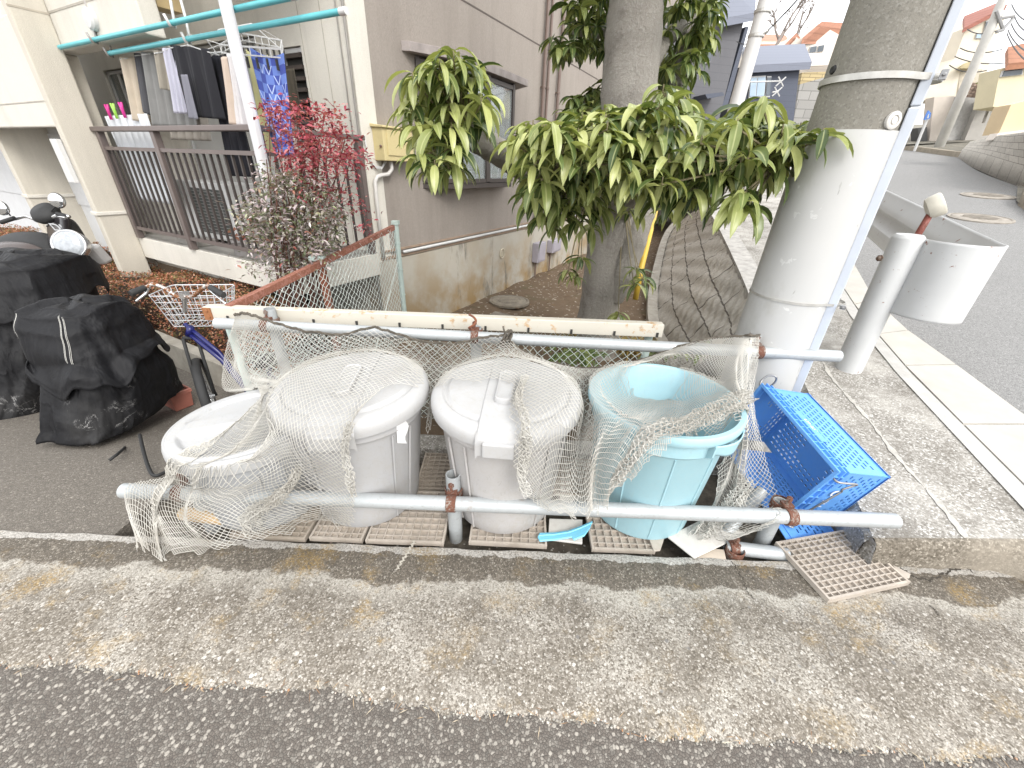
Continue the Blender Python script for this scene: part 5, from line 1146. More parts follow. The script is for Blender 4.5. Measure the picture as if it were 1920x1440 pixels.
# heavenly bamboo shrub: red tops, dull lower leaves
nd = thing('red_shrub', V3(-1.78, 3.12, -.3), 'bushy shrub with bright red top and dusty purple green leaves below', 'shrub')
sm = MB()
tops_ = sample([(500, 200), (600, 190), (690, 270), (680, 400), (600, 300), (470, 400)], 26, 2.8, 3.3, rng, 12)
for q in tops_:
    b = V3(-1.78+rng.uniform(-.16, .16), 3.12+rng.uniform(-.15, .15), -.3); mdl = b.lerp(q, .55)+V3((b.x-q.x)*.18, 0, .1); sm.tube([b, mdl, q], [.008, .006, .003], 6)
sm.build('stems', M('red_brown_stem', (.13, .06, .045), .7, .3, 20, 0), nd)
def cloud(name, polys, lo, hi, mat, pit=.6):
    P = []
    for poly, n, y0, y1 in polys:
        cs = sample(poly, max(8, n//16), y0, y1, rng, 4)
        for c in cs:
            for k in range(16): P.append(tuple(c+V3(rng.gauss(0, .04), rng.gauss(0, .05), rng.gauss(0, .026))))
    N = len(P); L = RNG.uniform(lo, hi, N); p0 = RNG.uniform(-pit, pit, N)
    return leaves(name, P, RNG.uniform(0, 6.28, N), p0, RNG.uniform(.2, .9, N), L, L*RNG.uniform(.30, .42, N), mat, nd, seg=3, roll=RNG.uniform(-.7, .7, N))
cloud('red_foliage', [([(492, 205), (545, 190), (610, 205), (650, 195), (640, 230), (672, 262), (690, 285), (640, 300), (600, 290), (560, 320), (520, 290), (505, 240)], 1700, 2.75, 3.2), ([(520, 290), (600, 290), (690, 300), (640, 330), (560, 330)], 500, 2.8, 3.2), ([(650, 350), (700, 380), (690, 445), (655, 440)], 90, 2.8, 3.1), ([(560, 300), (610, 320), (650, 360), (580, 380)], 300, 2.8, 3.2)], .024, .045,
      leaf_mat('red_leaflet', [(0, (.13, .012, .028)), (.3, (.30, .035, .065)), (.65, (.48, .11, .14)), (1, (.62, .28, .28))], .5, (.4, .12, .12), .3, .3))
cloud('dusty_foliage', [([(515, 320), (600, 330), (640, 370), (640, 440), (600, 500), (540, 520), (500, 480), (465, 440), (478, 370)], 5600, 2.75, 3.25), ([(450, 385), (480, 375), (490, 450), (460, 440)], 240, 2.75, 3.0), ([(425, 470), (510, 470), (560, 530), (470, 515)], 200, 2.75, 2.95), ([(470, 325), (520, 300), (560, 340), (500, 370)], 160, 2.8, 3.1)], .026, .045,
      leaf_mat('dusty_leaflet', [(0, (.07, .09, .035)), (.22, (.17, .20, .095)), (.42, (.28, .20, .21)), (.62, (.44, .36, .37)), (.82, (.58, .52, .51)), (.93, (.34, .36, .21)), (1, (.44, .11, .10))], .5, (.4, .36, .33), .15, .25))
# clipped red brown hedge
hg = thing('clipped_hedge', B(-1.4, 2.3, -.2), 'low clipped hedge with rusty red winter leaves under the balcony', 'hedge')
def htop(u, v): return .235+.045*math.sin(v*2.3+u)+.03*math.sin(v*5.7-u*4)+.02*math.sin(v*13+u*9)
H0, H1, HV0, HV1 = -1.50, -.90, -.55, 7.2
mb = MB()
def hb(i, j):
    v = HV0+(HV1-HV0)*i; s = j*2.2
    if s < .7: return B(H0+.06-.05*math.sin(v*7), v, -.2+(htop(H0, v)-.03+.2)*s/.7)
    t = (s-.7)/1.5; return B(H0+.06+(H1-H0-.06)*t, v, htop(H0+(H1-H0)*t, v)-.045)
mb.grid(hb, 160, 26); mb.build('branches', M('hedge_inside', (.05, .028, .016), .9, .5, 30, .8, 60, .02), hg)  # added dark lumpy body that blocks sight between the leaves
P = []
while len(P) < 30000:
    v = HV0+(HV1-HV0)*RNG.random()**1.35; 
    if RNG.random() < .26: u = H0+.02+RNG.normal(0, .02)-.02*math.sin(v*7); z = -.2+RNG.random()*(htop(H0, v)+.2)
    else: u = H0+(H1-H0)*RNG.random(); z = htop(u, v)-abs(RNG.normal(0, .03))+.02
    P.append(tuple(B(u, v, z)))
N = len(P); L = RNG.uniform(.014, .030, N)
leaves('foliage', P, RNG.uniform(0, 6.28, N), RNG.uniform(-.4, 1.3, N), RNG.uniform(.1, .6, N), L, L*.55, leaf_mat('rusty_leaf', [(0, (.08, .08, .02)), (.18, (.17, .15, .04)), (.32, (.22, .075, .032)), (.6, (.38, .12, .06)), (.82, (.50, .22, .125)), (.95, (.58, .36, .24)), (1, (.2, .2, .05))], .45, (.4, .2, .1), .15, .2), hg, seg=2, roll=RNG.uniform(-.8, .8, N))
# kerb wall of the bed
mb = MB()
for k in range(20):
    v = -.75+k*.40; mb.bb(-1.635, -1.535, v+.002, v+.398, -.6, -.125)
tag(mb.build('low_wall', M('block_concrete', (.36, .335, .285), .9, .2, 8, .5, 70, grime=.5, gcol=(.16, .14, .10)), bevel=.005), 'low concrete block edging of the hedge bed behind the bicycle', 'wall')
# tufts of dry grass by the trunk, low leaves under the pipe
for cx, cy, yy, n_, cols, lab, nm in ((1086, 588, 4.1, 260, [(0, (.16, .11, .03)), (.6, (.35, .25, .08)), (1, (.22, .25, .06))], 'dry yellow grass tuft left of the trunk', 'grass_tuft'), (1190, 596, 4.0, 380, [(0, (.20, .13, .03)), (.6, (.42, .29, .09)), (1, (.25, .25, .06))], 'dry yellow grass tuft right of the trunk', 'grass_tuft')):
    c = Y(cx, cy+34, yy); c.z = -.36; P = [tuple(c+V3(rng.gauss(0, .11), rng.gauss(0, .08), 0)) for _ in range(n_)]
    L = RNG.uniform(.16, .36, n_); tag(leaves(nm, P, RNG.uniform(0, 6.28, n_), RNG.uniform(.9, 1.5, n_), RNG.uniform(.5, 1.6, n_), L, .008, leaf_mat('dry_blade'+str(cx), cols, .6, (.4, .3, .1), .2, 0), None, seg=5), lab, 'grass', 'dry tufts by the trunk')
def lowplant(px, n_, lab, L0=.10, L1=.16):
    P = [tuple(p) for p in sample(px, n_, 2.5, 3.0, rng, 3)]; L = RNG.uniform(L0, L1, n_); root = thing('low_plant', V3(P[0][0], P[0][1], -.38), lab, 'plant')
    leaves('foliage', P, RNG.uniform(0, 6.28, n_), RNG.uniform(-.2, .7, n_), RNG.uniform(.6, 1.4, n_), L, L*.3, leaf_mat('low_leaf', [(0, (.05, .09, .02)), (.6, (.13, .19, .05)), (1, (.30, .34, .12))], .4), root)
    mb = MB(); b = V3(P[0][0], P[0][1], -.42)
    for p in P[::3]: mb.tube([b, b.lerp(V3(*p), .5)+V3(.02, 0, .03), V3(*p)], [.006, .004, .003], 5)
    mb.build('stems', MBARK, root)
lowplant([(1030, 655), (1125, 655), (1120, 680), (1040, 680)], 60, 'small green plant showing under the rear pipe near the aqua bin')
lowplant([(1215, 650), (1330, 640), (1330, 664), (1230, 672)], 40, 'variegated plant under the pipe behind the aqua bin')
# fallen leaves and pebbles
P = []
for _ in range(420):
    y = 2.3+7*rng.random()**1.4; x = rng.uniform(-1.3, 1.9+.25*(y-4)); 
    P.append((x, y, -.02-.40*min(1, max(0, (y-1.9)/1.1))**1+.03*(y < 3)+.02))
n_ = len(P); L = RNG.uniform(.04, .10, n_); o = leaves('fallen_leaves', P, RNG.uniform(0, 6.28, n_), RNG.uniform(0, .3, n_), RNG.uniform(.0, .5, n_), L, L*.35, leaf_mat('dead_leaf', [(0, (.10, .055, .025)), (.6, (.24, .15, .07)), (1, (.46, .38, .26))], .7, (.3, .2, .1), .05, .3), None, seg=3); tag(o, 'scattered fallen leaves on the garden soil', 'leaves', kind='stuff')
V = []; mbs = MB()
def pebble(p, r, rng):
    k = len(mbs.v); a = rng.random()*6.28; e = rng.uniform(.6, 1.4); h = r*rng.uniform(.4, .8)
    ring = [(p[0]+r*math.cos(a+j*1.2566)*rng.uniform(.8, 1.1)*e, p[1]+r*math.sin(a+j*1.2566)*rng.uniform(.8, 1.1), p[2]) for j in range(5)]
    ring2 = [(p[0]+(x-p[0])*.6, p[1]+(y-p[1])*.6, p[2]+h) for x, y, z in ring]; mbs.add(ring+ring2, [(j, (j+1) % 5, 5+(j+1) % 5, 5+j) for j in range(5)]+[(5, 6, 7, 8, 9)])
for _ in range(1500):
    x = rng.uniform(-1.9, 1.9); pebble((x, pave_edge(x)+abs(rng.gauss(0, .014))-.018, -.005), rng.uniform(.0012, .0048), rng)
for _ in range(500):
    x = rng.uniform(-1.9, 1.5); pebble((x, 1.135+abs(rng.gauss(0, .05)), -.085), rng.uniform(.002, .007), rng)
for _ in range(160): pebble((rng.uniform(-1.7, 2), rng.uniform(.2, 1.05), .0), rng.uniform(.001, .003), rng)
o = mbs.build('loose_gravel', leaf_mat('grit', [(0, (.10, .09, .08)), (.5, (.30, .28, .25)), (.85, (.55, .52, .47)), (1, (.40, .20, .10))], .9, (.3, .3, .3), 0, 0), recenter=False); tag(o, 'loose grit along the seam between asphalt and concrete', 'gravel', kind='stuff')
P = [(x, pave_edge(x)-.01+rng.gauss(0, .012), .001) for x in [rng.uniform(-1.6, 1.9) for _ in range(150)]]; n_ = len(P)
o = leaves('straw_bits', P, RNG.uniform(0, 6.28, n_), RNG.uniform(0, .15, n_), RNG.uniform(0, .3, n_), RNG.uniform(.012, .035, n_), .0022, leaf_mat('straw', [(0, (.20, .10, .05)), (.5, (.42, .30, .18)), (1, (.62, .56, .44))], .8, (.4, .3, .2), 0, 0), None, seg=2); tag(o, 'dry straw bits caught in the seam of the pavement', 'straw', kind='stuff')
# ================================================================== chain link fence
fc = thing('chain_link_fence', V3(-1.2, 2.6, -.4), 'rust edged chain link fence with pale wire turning back beside the hedge', 'fence')
MFW = M('pale_wire', (.60, .66, .62), .5, .08, 4, 0); MFB = MRUST('rusty_white_beam', (.52, .49, .42), .32, 4, (.40, .28, .17)); MFR = MRUST('rust_red_rail', (.30, .135, .10), .55, 12, (.20, .08, .05)); MFP = M('pale_green_post', (.48, .57, .53), .5, .1, 8, 0, grime=.3)
def seg_tubes(A_, B_, r, n=3):
    """many short straight strands: one prism per strand"""
    A_, B_ = np.asarray(A_, float), np.asarray(B_, float); d = B_-A_; d /= np.linalg.norm(d, axis=1)[:, None]+1e-12
    ref = np.where(np.abs(d[:, 2:3]) < .9, np.array([[0, 0, 1.]]), np.array([[1., 0, 0]])); u = np.cross(d, ref); u /= np.linalg.norm(u, axis=1)[:, None]; w_ = np.cross(d, u)
    r = np.broadcast_to(np.asarray(r, float), (len(A_),))[:, None]
    ring = [(math.cos(2*math.pi*k/n), math.sin(2*math.pi*k/n)) for k in range(n)]
    V = np.stack([A_+r*(u*c+w_*s) for c, s in ring]+[B_+r*(u*c+w_*s) for c, s in ring], 1).reshape(-1, 3)
    q = np.array([[k, (k+1) % n, n+(k+1) % n, n+k] for k in range(n)]); F = (q[None]+(np.arange(len(A_))*2*n)[:, None, None]).reshape(-1, 4); return V, F
def fast_mesh(name, V, F, mat, parent=None, smooth=True):
    off = np.array(wloc(parent)) if parent is not None else np.zeros(3)
    me = bpy.data.meshes.new(name); me.vertices.add(len(V)); me.vertices.foreach_set('co', (V-off).ravel()); me.loops.add(F.size); me.loops.foreach_set('vertex_index', F.ravel().astype(np.int32))
    me.polygons.add(len(F)); me.polygons.foreach_set('loop_start', np.arange(len(F))*4); me.polygons.foreach_set('use_smooth', np.full(len(F), smooth)); me.update(); me.materials.append(mat)
    o = bpy.data.objects.new(name, me); COL.objects.link(o)
    if parent is not None: o.parent = parent
    return o
def mesh_panel(at, bt, ab, bb_, name='wire_mesh', pitch=.052):
    W = (bt-at).length; H = ((at-ab).length+(bt-bb_).length)/2; nx = int(W/pitch*2); ny = int(H/pitch*2); A_, B_ = [], []
    P = lambda i, j: np.array(at.lerp(bt, i/nx).lerp(ab.lerp(bb_, i/nx), j/ny))+np.array([0, 0, 0])+.004*np.array([math.sin(i*5.1+j), math.cos(i*3.3+j*2), math.sin(j*2.2+i)])
    for i in range(nx):
        for j in range(ny):
            if (i+j) % 2 == 0: A_.append(P(i, j)); B_.append(P(i+1, j+1))
            else: A_.append(P(i+1, j)); B_.append(P(i, j+1))
    return fast_mesh(name, *seg_tubes(A_, B_, .0019, 4), MFW, fc)
fa = V3(-1.585, 2.12, .655); fbk = Y(742, 424, 3.8); fm = fa.lerp(fbk, .5); mpx = Y(602, 494, 2.88)
mesh_panel(fa, fbk, V3(fa.x, fa.y, -.32), V3(fbk.x, fbk.y, -.40)); mesh_panel(V3(-1.66, 2.15, .57), V3(.80, 2.15, .57), V3(-1.66, 2.15, -.30), V3(.80, 2.15, -.30))
d = (fbk-fa).normalized(); X = V3(d.y, -d.x, 0).normalized(); up = X.cross(d)
mb = MB(); mb.box(fa.lerp(mpx, .5)+up*.018, .042, (mpx-fa).length, .005, (X, d, up)); mb.box(fa.lerp(mpx, .5)+X*.019, .005, (mpx-fa).length, .04, (X, d, up)); mb.build('top_rail', MFR, fc)
mb = MB(); mb.box(mpx.lerp(fbk, .5)+up*.018, .036, (fbk-mpx).length, .005, (X, d, up)); mb.box(mpx.lerp(fbk, .5)+X*.016, .005, (fbk-mpx).length, .036, (X, d, up)); mb.build('top_rail', MFR, fc)
mb = MB(); mb.hexa([mpx+V3(sx*.022, sy*.022, -1.0) for sx, sy in ((-1, -1), (1, -1), (1, 1), (-1, 1))]+[mpx+V3(sx*.022, sy*.022, .012) for sx, sy in ((-1, -1), (1, -1), (1, 1), (-1, 1))]); mb.build('post', MRUST('rusty_post', (.50, .44, .38), .75, 8, (.17, .06, .035)), fc)
mb = MB(); mb.box(mpx+V3(-.03, .02, .03), .11, .05, .035); mb.build('post_cap', MFP, fc, bevel=.006)
mb = MB(); mb.tube([V3(fbk.x, fbk.y, -.45), V3(fbk.x, fbk.y, fbk.z+.02)], .024, 14); mb.build('post', MFP, fc, auto=40)
mb = MB(); mb.box(V3(fbk.x, fbk.y, fbk.z+.03), .06, .06, .03)
for k in range(5): mb.lathe(V3(fbk.x, fbk.y, fbk.z-.15-.24*k), [(.025, 0), (.028, .001), (.028, .008), (.025, .009)], 14)
mb.build('post_cap', MFP, fc)
mb = MB(); mb.tube([fbk+V3(0, 0, -.28), V3(fa.x*.35+fbk.x*.65, fa.y*.35+fbk.y*.65, -.2)], .004, 6); mb.build('tension_wire', MFW, fc)
bl, brt = V3(-1.725, 2.10, 0), V3(.83, 2.10, 0)
mb = MB(); mb.hexa([V3(bl.x, 2.095, .585), V3(brt.x, 2.095, .585), V3(brt.x, 2.101, .585), V3(bl.x, 2.101, .585), V3(bl.x, 2.095, .66), V3(brt.x, 2.095, .66), V3(brt.x, 2.101, .66), V3(bl.x, 2.101, .66)])
mb.hexa([V3(bl.x, 2.101, .653), V3(brt.x, 2.101, .653), V3(brt.x, 2.15, .653), V3(bl.x, 2.15, .653), V3(bl.x, 2.101, .660), V3(brt.x, 2.101, .660), V3(brt.x, 2.15, .660), V3(bl.x, 2.15, .660)])
mb.build('white_beam', MFB, fc, bevel=.003)
mb = MB()
for k in range(11): mb.box(V3(-1.6+.24*k, 2.0925, .60), .012, .006, .026)
mb.build('beam_slots', MDARK, fc)
mb = MB(); mb.box(V3(-1.705, 2.0915, .62), .045, .006, .07); mb.lathe(V3(-1.705, 2.088, .64), [(.009, 0), (.009, .006), (0, .007)], 6, (V3(1, 0, 0), V3(0, 0, 1), V3(0, -1, 0))); mb.lathe(V3(-1.70, 2.088, .605), [(.009, 0), (.009, .006), (0, .007)], 6, (V3(1, 0, 0), V3(0, 0, 1), V3(0, -1, 0))); mb.build('end_plate', MRUST('rusty_plate', (.4, .3, .2), .9, 30, (.24, .10, .04)), fc)
mb = MB(); mb.tube([V3(-1.66, 2.16, -.5), V3(-1.66, 2.16, .65)], .022, 12); mb.build('post', MFP, fc); mb = MB(); mb.tube([V3(.78, 2.16, -.5), V3(.78, 2.16, .58)], .022, 12); mb.build('post', MFP, fc)

# ================================================================== bicycle
MCHROME = M('chrome', (.62, .62, .62), .22, .1, 8, 0, metal=.9); MNAVY = M('navy_paint', (.012, .014, .10), .25, .1, 4, 0); MRUB = M('black_rubber2', (.018, .018, .018), .7, .2, 20, 0); MHB = MRUST('rusty_chrome', (.55, .54, .52), .62, 16, (.22, .10, .045), .3, .6)
hc = Y(346, 553, 2.30); GZ = pkz(0, 2.5)
bike = thing('bicycle', V3(hc.x, hc.y, GZ), 'dark blue city bicycle with wire basket and rusty handlebar', 'bicycle')
fd = V3(-.55, .80, 0).normalized(); sd_ = V3(fd.y, -fd.x, 0)        # heading away to the left; handlebar axis
hb_ = V3(.985, .17, 0).normalized(); fw2 = V3(-hb_.y, hb_.x, 0)       # front turned
R0 = .26; fwx = Y(366, 700, 2.33); fwc = V3(fwx.x, 2.36, GZ+R0); head_t = Y(347, 585, 2.31); head_b = Y(354, 628, 2.32)
def wheel(c, ax_, name='wheel'):
    X = ax_.cross(V3(0, 0, 1)).normalized(); Zv = V3(0, 0, 1)
    mb = MB(); mb.lathe(c, [(R0-.030, -.012), (R0-.012, -.019), (R0, -.008), (R0, .008), (R0-.012, .019), (R0-.030, .012)], 48, (X, Zv, ax_)); o = mb.build(name, MRUB, bike, smooth=True)
    mb = MB(); mb.lathe(c, [(R0-.045, -.010), (R0-.030, -.012), (R0-.028, 0), (R0-.030, .012), (R0-.045, .010), (R0-.045, -.010)], 48, (X, Zv, ax_)); mb.build('rim', MCHROME, o, smooth=True)
    mb = MB()
    for k in range(28):
        a = 6.283*k/28; p = X*math.cos(a)+Zv*math.sin(a); q = X*math.cos(a+.5*(-1)**k)+Zv*math.sin(a+.5*(-1)**k); mb.tube([c+q*.02+ax_*.025*(-1)**(k//2), c+p*(R0-.04)], .0012, 4)
    mb.lathe(c, [(.0, -.04), (.018, -.04), (.018, .04), (0, .04)], 12, (X, Zv, ax_)); mb.build('spokes', MCHROME, o)
    mb = MB(); a0, a1 = (-.2, 2.9)
    for s0, s1, rr in ((-.03, .03, .022),):
        n = 26; vs = []
        for k in range(n+1):
            a = a0+(a1-a0)*k/n
            for j in range(5): t = (j-2)/2; vs.append(c+(X*math.cos(a)+Zv*math.sin(a))*(R0+rr-.012*t*t)+ax_*.028*t)
        mb.add(vs, [(k*5+j, k*5+5+j, k*5+6+j, k*5+1+j) for k in range(n) for j in range(4)])
    mb.build('mudguard', MRUB if name == 'wheel' else MCHROME, o, smooth=True, solid=.002)
    return o
wax = V3(.80, .60, 0); wheel(fwc, wax)
rd_ = V3(.80, -.12, 0).normalized(); rax = V3(-rd_.y, rd_.x, 0); rwc = V3(hc.x, hc.y, GZ+R0)+rd_*.72+V3(0, .02, 0); wheel(rwc, rax)
mb = MB()
dt0 = head_b; bbk = V3(hc.x, hc.y, GZ+.24)+rd_*.34
for s in (0, .055): mb.tube([head_b+V3(0, 0, .02+s), head_b.lerp(bbk, .35)+V3(.03, 0, .02+s), head_b.lerp(bbk, .7)+V3(0, 0, -.02+s), bbk+V3(0, 0, s*.6)], .016 if not s else .012, 10)
mb.tube([head_t-V3(0, 0, .10), head_b], .020, 12); st_ = bbk+rd_*.10+V3(0, 0, .36); mb.tube([bbk, st_], .015, 10)
for s in (-1, 1): mb.tube([bbk, rwc+rax*.05*s], .009, 8); mb.tube([st_-V3(0, 0, .08), rwc+rax*.05*s], .007, 8)
mb.build('frame', MNAVY, bike, smooth=True)
mb = MB()
for s in (-1, 1): mb.tube([head_b+wax*.035*s-V3(0, 0, .02), fwc+wax*.042*s+V3(0, 0, .05), fwc+wax*.045*s], .010, 8)
mb.tube([head_b-hb_*.04-V3(0, 0, .02), head_b+hb_*.04-V3(0, 0, .02)], .012, 8); mb.build('fork', MRUB, bike, smooth=True)
mb = MB(); mb.tube([head_t, hc], .012, 10); mb.box(hc, .03, .05, .035); mb.build('stem', MCHROME, bike)
L_ = [Y(x, y, yy) for x, y, yy in ((248, 549, 2.18), (276, 538, 2.26), (287, 533, 2.28), (310, 541, 2.30), (331, 556, 2.30), (346, 557, 2.30), (362, 555, 2.30), (381, 540, 2.27), (392, 537, 2.25), (418, 553, 2.14))]
mb = MB(); mb.tube([cr(L_, k/60) for k in range(61)], .0115, 10); mb.build('handlebar', MHB, bike, smooth=True)
for a, b in ((L_[0], L_[1]), (L_[9], L_[8])):
    mb = MB(); e = (a-b).normalized(); mb.tube([a+e*.01, a, a.lerp(b, .85)], [.014, .018, .017], 12); mb.build('grip', MRUB, bike, auto=40)
    mb = MB(); q = a.lerp(b, 1.1); mb.tube([q, q+V3(0, 0, -.03)+e*.03, a-V3(0, 0, .05)], [.012, .007, .006], 8); mb.build('brake_lever', MCHROME, bike, smooth=True)
mb = MB(); c0 = Y(340, 556, 2.34)+fw2*.14; w1, d1, w2, d2, H_ = .195, .13, .15, .09, .21
def ringb(f, z): w_, d_ = w1+(w2-w1)*f, d1+(d2-d1)*f; return [c0+hb_*(sx*w_)+fw2*(sy*d_)+V3(0, 0, z) for sx, sy in ((-.9, -1), (.9, -1), (1, -.8), (1, .8), (.9, 1), (-.9, 1), (-1, .8), (-1, -.8))]
for k in range(6): mb.tube(ringb(k/5, -H_*k/5), .0035 if k == 0 else .0021, 6, closed=True)
for k in range(9):
    t = -1+2*k/8
    for sy in (-1, 1): mb.tube([c0+hb_*(t*w1*.9)+fw2*(sy*d1), c0+hb_*(t*w2*.9)+fw2*(sy*d2)-V3(0, 0, H_)], .0021, 5)
    mb.tube([c0+hb_*(t*w2*.9)-fw2*d2-V3(0, 0, H_), c0+hb_*(t*w2*.9)+fw2*d2-V3(0, 0, H_)], .0021, 5)
for k in range(6):
    t = -1+2*k/5
    for sx in (-1, 1): mb.tube([c0+hb_*(sx*w1)+fw2*(t*d1*.8), c0+hb_*(sx*w2)+fw2*(t*d2*.8)-V3(0, 0, H_)], .0021, 5)
mb.build('basket', M('basket_wire', (.62, .63, .64), .35, .05, 5, 0, metal=.3), bike)
mb = MB(); mb.lathe(st_+V3(0, 0, .0), [(0, .0), (.05, .0), (.09, .02), (.085, .05), (0, .06)], 24); mb.build('saddle', MRUB, bike, smooth=True)
mb = MB(); mb.lathe(rwc-V3(0, 0, -.16)+rd_*.26, [(.0, .012), (.022, .008), (.024, 0)], 16, (rax, V3(0, 0, 1), rd_)); mb.build('rear_reflector', M('red_lens', (.5, .02, .03), .25, .05, 5, 0), bike)

# ================================================================== covered and parked two-wheelers
def mat_cover(name, wear):
    n = NT(name); f = n.noise(3, 6); c = n.mix(f, (.003, .003, .004), (.008, .008, .0095)); c = n.mix(n.ramp(n.noise(1.9, 5), [(.54, 0.), (.76, .8)]), c, (.042, .041, .040))
    g = n.noise(5, 9, .75, dist=1.0); lines = n.math('LESS_THAN', n.math('ABSOLUTE', n.math('SUBTRACT', g, .5)), .006)
    lo = n.math('MULTIPLY', n.ramp(n.xyz()[2], [(.10, 1.), (.62, .0)]), n.ramp(n.noise(1.6, 4), [(wear-.14, 0.), (wear, 1.)]))
    fl_ = n.ramp(n.noise(48, 5, .8), [(.70, 0.), (.72, 1.)]); k = n.math('MULTIPLY', n.math('MAXIMUM', n.math('MULTIPLY', lines, n.ramp(n.noise(3.1, 4), [(.58, 0.), (.64, .8)])), fl_), lo)
    c = n.mix(k, c, (.48, .47, .46)); cre = n.math('MULTIPLY', n.math('ABSOLUTE', n.math('SUBTRACT', n.noise(3.4, 3, .5, dist=.6, vec=n.mapping(scale=(1.3, 1, .7), rot=(.3, .5, .2))), .5)), -5.); n.bump(n.math('ADD', cre, n.math('ADD', n.math('MULTIPLY', n.noise(7, 3, .5, dist=.8, vec=n.mapping(scale=(1.4, 1.4, .35))), 1.2), n.math('MULTIPLY', n.noise(28, 4, .6, dist=.8), .15))), .40, .03); return n.fin(c, n.mix(f, (.55,)*3, (.75,)*3), 0, .3)
def cover(name, secs, mat, label, folds, nf, seams=()):
    """secs: (z, cx, cy, rx, ry, power) rings from the ground up"""
    mb = MB(); na = 120; zs = []; NR = 54
    def at(i, a):
        k = i*(len(secs)-1); q = min(int(k), len(secs)-2); f = k-q; f2 = f*f*(3-2*f); s = [secs[q][m]*(1-f2)+secs[q+1][m]*f2 for m in range(6)]; s[0] = secs[q][0]*(1-f)+secs[q+1][0]*f
        c, n_ = math.cos(a), math.sin(a); e = 2/s[5]; lowk = (1-i)
        rdg = lambda t: 1-2*abs(math.sin(t))**.7
        r = 1+folds*(.12+1.2*lowk)*(rdg(nf*.5*a+.6*math.sin(3*i))+.6*rdg(nf*.85*a-1.1*i+1)+.35*math.sin(nf*2.6*a+4*i))+.035*math.sin(9*i+2*a)*(i > .25)
        zz = .012*math.sin(5*a+3*i*6)*(i < .98)+.01*math.sin(3*a+11*i)
        return V3(s[1]+s[3]*r*math.copysign(abs(c)**e, c), s[2]+s[4]*r*math.copysign(abs(n_)**e, n_), s[0]+zz)
    def ring(i, a, k, hem):
        p = at(i, a); c = V3(secs[0][1]*.4+secs[-1][1]*.6, secs[0][2]*.4+secs[-1][2]*.6, p.z); q = c+(p-c)*k; q.z = max(secs[0][0], p.z+hem); return q
    ih = .34
    hemf = lambda a: .05*math.sin(a*2+.6)+.035*math.sin(a*5+1)-.02*math.sin(a*11)
    H_ = [ring(ih+(1-ih)*i/NR, 6.28318*j/na, 1.03+.05*max(0, 1-i/12), hemf(6.28318*j/na)*max(0, 1-i/16)) for i in range(NR+1) for j in range(na)]
    mb.add(H_, [(i*na+j, i*na+(j+1) % na, (i+1)*na+(j+1) % na, (i+1)*na+j) for i in range(NR) for j in range(na)]); mb.add([H_[NR*na+j] for j in range(na)], [tuple(range(na))])
    root = thing(name, V3(secs[0][1], secs[0][2], secs[0][0]), label, 'covered scooter', 'scooters under black covers'); o = mb.build('hood', mat, root, smooth=True, solid=.004)
    m2 = MB(); n2 = 26; K_ = [ring(.62*i/n2, 6.28318*j/na, .93-.06*(i/n2)+.035*abs(math.sin(3.5*6.28318*j/na+i*.05))**.6*(1.2-i/n2), 0) for i in range(n2+1) for j in range(na)]
    m2.add(K_, [(i*na+j, i*na+(j+1) % na, (i+1)*na+(j+1) % na, (i+1)*na+j) for i in range(n2) for j in range(na)]); m2.build('skirt', mat, root, smooth=True, solid=.004)
    sb = MB()
    for a, i0, i1 in seams:
        for off in (-.012, .012):
            P = [ring(max(ih+.02, i0)+(i1-max(ih+.02, i0))*k/30, a+off+.05*math.sin(k*.1), 1.034+.05*max(0, 1-((max(ih+.02, i0)+(i1-max(ih+.02, i0))*k/30)-ih)/(1-ih)*NR/12), 0) for k in range(31)]; sb.tube(P, .0013, 4)
    if seams: sb.build('stitching', M('pale_thread', (.42, .41, .38), .8, 0, 5, 0), root)
    return root
cx, cy = Y(205, 700, 2.28).x, 2.28
cover('covered_scooter', [(pkz(0, 1.9)+.03, cx-.02, cy-.04, .245, .40, 3.2), (-.10, cx+.0, cy-.03, .25, .38, 3.0), (.10, cx+.02, cy, .255, .36, 2.8), (.22, cx+.02, cy, .25, .31, 2.6), (.30, cx+.0, cy+.01, .23, .265, 3.4), (.46, cx-.02, cy+.02, .215, .235, 3.8), (.55, cx-.03, cy+.03, .195, .20, 3.6), (.58, cx-.03, cy+.04, .14, .14, 2.8), (.588, cx-.03, cy+.04, .03, .03, 2)], mat_cover('black_cover', .60), 'front scooter hidden under a creased black cover, lower of the two', .042, 6, ((-1.25, .5, .99), (-1.36, .5, .99), (-2.2, .45, .8)))
ax_, ay_ = Y(102, 640, 2.95).x, 2.95
cover('covered_scooter', [(-.36, ax_-.14, ay_-.30, .40, .60, 2.8), (.0, ax_-.09, ay_-.16, .42, .52, 2.8), (.35, ax_-.04, ay_-.04, .43, .44, 3.2), (.52, ax_-.02, ay_, .42, .38, 3.4), (.65, ax_+.0, ay_, .38, .32, 3.4), (.70, ax_+.0, ay_, .28, .22, 2.8), (.712, ax_+.0, ay_, .05, .04, 2)], mat_cover('torn_black_cover', .57), 'rear scooter under a torn black cover, taller of the two', .045, 5, ((-.55, .5, .95), (-2.2, .5, .9)))
p = Y(3, 590, 2.6); mb = MB(); mb.lathe(p+V3(-.06, 0, -.03), [(.0, 0), (.07, .0), (.10, .02), (.09, .05), (.04, .075), (0, .08)], 24, (V3(1, 0, 0), V3(0, .8, .6), V3(0, -.6, .8))); mb.tube([p+V3(-.1, .1, -.02), p+V3(-.16, .2, -.2), V3(p.x-.18, p.y+.25, pkz(0, 2.85))], .02, 8)
tag(mb.build('white_fairing', MWPLAST, smooth=True), 'white rounded scooter part poking past the torn cover at the picture edge', 'scooter part')
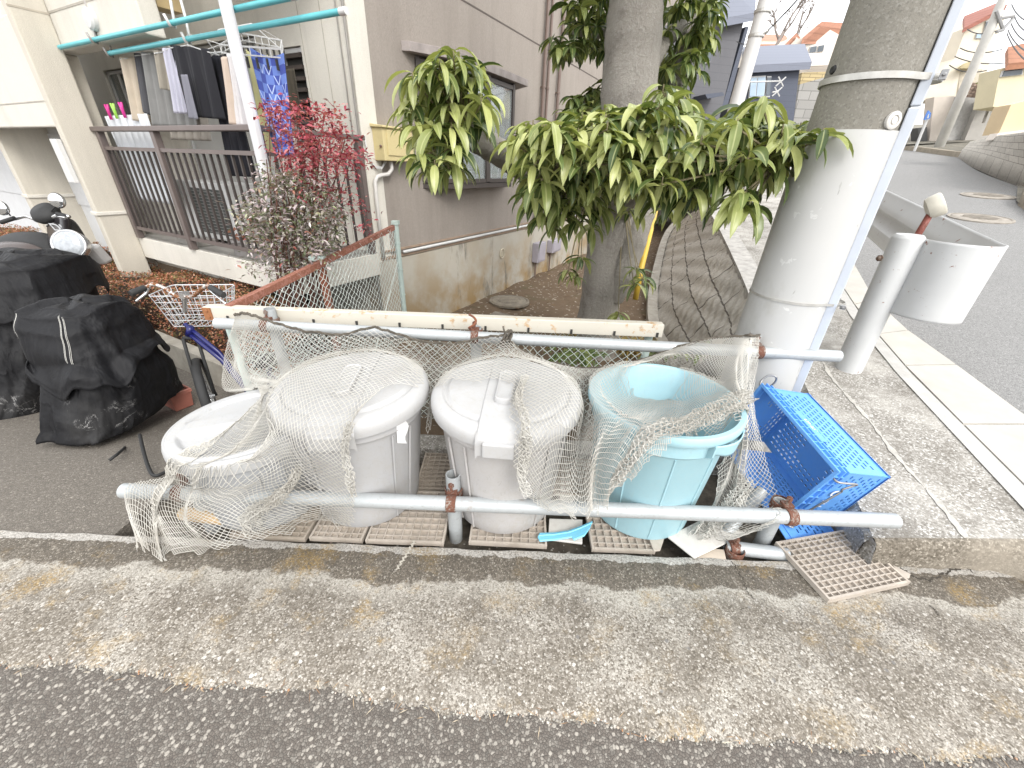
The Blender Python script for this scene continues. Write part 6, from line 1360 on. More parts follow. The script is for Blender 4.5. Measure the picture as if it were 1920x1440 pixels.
# chrome headlamp scooter just behind the tall cover
p = Y(128, 458, 3.45); sco = thing('parked_scooter', V3(p.x, p.y, -.37), 'parked scooter with round chrome headlamp showing above the tall cover', 'scooter')
n_ = V3(.25, -.80, .30).normalized(); X = n_.cross(V3(0, 0, 1)).normalized(); Yv = X.cross(n_)
mb = MB(); mb.lathe(p-n_*.10, [(0, -.06), (.07, -.04), (.115, .02), (.125, .08), (.118, .105), (.108, .10)], 36, (X, Yv, n_)); hl = mb.build('headlamp', MCHROME, sco, smooth=True)
mb = MB(); mb.lathe(p-n_*.10, [(.112, .095), (.09, .112), (.05, .123), (0, .126)], 32, (X, Yv, n_)); mb.build('lens', M('lamp_glass', (.36, .38, .40), .12, .2, 40, .3, 60), hl)
mb = MB(); mb.prism([p+X*-.06+V3(0, .10, -.04), p+X*.06+V3(0, .10, -.04), p+X*.05+V3(-.05, .2, -.22), p+X*-.08+V3(-.05, .2, -.22)], V3(0, .10, .02)); mb.build('leg_shield', MWPLAST, sco, bevel=.03)
mb = MB(); mb.box(V3(p.x-.62, p.y+.22, .0), .9, .26, .30); mb.build('body', MWPLAST, sco, bevel=.08); mb = MB(); mb.box(V3(p.x-.70, p.y+.22, .19), .62, .25, .09); mb.build('seat', MRUB, sco, bevel=.04)
for xx in (.0, -1.15):
    mb = MB(); mb.lathe(V3(p.x+xx, p.y+.2, -.16), [(.12, -.05), (.19, -.05), (.21, 0), (.19, .05), (.12, .05), (.12, -.05)], 28, (V3(1, 0, 0), V3(0, 0, 1), V3(0, 1, 0))); mb.build('wheel', MRUB, sco, smooth=True)
# dark maxi scooter with mirrors in the back
my = 4.35; q = lambda x, y, d=0: Y(x, y, my+d)
mc = thing('parked_scooter', V3(q(110, 420).x, my, -.37), 'black maxi scooter with mirrors, farthest of the parked two-wheelers', 'scooter')
MBLK = M('gloss_black', (.022, .020, .022), .18, .1, 4, 0)
sh = [q(73, 418), q(90, 424), (q(107, 408)), q(128, 408), q(148, 425), q(162, 448), q(150, 452), q(125, 446), q(105, 440), q(95, 455), q(85, 440)]
mb = MB()
prof = [q(90, 424, .1), q(103, 409), q(120, 407, -.08), q(140, 416, .02), q(162, 449, .2)]; low = [q(92, 452, .15), q(106, 446, 0), q(124, 447, -.10), q(140, 450, .0), q(160, 455, .2)]; bot = [q(98, 500, .2), q(108, 500, .1), q(124, 502, .0), q(138, 502, .1), q(156, 500, .25)]
def shf(i, j):
    a, b, c = cr(prof, j), cr(low, j), cr(bot, j); return a.lerp(b, i*2) if i < .5 else b.lerp(c, i*2-1)
mb.grid(shf, 16, 24); mb.build('front_cowl', MBLK, mc, smooth=True, solid=.02)
mb = MB(); mb.tube([cr(prof, k/20)+V3(0, -.012, 0) for k in range(21)], .008, 6); mb.build('cowl_trim', MCHROME, mc, smooth=True)
text('DJ', q(108, 427, -.09), V3(1, .1, -.08), V3(0, -.45, .9), .12, MINK, 'lettering', mc, .001)
mb = MB(); mb.lathe(q(90, 403, .05), [(.0, -.03), (.11, -.02), (.13, .02), (.10, .07), (0, .085)], 28, (V3(1, 0, 0), V3(0, .8, .6), V3(0, -.6, .8))); mb.build('instrument_hood', MRUB, mc, smooth=True)
mb = MB(); mb.tube([cr([q(8, 414, .2), q(30, 410, .25), q(48, 406, .2), q(70, 412, .1), q(90, 410), q(112, 402), q(130, 406, -.05)], k/30) for k in range(31)], .016, 10); mb.build('handlebar', MCHROME, mc, smooth=True)
for a, b in ((q(2, 417, .2), q(30, 408, .22)), (q(108, 401, 0), q(128, 407, -.05))):
    mb = MB(); mb.tube([a, a.lerp(b, .9)], .022, 10); mb.build('grip', MRUB, mc, auto=40)
for st_p, hd_p in ((q(96, 396), q(107, 376)), (q(20, 405, .2), q(2, 390, .2))):
    mb = MB(); mb.tube([st_p, st_p.lerp(hd_p, .6)+V3(.02, 0, 0), hd_p], .007, 6); o = mb.build('mirror_stem', MRUB, mc); mb = MB(); nn = V3(.2, -.95, .1).normalized(); X = V3(0.9, .2, .35).normalized(); X = (X-nn*X.dot(nn)).normalized()
    mb.lathe(hd_p, [(0, .03), (.06, .022), (.075, 0), (.07, -.004), (0, -.004)], 24, (X, nn.cross(X), nn)); mb.build('mirror', M('mirror_glass', (.72, .74, .76), .08, 0, 5, 0, metal=.9), o, smooth=True)
mb = MB(); mb.grid(lambda i, j: cr([q(-40, 462, .3), q(0, 448, .25), q(45, 447, .15), (q(75, 458, .1)), q(95, 472, .1)], i)+V3(0, .30*j, -.10*abs(j-.5)**2*4+.02), 24, 10); mb.build('seat', MRUB, mc, smooth=True, solid=.05)
mb = MB(); mb.grid(lambda i, j: cr([q(-40, 470, .1), q(0, 455, .05), q(45, 455, .0), q(75, 464, .0), q(95, 476, .0)], i)+V3(0, .05*math.sin(j*3.14)*-1, -.30*j), 24, 8); mb.build('body', M('dark_brown_gloss', (.05, .035, .03), .2, .1, 4, 0), mc, smooth=True, solid=.02)
for xx in (60, 170):
    c = q(xx, 480, .2); c.z = -.10; mb = MB(); mb.lathe(c, [(.16, -.06), (.25, -.06), (.27, 0), (.25, .06), (.16, .06), (.16, -.06)], 32, (V3(1, 0, 0), V3(0, 0, 1), V3(0, 1, 0))); mb.build('wheel', MRUB, mc, smooth=True)
# terracotta planter and dangling cables
p = Y(312, 683, 2.62); root = thing('planter_box', V3(p.x, p.y, -.37), 'terracotta plastic planter box standing by the low block edging', 'planter'); X = DF*-1; Yv = DA
mb = MB(); z0 = -.365; c = V3(p.x-.12, p.y+.06, z0); o4 = [(-.17, -.07), (.17, -.07), (.17, .07), (-.17, .07)]; P = lambda k, z: [c+X*(a*k)+Yv*(b*k)+V3(0, 0, z) for a, b in o4]
V_ = P(.86, 0)+P(1, .13)+P(1.07, .13)+P(1.07, .155)+P(.95, .155)+P(.92, .11); mb.add(V_, [(3, 2, 1, 0)]+[(r*4+k, r*4+(k+1) % 4, r*4+4+(k+1) % 4, r*4+4+k) for r in range(5) for k in range(4)]+[(20, 21, 22, 23)]); mb.build('box', M('terracotta', (.42, .16, .12), .6, .15, 8, 0, grime=.3), root)
mb = MB(); mb.box(c+V3(0, 0, .118), .30, .11, .012, (X, Yv, V3(0, 0, 1))); mb.build('soil', MSOIL, root)
mb = MB(); mb.tube([cr([Y(262, 815, 1.9), Y(270, 850, 1.75), Y(280, 880, 1.62), Z(292, 892, -.09), Z(320, 880, -.10)], k/30) for k in range(31)], .009, 8); tag(mb.build('hose', MRUB, smooth=True), 'black hose end looping down to the asphalt beside the low white bin', 'hose')
mb = MB(); mb.tube([cr([Y(235, 838, 1.95), Z(222, 850, -.12), Z(205, 863, -.12)], k/12) for k in range(13)], .008, 8); tag(mb.build('strap', MRUB, smooth=True), 'loose black strap on the asphalt under the front cover', 'strap')
# ================================================================== hillside houses
def facade(px, y, ang=0.):
    """outline in its own upright plane through the given distance, turned by ang"""
    n = V3(math.sin(ang), -math.cos(ang), 0); p0 = Y(*px[0], y); return [PL(a, b, p0, n) for a, b in px], n
def house(name, lab, y, ang, depth, walls, roofs, wins=(), cat='house', wmat=None, rmat=None, group='houses on the hillside', extra=()):
    p0, n = facade([walls[0][0]], y, ang); root = thing(name, V3(p0[0].x, p0[0].y, p0[0].z-2), lab, cat, group)
    for w_ in walls:
        P, n = facade([walls[0][0]]+list(w_), y, ang); mb = MB(); mb.prism(P[1:], -n*depth); mb.build('wall', wmat, root)
    for px, dz, over in roofs:      # sloping roof: eave line then ridge line, the ridge standing farther back
        e0, e1 = [PL(a_, b_, p0[0], n)+n*.25 for a_, b_ in px[:2]]; r1, r0 = [PL(a_, b_, p0[0]-n*over, n) for a_, b_ in px[2:]]; a = MB()
        a.prism([e0, e1, r1, r0], V3(0, 0, -dz)); a.build('roof', rmat, root)
    for px, m_ in wins:
        P, n = facade([walls[0][0]]+list(px), y, ang); q = P[1:]; c = (q[0]+q[2])/2; mb = MB(); mb.prism([c+(p-c)*1.16+n*.01 for p in q], n*.05); f = mb.build('window', MWPLAST, root)
        m2 = MB(); m2.prism([p+n*.05 for p in q], n*.03); m2.build('pane', m_ or MGL2, f)
    return root
MGL2 = M('far_glass', (.10, .12, .14), .1, .3, 2, 0); MGLB = M('sky_glass', (.35, .45, .55), .1, .2, 2, 0)
def mat_siding(name, a, s=9.):
    n = NT(name); z = n.xyz()[2]; k = n.math('FRACT', n.math('MULTIPLY', z, s)); c = n.mix(n.noise(30, 4), sc(a, .85), sc(a, 1.1)); return n.fin(n.mix(n.ramp(k, [(.0, .5), (.12, 0.)]), c, sc(a, .5)), .7)
MSL = mat_siding('slate_siding', (.115, .115, .125), 6); MSL2 = mat_siding('blue_slate_siding', (.075, .085, .115), 6); MROOFB = mat_siding('blue_grey_roof', (.17, .185, .23), 5.5)
def mat_tile(name, a):
    n = NT(name); x = n.xyz(); k = n.math('FRACT', n.math('MULTIPLY', x[2], 4.)); c = n.mix(n.noise(14, 5), sc(a, .75), sc(a, 1.25)); return n.fin(n.mix(n.ramp(k, [(0, .6), (.3, 0.)]), c, sc(a, .5)), .8)
MTILER = mat_tile('orange_tile', (.40, .20, .135)); MTILED = mat_tile('dark_red_tile', (.28, .11, .08)); MCR = M('pale_cream_wall', (.66, .60, .49), .9, .06, 2, .2, 60); MWH = M('warm_white_wall', (.68, .62, .55), .9, .05, 2, .2, 60); MYW = M('buttery_wall', (.68, .61, .42), .9, .06, 2, .2, 60); MYW2 = M('apricot_wall', (.66, .52, .33), .9, .05, 2, .2, 60)
house('grey_house', 'tall dark grey sided house behind the tree', 13, .25, 9, [[(1278, 260), (1345, 236), (1394, 42), (1332, 44), (1200, 50)]], [([(1344, 40), (1402, 29), (1420, -40), (1352, -40)], .16, 2.6)], [([(1318, 118), (1328, 116), (1334, 88), (1324, 90)], MGL2)], wmat=MSL, rmat=MROOFB)
mb = MB(); P, n = facade([(1278, 260), (1354, 200), (1398, 50), (1404, 50), (1364, 200)], 13, .25); mb.prism(P[1:], -n*.3); tag(mb.build('downpipe', MSL2), 'dark downpipe on the corner of the tall grey house', 'downpipe')
mb = MB(); P, n = facade([(1278, 260), (1299, 182), (1330, 178), (1334, 184), (1303, 190)], 13, .25); mb.prism([p+n*.02 for p in P[1:]], n*.5); tag(mb.build('window_hood', MSL2), 'small dark window hood low on the tall grey house', 'hood')
house('blue_grey_house', 'low blue grey house with slate roof right of the slender pale pole', 17, .05, 4, [[(1380, 330), (1476, 330), (1500, 122), (1392, 124)]], [([(1388, 126), (1513, 119), (1509, 82), (1394, 88)], .2, 3.0)], [([(1403, 182), (1414, 181), (1417, 146), (1406, 147)], MGLB), ([(1416, 181), (1430, 180), (1433, 145), (1419, 146)], MGLB), ([(1434, 180), (1441, 180), (1444, 146), (1437, 146)], MGL2)], wmat=MSL2, rmat=MROOFB)
mb = MB(); P, n = facade([(1380, 330), (1406, 212), (1482, 206), (1476, 260), (1400, 262)], 16.2, .05); mb.prism(P[1:], -n*.12)
mb.build('balcony_front', MSL2, bpy.data.objects['blue_grey_house'])
for y0, lab in ((153, 'upper clothes rail of the blue grey house balcony'), (172, 'lower clothes rail of the blue grey house balcony')):
    mb = MB(); mb.tube([Y(1395 if y0 < 160 else 1448, y0+1, 16.0), Y(1466 if y0 < 160 else 1460, y0-1, 16.0)], .02, 6); c = Y(1464 if y0 < 160 else 1457, y0, 16.0); mb.tube([c-V3(.12, 0, .12), c+V3(.12, 0, .12)], .02, 5); mb.tube([c+V3(-.12, 0, .12), c-V3(-.12, 0, .12)], .02, 5); tag(mb.build('balcony_rail', MWPLAST), lab, 'rail', 'rails on the dark balcony')
house('cream_house', 'cream house with orange tile gable seen left of the utility pole', 26, -.1, 3, [[(1500, 170), (1590, 170), (1600, 80), (1568, 62), (1535, 44), (1503, 72), (1500, 90)], [(1484, 128), (1504, 128), (1512, 84), (1489, 66), (1470, 84)]], [([(1500, 74), (1536, 43), (1650, 48), (1640, 74)], .22, 1.0), ([(1468, 86), (1488, 64), (1506, 76), (1500, 88)], .2, 1.5)], [([(1516, 100), (1528, 98), (1530, 87), (1519, 89)], MGL2), ([(1531, 98), (1542, 96), (1544, 85), (1534, 87)], MGL2)], wmat=MWH, rmat=MTILER)
mb = MB(); P, n = facade([(1500, 170), (1508, 100), (1620, 96), (1620, 120), (1512, 124)], 25.4, -.1); mb.prism(P[1:], -n*.15); mb.build('balcony_front', MWH, bpy.data.objects['cream_house'])
house('tiled_house', 'distant house showing only its orange roof behind the bare tree', 34, 0, 8, [[(1425, 110), (1480, 110), (1480, 78), (1428, 78)]], [([(1420, 86), (1478, 86), (1474, 66), (1432, 64)], .2, 3)], wmat=MWH, rmat=MTILER)
def mat_block2(name, a, w_, h):
    n = NT(name); br = n.t.nodes.new('ShaderNodeTexBrick'); br.inputs['Scale'].default_value = 1; br.inputs['Brick Width'].default_value = w_; br.inputs['Row Height'].default_value = h; br.inputs['Mortar Size'].default_value = .012
    v = n.t.nodes.new('ShaderNodeCombineXYZ'); x = n.xyz(); n.l(x[0], v.inputs[0]); n.l(x[2], v.inputs[1]); n.l(v.outputs[0], br.inputs[0])
    br.inputs[1].default_value = (*sc(a, .9), 1); br.inputs[2].default_value = (*sc(a, 1.12), 1); br.inputs[3].default_value = (*sc(a, .5), 1)
    return n.fin(n.mix(n.noise(40, 4), n.mix(1, br.outputs[0], (.8, .8, .8), 'MULTIPLY'), br.outputs[0]), .9)
def slab(px, y, ang, d, mat, name, lab, cat):
    P, n = facade(px, y, ang); mb = MB(); mb.prism(P, -n*d); return tag(mb.build(name, mat), lab, cat)
slab([(1470, 330), (1560, 330), (1600, 130), (1500, 158)], 21, -.05, .5, mat_block2('grey_block_wall', (.34, .33, .31), .8, .32), 'block_wall', 'grey coursed block wall below the cream house', 'wall')
slab([(1500, 158), (1600, 155), (1604, 132), (1504, 136)], 21.05, -.05, .4, mat_block2('yellow_brick', (.50, .40, .22), .5, .12), 'brick_fence', 'yellow brick fence band along the top of the grey block wall', 'wall')
house('red_roof_house', 'pale cream house with dark red roof at top right', 27, -.1, 2, [[(1700, 190), (1838, 182), (1868, 70), (1885, 40), (1878, 16), (1812, 52), (1790, 110)]], [([(1800, 55), (1880, 12), (1872, 4), (1808, 30)], .2, 3.)], [([(1842, 66), (1848, 66), (1852, 40), (1847, 42)], MGL2), ([(1838, 72), (1848, 76), (1851, 66), (1841, 64)], MGL2), ([(1828, 72), (1836, 72), (1838, 63), (1830, 64)], MGLB)], wmat=MCR, rmat=MTILED)
slab([(1796, 180), (1830, 182), (1842, 130), (1800, 128)], 26.7, -.25, .3, M('niche', (.50, .45, .36), .9), 'entrance_panel', 'recessed entrance panel of the red roofed house', 'panel')
mb = MB(); P = [Y(1800, 128, 26.3), Y(1806, 120, 26.3), Y(1818, 115, 26.3), Y(1828, 115, 26.3), Y(1824, 128, 26.3)]; mb.prism(P, V3(.3, .5, 0)); tag(mb.build('door_canopy', M('ochre_canopy', (.40, .34, .20), .8)), 'curved ochre canopy over the entrance of the red roofed house', 'canopy')
house('yellow_house', 'butter yellow house with brown tiled roof at the right edge', 19, -.2, 1, [[(1862, 200), (2010, 210), (2010, 110), (1876, 128)]], [([(1880, 122), (2010, 108), (2010, 60), (1890, 88)], .2, 2.)], [([(1876, 144), (1912, 140), (1914, 130), (1880, 134)], MGL2)], wmat=MYW, rmat=mat_tile('brown_tile', (.33, .15, .085)))
house('apricot_house', 'apricot walled building with white sill at the right edge below the yellow house', 14, -.2, .6, [[(1872, 252), (2010, 235), (2010, 168), (1896, 196)]], [], wmat=MYW2, rmat=MTILER)
slab([(1862, 262), (2010, 245), (2010, 232), (1872, 250)], 13.9, -.2, .3, MWH, 'white_plinth', 'white plinth strip under the apricot wall', 'plinth')
slab([(1738, 300), (1762, 300), (1790, 180), (1752, 182)], 25.5, -.1, .6, M('pinkish_render', (.58, .52, .46), .9, .08, 3, .3, 40), 'render_wall', 'pale pinkish wall at the top of the hill road, left half', 'wall')
slab([(1762, 300), (1800, 290), (1846, 184), (1792, 181)], 25.45, -.1, .6, M('speckled_grey_wall', (.50, .49, .475), .9, .16, 9, .5, 60), 'speckled_wall', 'speckled grey garden wall beside the pinkish wall', 'wall')
slab([(1800, 284), (1850, 272), (1890, 200), (1840, 186)], 25.0, -.3, .6, M('gate_grey', (.42, .40, .37), .9, .1, 4, .2, 60), 'gate_wall', 'grey gate wall with steps right of the speckled wall', 'wall')
slab([(1724, 300), (1740, 296), (1738, 238), (1722, 240)], 25.6, 0, .5, M('dark_wall', (.10, .10, .10), .9), 'dark_wall', 'dark wall end behind the blue road sign', 'wall')
mb = MB(); P, n = facade([(1815, 183), (1842, 184), (1850, 160), (1822, 154)], 25, -.2)
for k in range(7):
    for j in range(4):
        a = P[0].lerp(P[1], (k+.5)/7).lerp(P[3].lerp(P[2], (k+.5)/7), (j+.5)/4); mb.box(a, .17+.12*(k+j) % .2, .12, .12)
tag(mb.build('lattice_fence', M('brown_lattice', (.26, .19, .15), .8)), 'brown perforated block fence on the garden wall', 'fence')
# shrubs over the wall
def far_shrub(px, y, n_, cols, lab, size):
    P = [tuple(Y(x, yy, d)) for x, yy, d in [(rng.gauss(px[0], px[2]), rng.gauss(px[1], px[3]), y+rng.gauss(0, .5)) for _ in range(n_)]]; L = RNG.uniform(size*.6, size*1.4, n_); c = Y(px[0], px[1]+px[3]*2, y); root = thing('garden_shrub', c, lab, 'shrub', 'shrubs over the garden wall')
    leaves('foliage', P, RNG.uniform(0, 6.28, n_), RNG.uniform(-.5, 1.2, n_), RNG.uniform(.2, 1, n_), L, L*.5, leaf_mat('far_leaf_'+lab[:5], cols, .6, (.4, .4, .2), .2, .2), root, seg=2, roll=RNG.uniform(-1, 1, n_)); mb = MB(); mb.tube([c-V3(0, 0, .8), Y(px[0], px[1], y)], .06, 6); mb.build('stem', MBARK, root)
far_shrub((1862, 180, 7, 7), 24, 900, [(0, (.10, .13, .03)), (.6, (.22, .25, .07)), (1, (.35, .34, .12))], 'light green shrub on the garden wall', .30)
far_shrub((1882, 190, 6, 8), 23, 900, [(0, (.12, .13, .02)), (.6, (.30, .28, .05)), (1, (.40, .36, .08))], 'yellow green shrub right of the lattice fence', .28)
# stone wall round the bend, sign, poles and wires
mb = MB(); A_ = [Y(1806, 284, 17.6), Y(1850, 298, 13.5), Y(1925, 322, 10.6), Y(2030, 350, 8.4)]; T_ = [Y(1822, 268, 18.2), Y(1870, 256, 14.2), Y(1925, 247, 11.4), Y(2030, 230, 9.2)]
mb.grid(lambda i, j: cr(A_, i).lerp(cr(T_, i), j)-V3(0, 0, .3*(j == 0)), 40, 8); o = mb.build('bend_wall', mat_wall(), None, smooth=True, solid=.15); tag(o, 'coursed stone wall climbing round the bend at the right', 'wall')
uvl = o.data.uv_layers.new(name='UVMap')
for lp in o.data.loops: i, j = divmod(lp.vertex_index, 9); uvl.data[lp.index].uv = (i/40*9, j/8*1.4)
sg = thing('road_sign', Y(1714, 280, 20.5), 'small blue road sign on a white post behind the conduit', 'sign')
mb = MB(); mb.tube([Y(1714, 284, 20.5), Y(1742, 215, 20.5)], .05, 8); mb.build('post', MWPLAST, sg); mb = MB(); P = [Y(x, y, 20.4) for x, y in ((1733, 225), (1744, 222), (1746, 212), (1741, 207), (1737, 215))]; mb.prism(P, V3(0, .05, 0)); mb.build('plate', M('sign_blue', (.08, .20, .55), .5, .1, 3, 0), sg)
mb = MB(); P = [Y(x, y, 20.38) for x, y in ((1738, 222), (1741, 221), (1742.5, 213), (1740, 216))]; mb.prism(P, V3(0, .02, 0)); mb.build('arrow_mark', MWPLAST, sg)
pp = thing('slender_pole', GS(1368, 232), 'slender off white pole before the grey houses', 'pole'); yy = 9.5
mb = MB(); b0, t0 = Y(1368, 245, yy), Y(1440, -15, yy); b0.z -= 1.2; ra, rb = .13, .115; mb.tube([V3(t0.x-.12, yy, b0.z), V3(t0.x-.06, yy, 2.6), t0, t0+V3(.05, 0, 4)], [ra, ra, rb, .1], 20); mb.build('shaft', M('pole_offwhite', (.58, .575, .56), .6, .08, 3, .2, 60, grime=.25), pp, smooth=True)
mb = MB()
for y0 in (22, 68):
    mb = MB(); c = Y(1430-(y0-22)*.27, y0, yy); mb.lathe(c, [(.125, -.03), (.14, -.02), (.14, .02), (.125, .03)], 20); mb.build('pole_band', MBAND, pp)
mb = MB(); mb.tube([Y(1418, 68, yy-.1), Y(1441, 56, yy-.1)], .03, 8); mb.build('wire_clamp', MBAND, pp)
def wire(a, b, lab, r=.014, sag=.3, group='overhead wires'):
    P = [a.lerp(b, k/24)-V3(0, 0, sag*4*(k/24)*(1-k/24)) for k in range(25)]; mb = MB(); mb.tube(P, r, 5); tag(mb.build('overhead_wire', M('wire_black', (.05, .05, .05), .6, 0, 5, 0) if 'wire_black' not in bpy.data.materials else bpy.data.materials['wire_black'], smooth=True), lab, 'wire', group)
wire(Y(1440, 57, 9.4), Y(1530, -40, 8), 'wire rising right from the slender off white pole', .012, .02)
wire(Y(1440, 60, 9.4), Y(1382, 78, 13), 'service wire from the slender pole to the tall grey house', .01, .1)
fp = thing('distant_utility_pole', GS(1752, 300), 'distant pale utility pole leaning across the cream house', 'utility pole'); a, b = Y(1752, 297, 22.5), Y(1893, -30, 22.5)
a2 = V3((a.x*.25+b.x*.75), 22.5, a.z-.6)
bx = V3(b.x-.0, 22.5, b.z+3); mb = MB(); mb.tube([a+V3(0, 0, -.5), a.lerp(b, .5), b, b+(b-a)*.2], [.20, .175, .15, .14], 16); mb.build('shaft', M('far_pole', (.50, .49, .46), .8, .1, 3, 0), fp, smooth=True)
mb = MB()
for (p, q) in (((1868, 20), (1881, 55)), ((1876, 34), (1902, 30)), ((1878, 57), (1902, 32)), ((1868, 60), (1882, 56))): mb.tube([Y(*p, 22.3), Y(*q, 22.3)], .06, 6)
mb.build('cross_arm', M('far_steel', (.30, .30, .30), .6, .1, 3, 0), fp)
for k, (p, q) in enumerate((((1903, 32), (1990, 60)), ((1896, 44), (1990, 85)), ((1890, 56), (1990, 108)), ((1888, 62), (1990, 140)), ((1897, 8), (1990, 40)))): wire(Y(*p, 22), Y(*q, 14), 'wire running right from the distant utility pole, number %d from the top' % (k+1) if 0 else ['wire at crossarm tip of the distant pole', 'second wire below the crossarm tip', 'third wire leaving the crossarm foot', 'steep lowest wire from the distant crossarm', 'thin wire above the distant crossarm'][k], .02, .25)
for k, (p, q) in enumerate((((1814, 55), (1875, 55)), ((1800, 90), (1880, 92)), ((1790, 106), (1900, 116)), ((1780, 122), (1850, 132)))): wire(Y(*p, 24), Y(*q, 22.3), ['faint wire across the gable of the red roofed house', 'wire crossing below the window of the red roofed house', 'wire crossing above the ochre canopy', 'slack cable looping under the ochre canopy'][k], .02, .15)
for k, (p, q) in enumerate((((1580, -20), (1605, 18)), ((1588, -20), (1612, 18)))): wire(Y(*p, 12), Y(*q, 12), ['left of two short wires in the sky beside the big pole', 'right of two short wires in the sky beside the big pole'][k], .008, .0)
# bare tree on the skyline
bt = thing('bare_tree', Y(1440, 110, 30), 'leafless tree standing above the distant orange roofs', 'tree'); mb = MB()
def branch(p, d, L, r, dep):
    q = p+d*L; mb.tube([p, p.lerp(q, .5)+V3(rng.gauss(0, .04), 0, rng.gauss(0, .04))*L, q], [r, r*.8, r*.6], 5)
    if dep:
        for _ in range(3 if dep > 1 else 4): branch(p.lerp(q, rng.uniform(.5, 1)), (d+V3(rng.gauss(0, .5), rng.gauss(0, .4), rng.gauss(.15, .35))).normalized(), L*rng.uniform(.5, .8), r*.55, dep-1)
branch(Y(1440, 120, 30), V3(.25, 0, 1).normalized(), 1.6, .13, 4); branch(Y(1452, 110, 30), V3(.7, 0, .8).normalized(), 1.5, .10, 4); mb.build('branches', M('bare_twig', (.22, .19, .17), .9, .2, 8, 0), bt, smooth=True)
slab([(1330, 470), (1345, 470), (1352, 452), (1336, 452)], 8.5, .2, .05, M('yellow_guard', (.62, .42, .04), .5, .1, 8, 0), 'sign_scrap', 'small pale plate', 'plate') if 0 else None
mb = MB(); a, b = Y(1203, 500, 4.9), Y(1218, 440, 5.4); mb.tube([a-V3(0, 0, .4), a, b, b+(b-a)*.8], .035, 10); tag(mb.build('yellow_guard', M('yellow_plastic', (.56, .38, .05), .5, .1, 8, 0), smooth=True), 'yellow plastic stay wire guard slanting behind the tree trunk', 'guard tube')
# ================================================================== the net
ROPE = [(440, 590), (458, 586), (480, 592), (520, 606), (570, 620), (640, 628), (700, 612), (735, 622), (790, 640), (850, 645), (905, 632), (945, 628), (975, 655), (1020, 676), (1080, 690), (1150, 688), (1210, 672), (1270, 650), (1330, 634), (1380, 630), (1424, 628)]
def rope_pt(t):
    k = t*(len(ROPE)-1); i = min(int(k), len(ROPE)-2); f = k-i; x = ROPE[i][0]*(1-f)+ROPE[i+1][0]*f; y = ROPE[i][1]*(1-f)+ROPE[i+1][1]*f
    yy = 1.90 if x < 1400 else 1.87
    return Y(x, y, yy)
z_, y_ = (lambda x, y, v: Z(x, y, v)), (lambda x, y, v: Y(x, y, v))
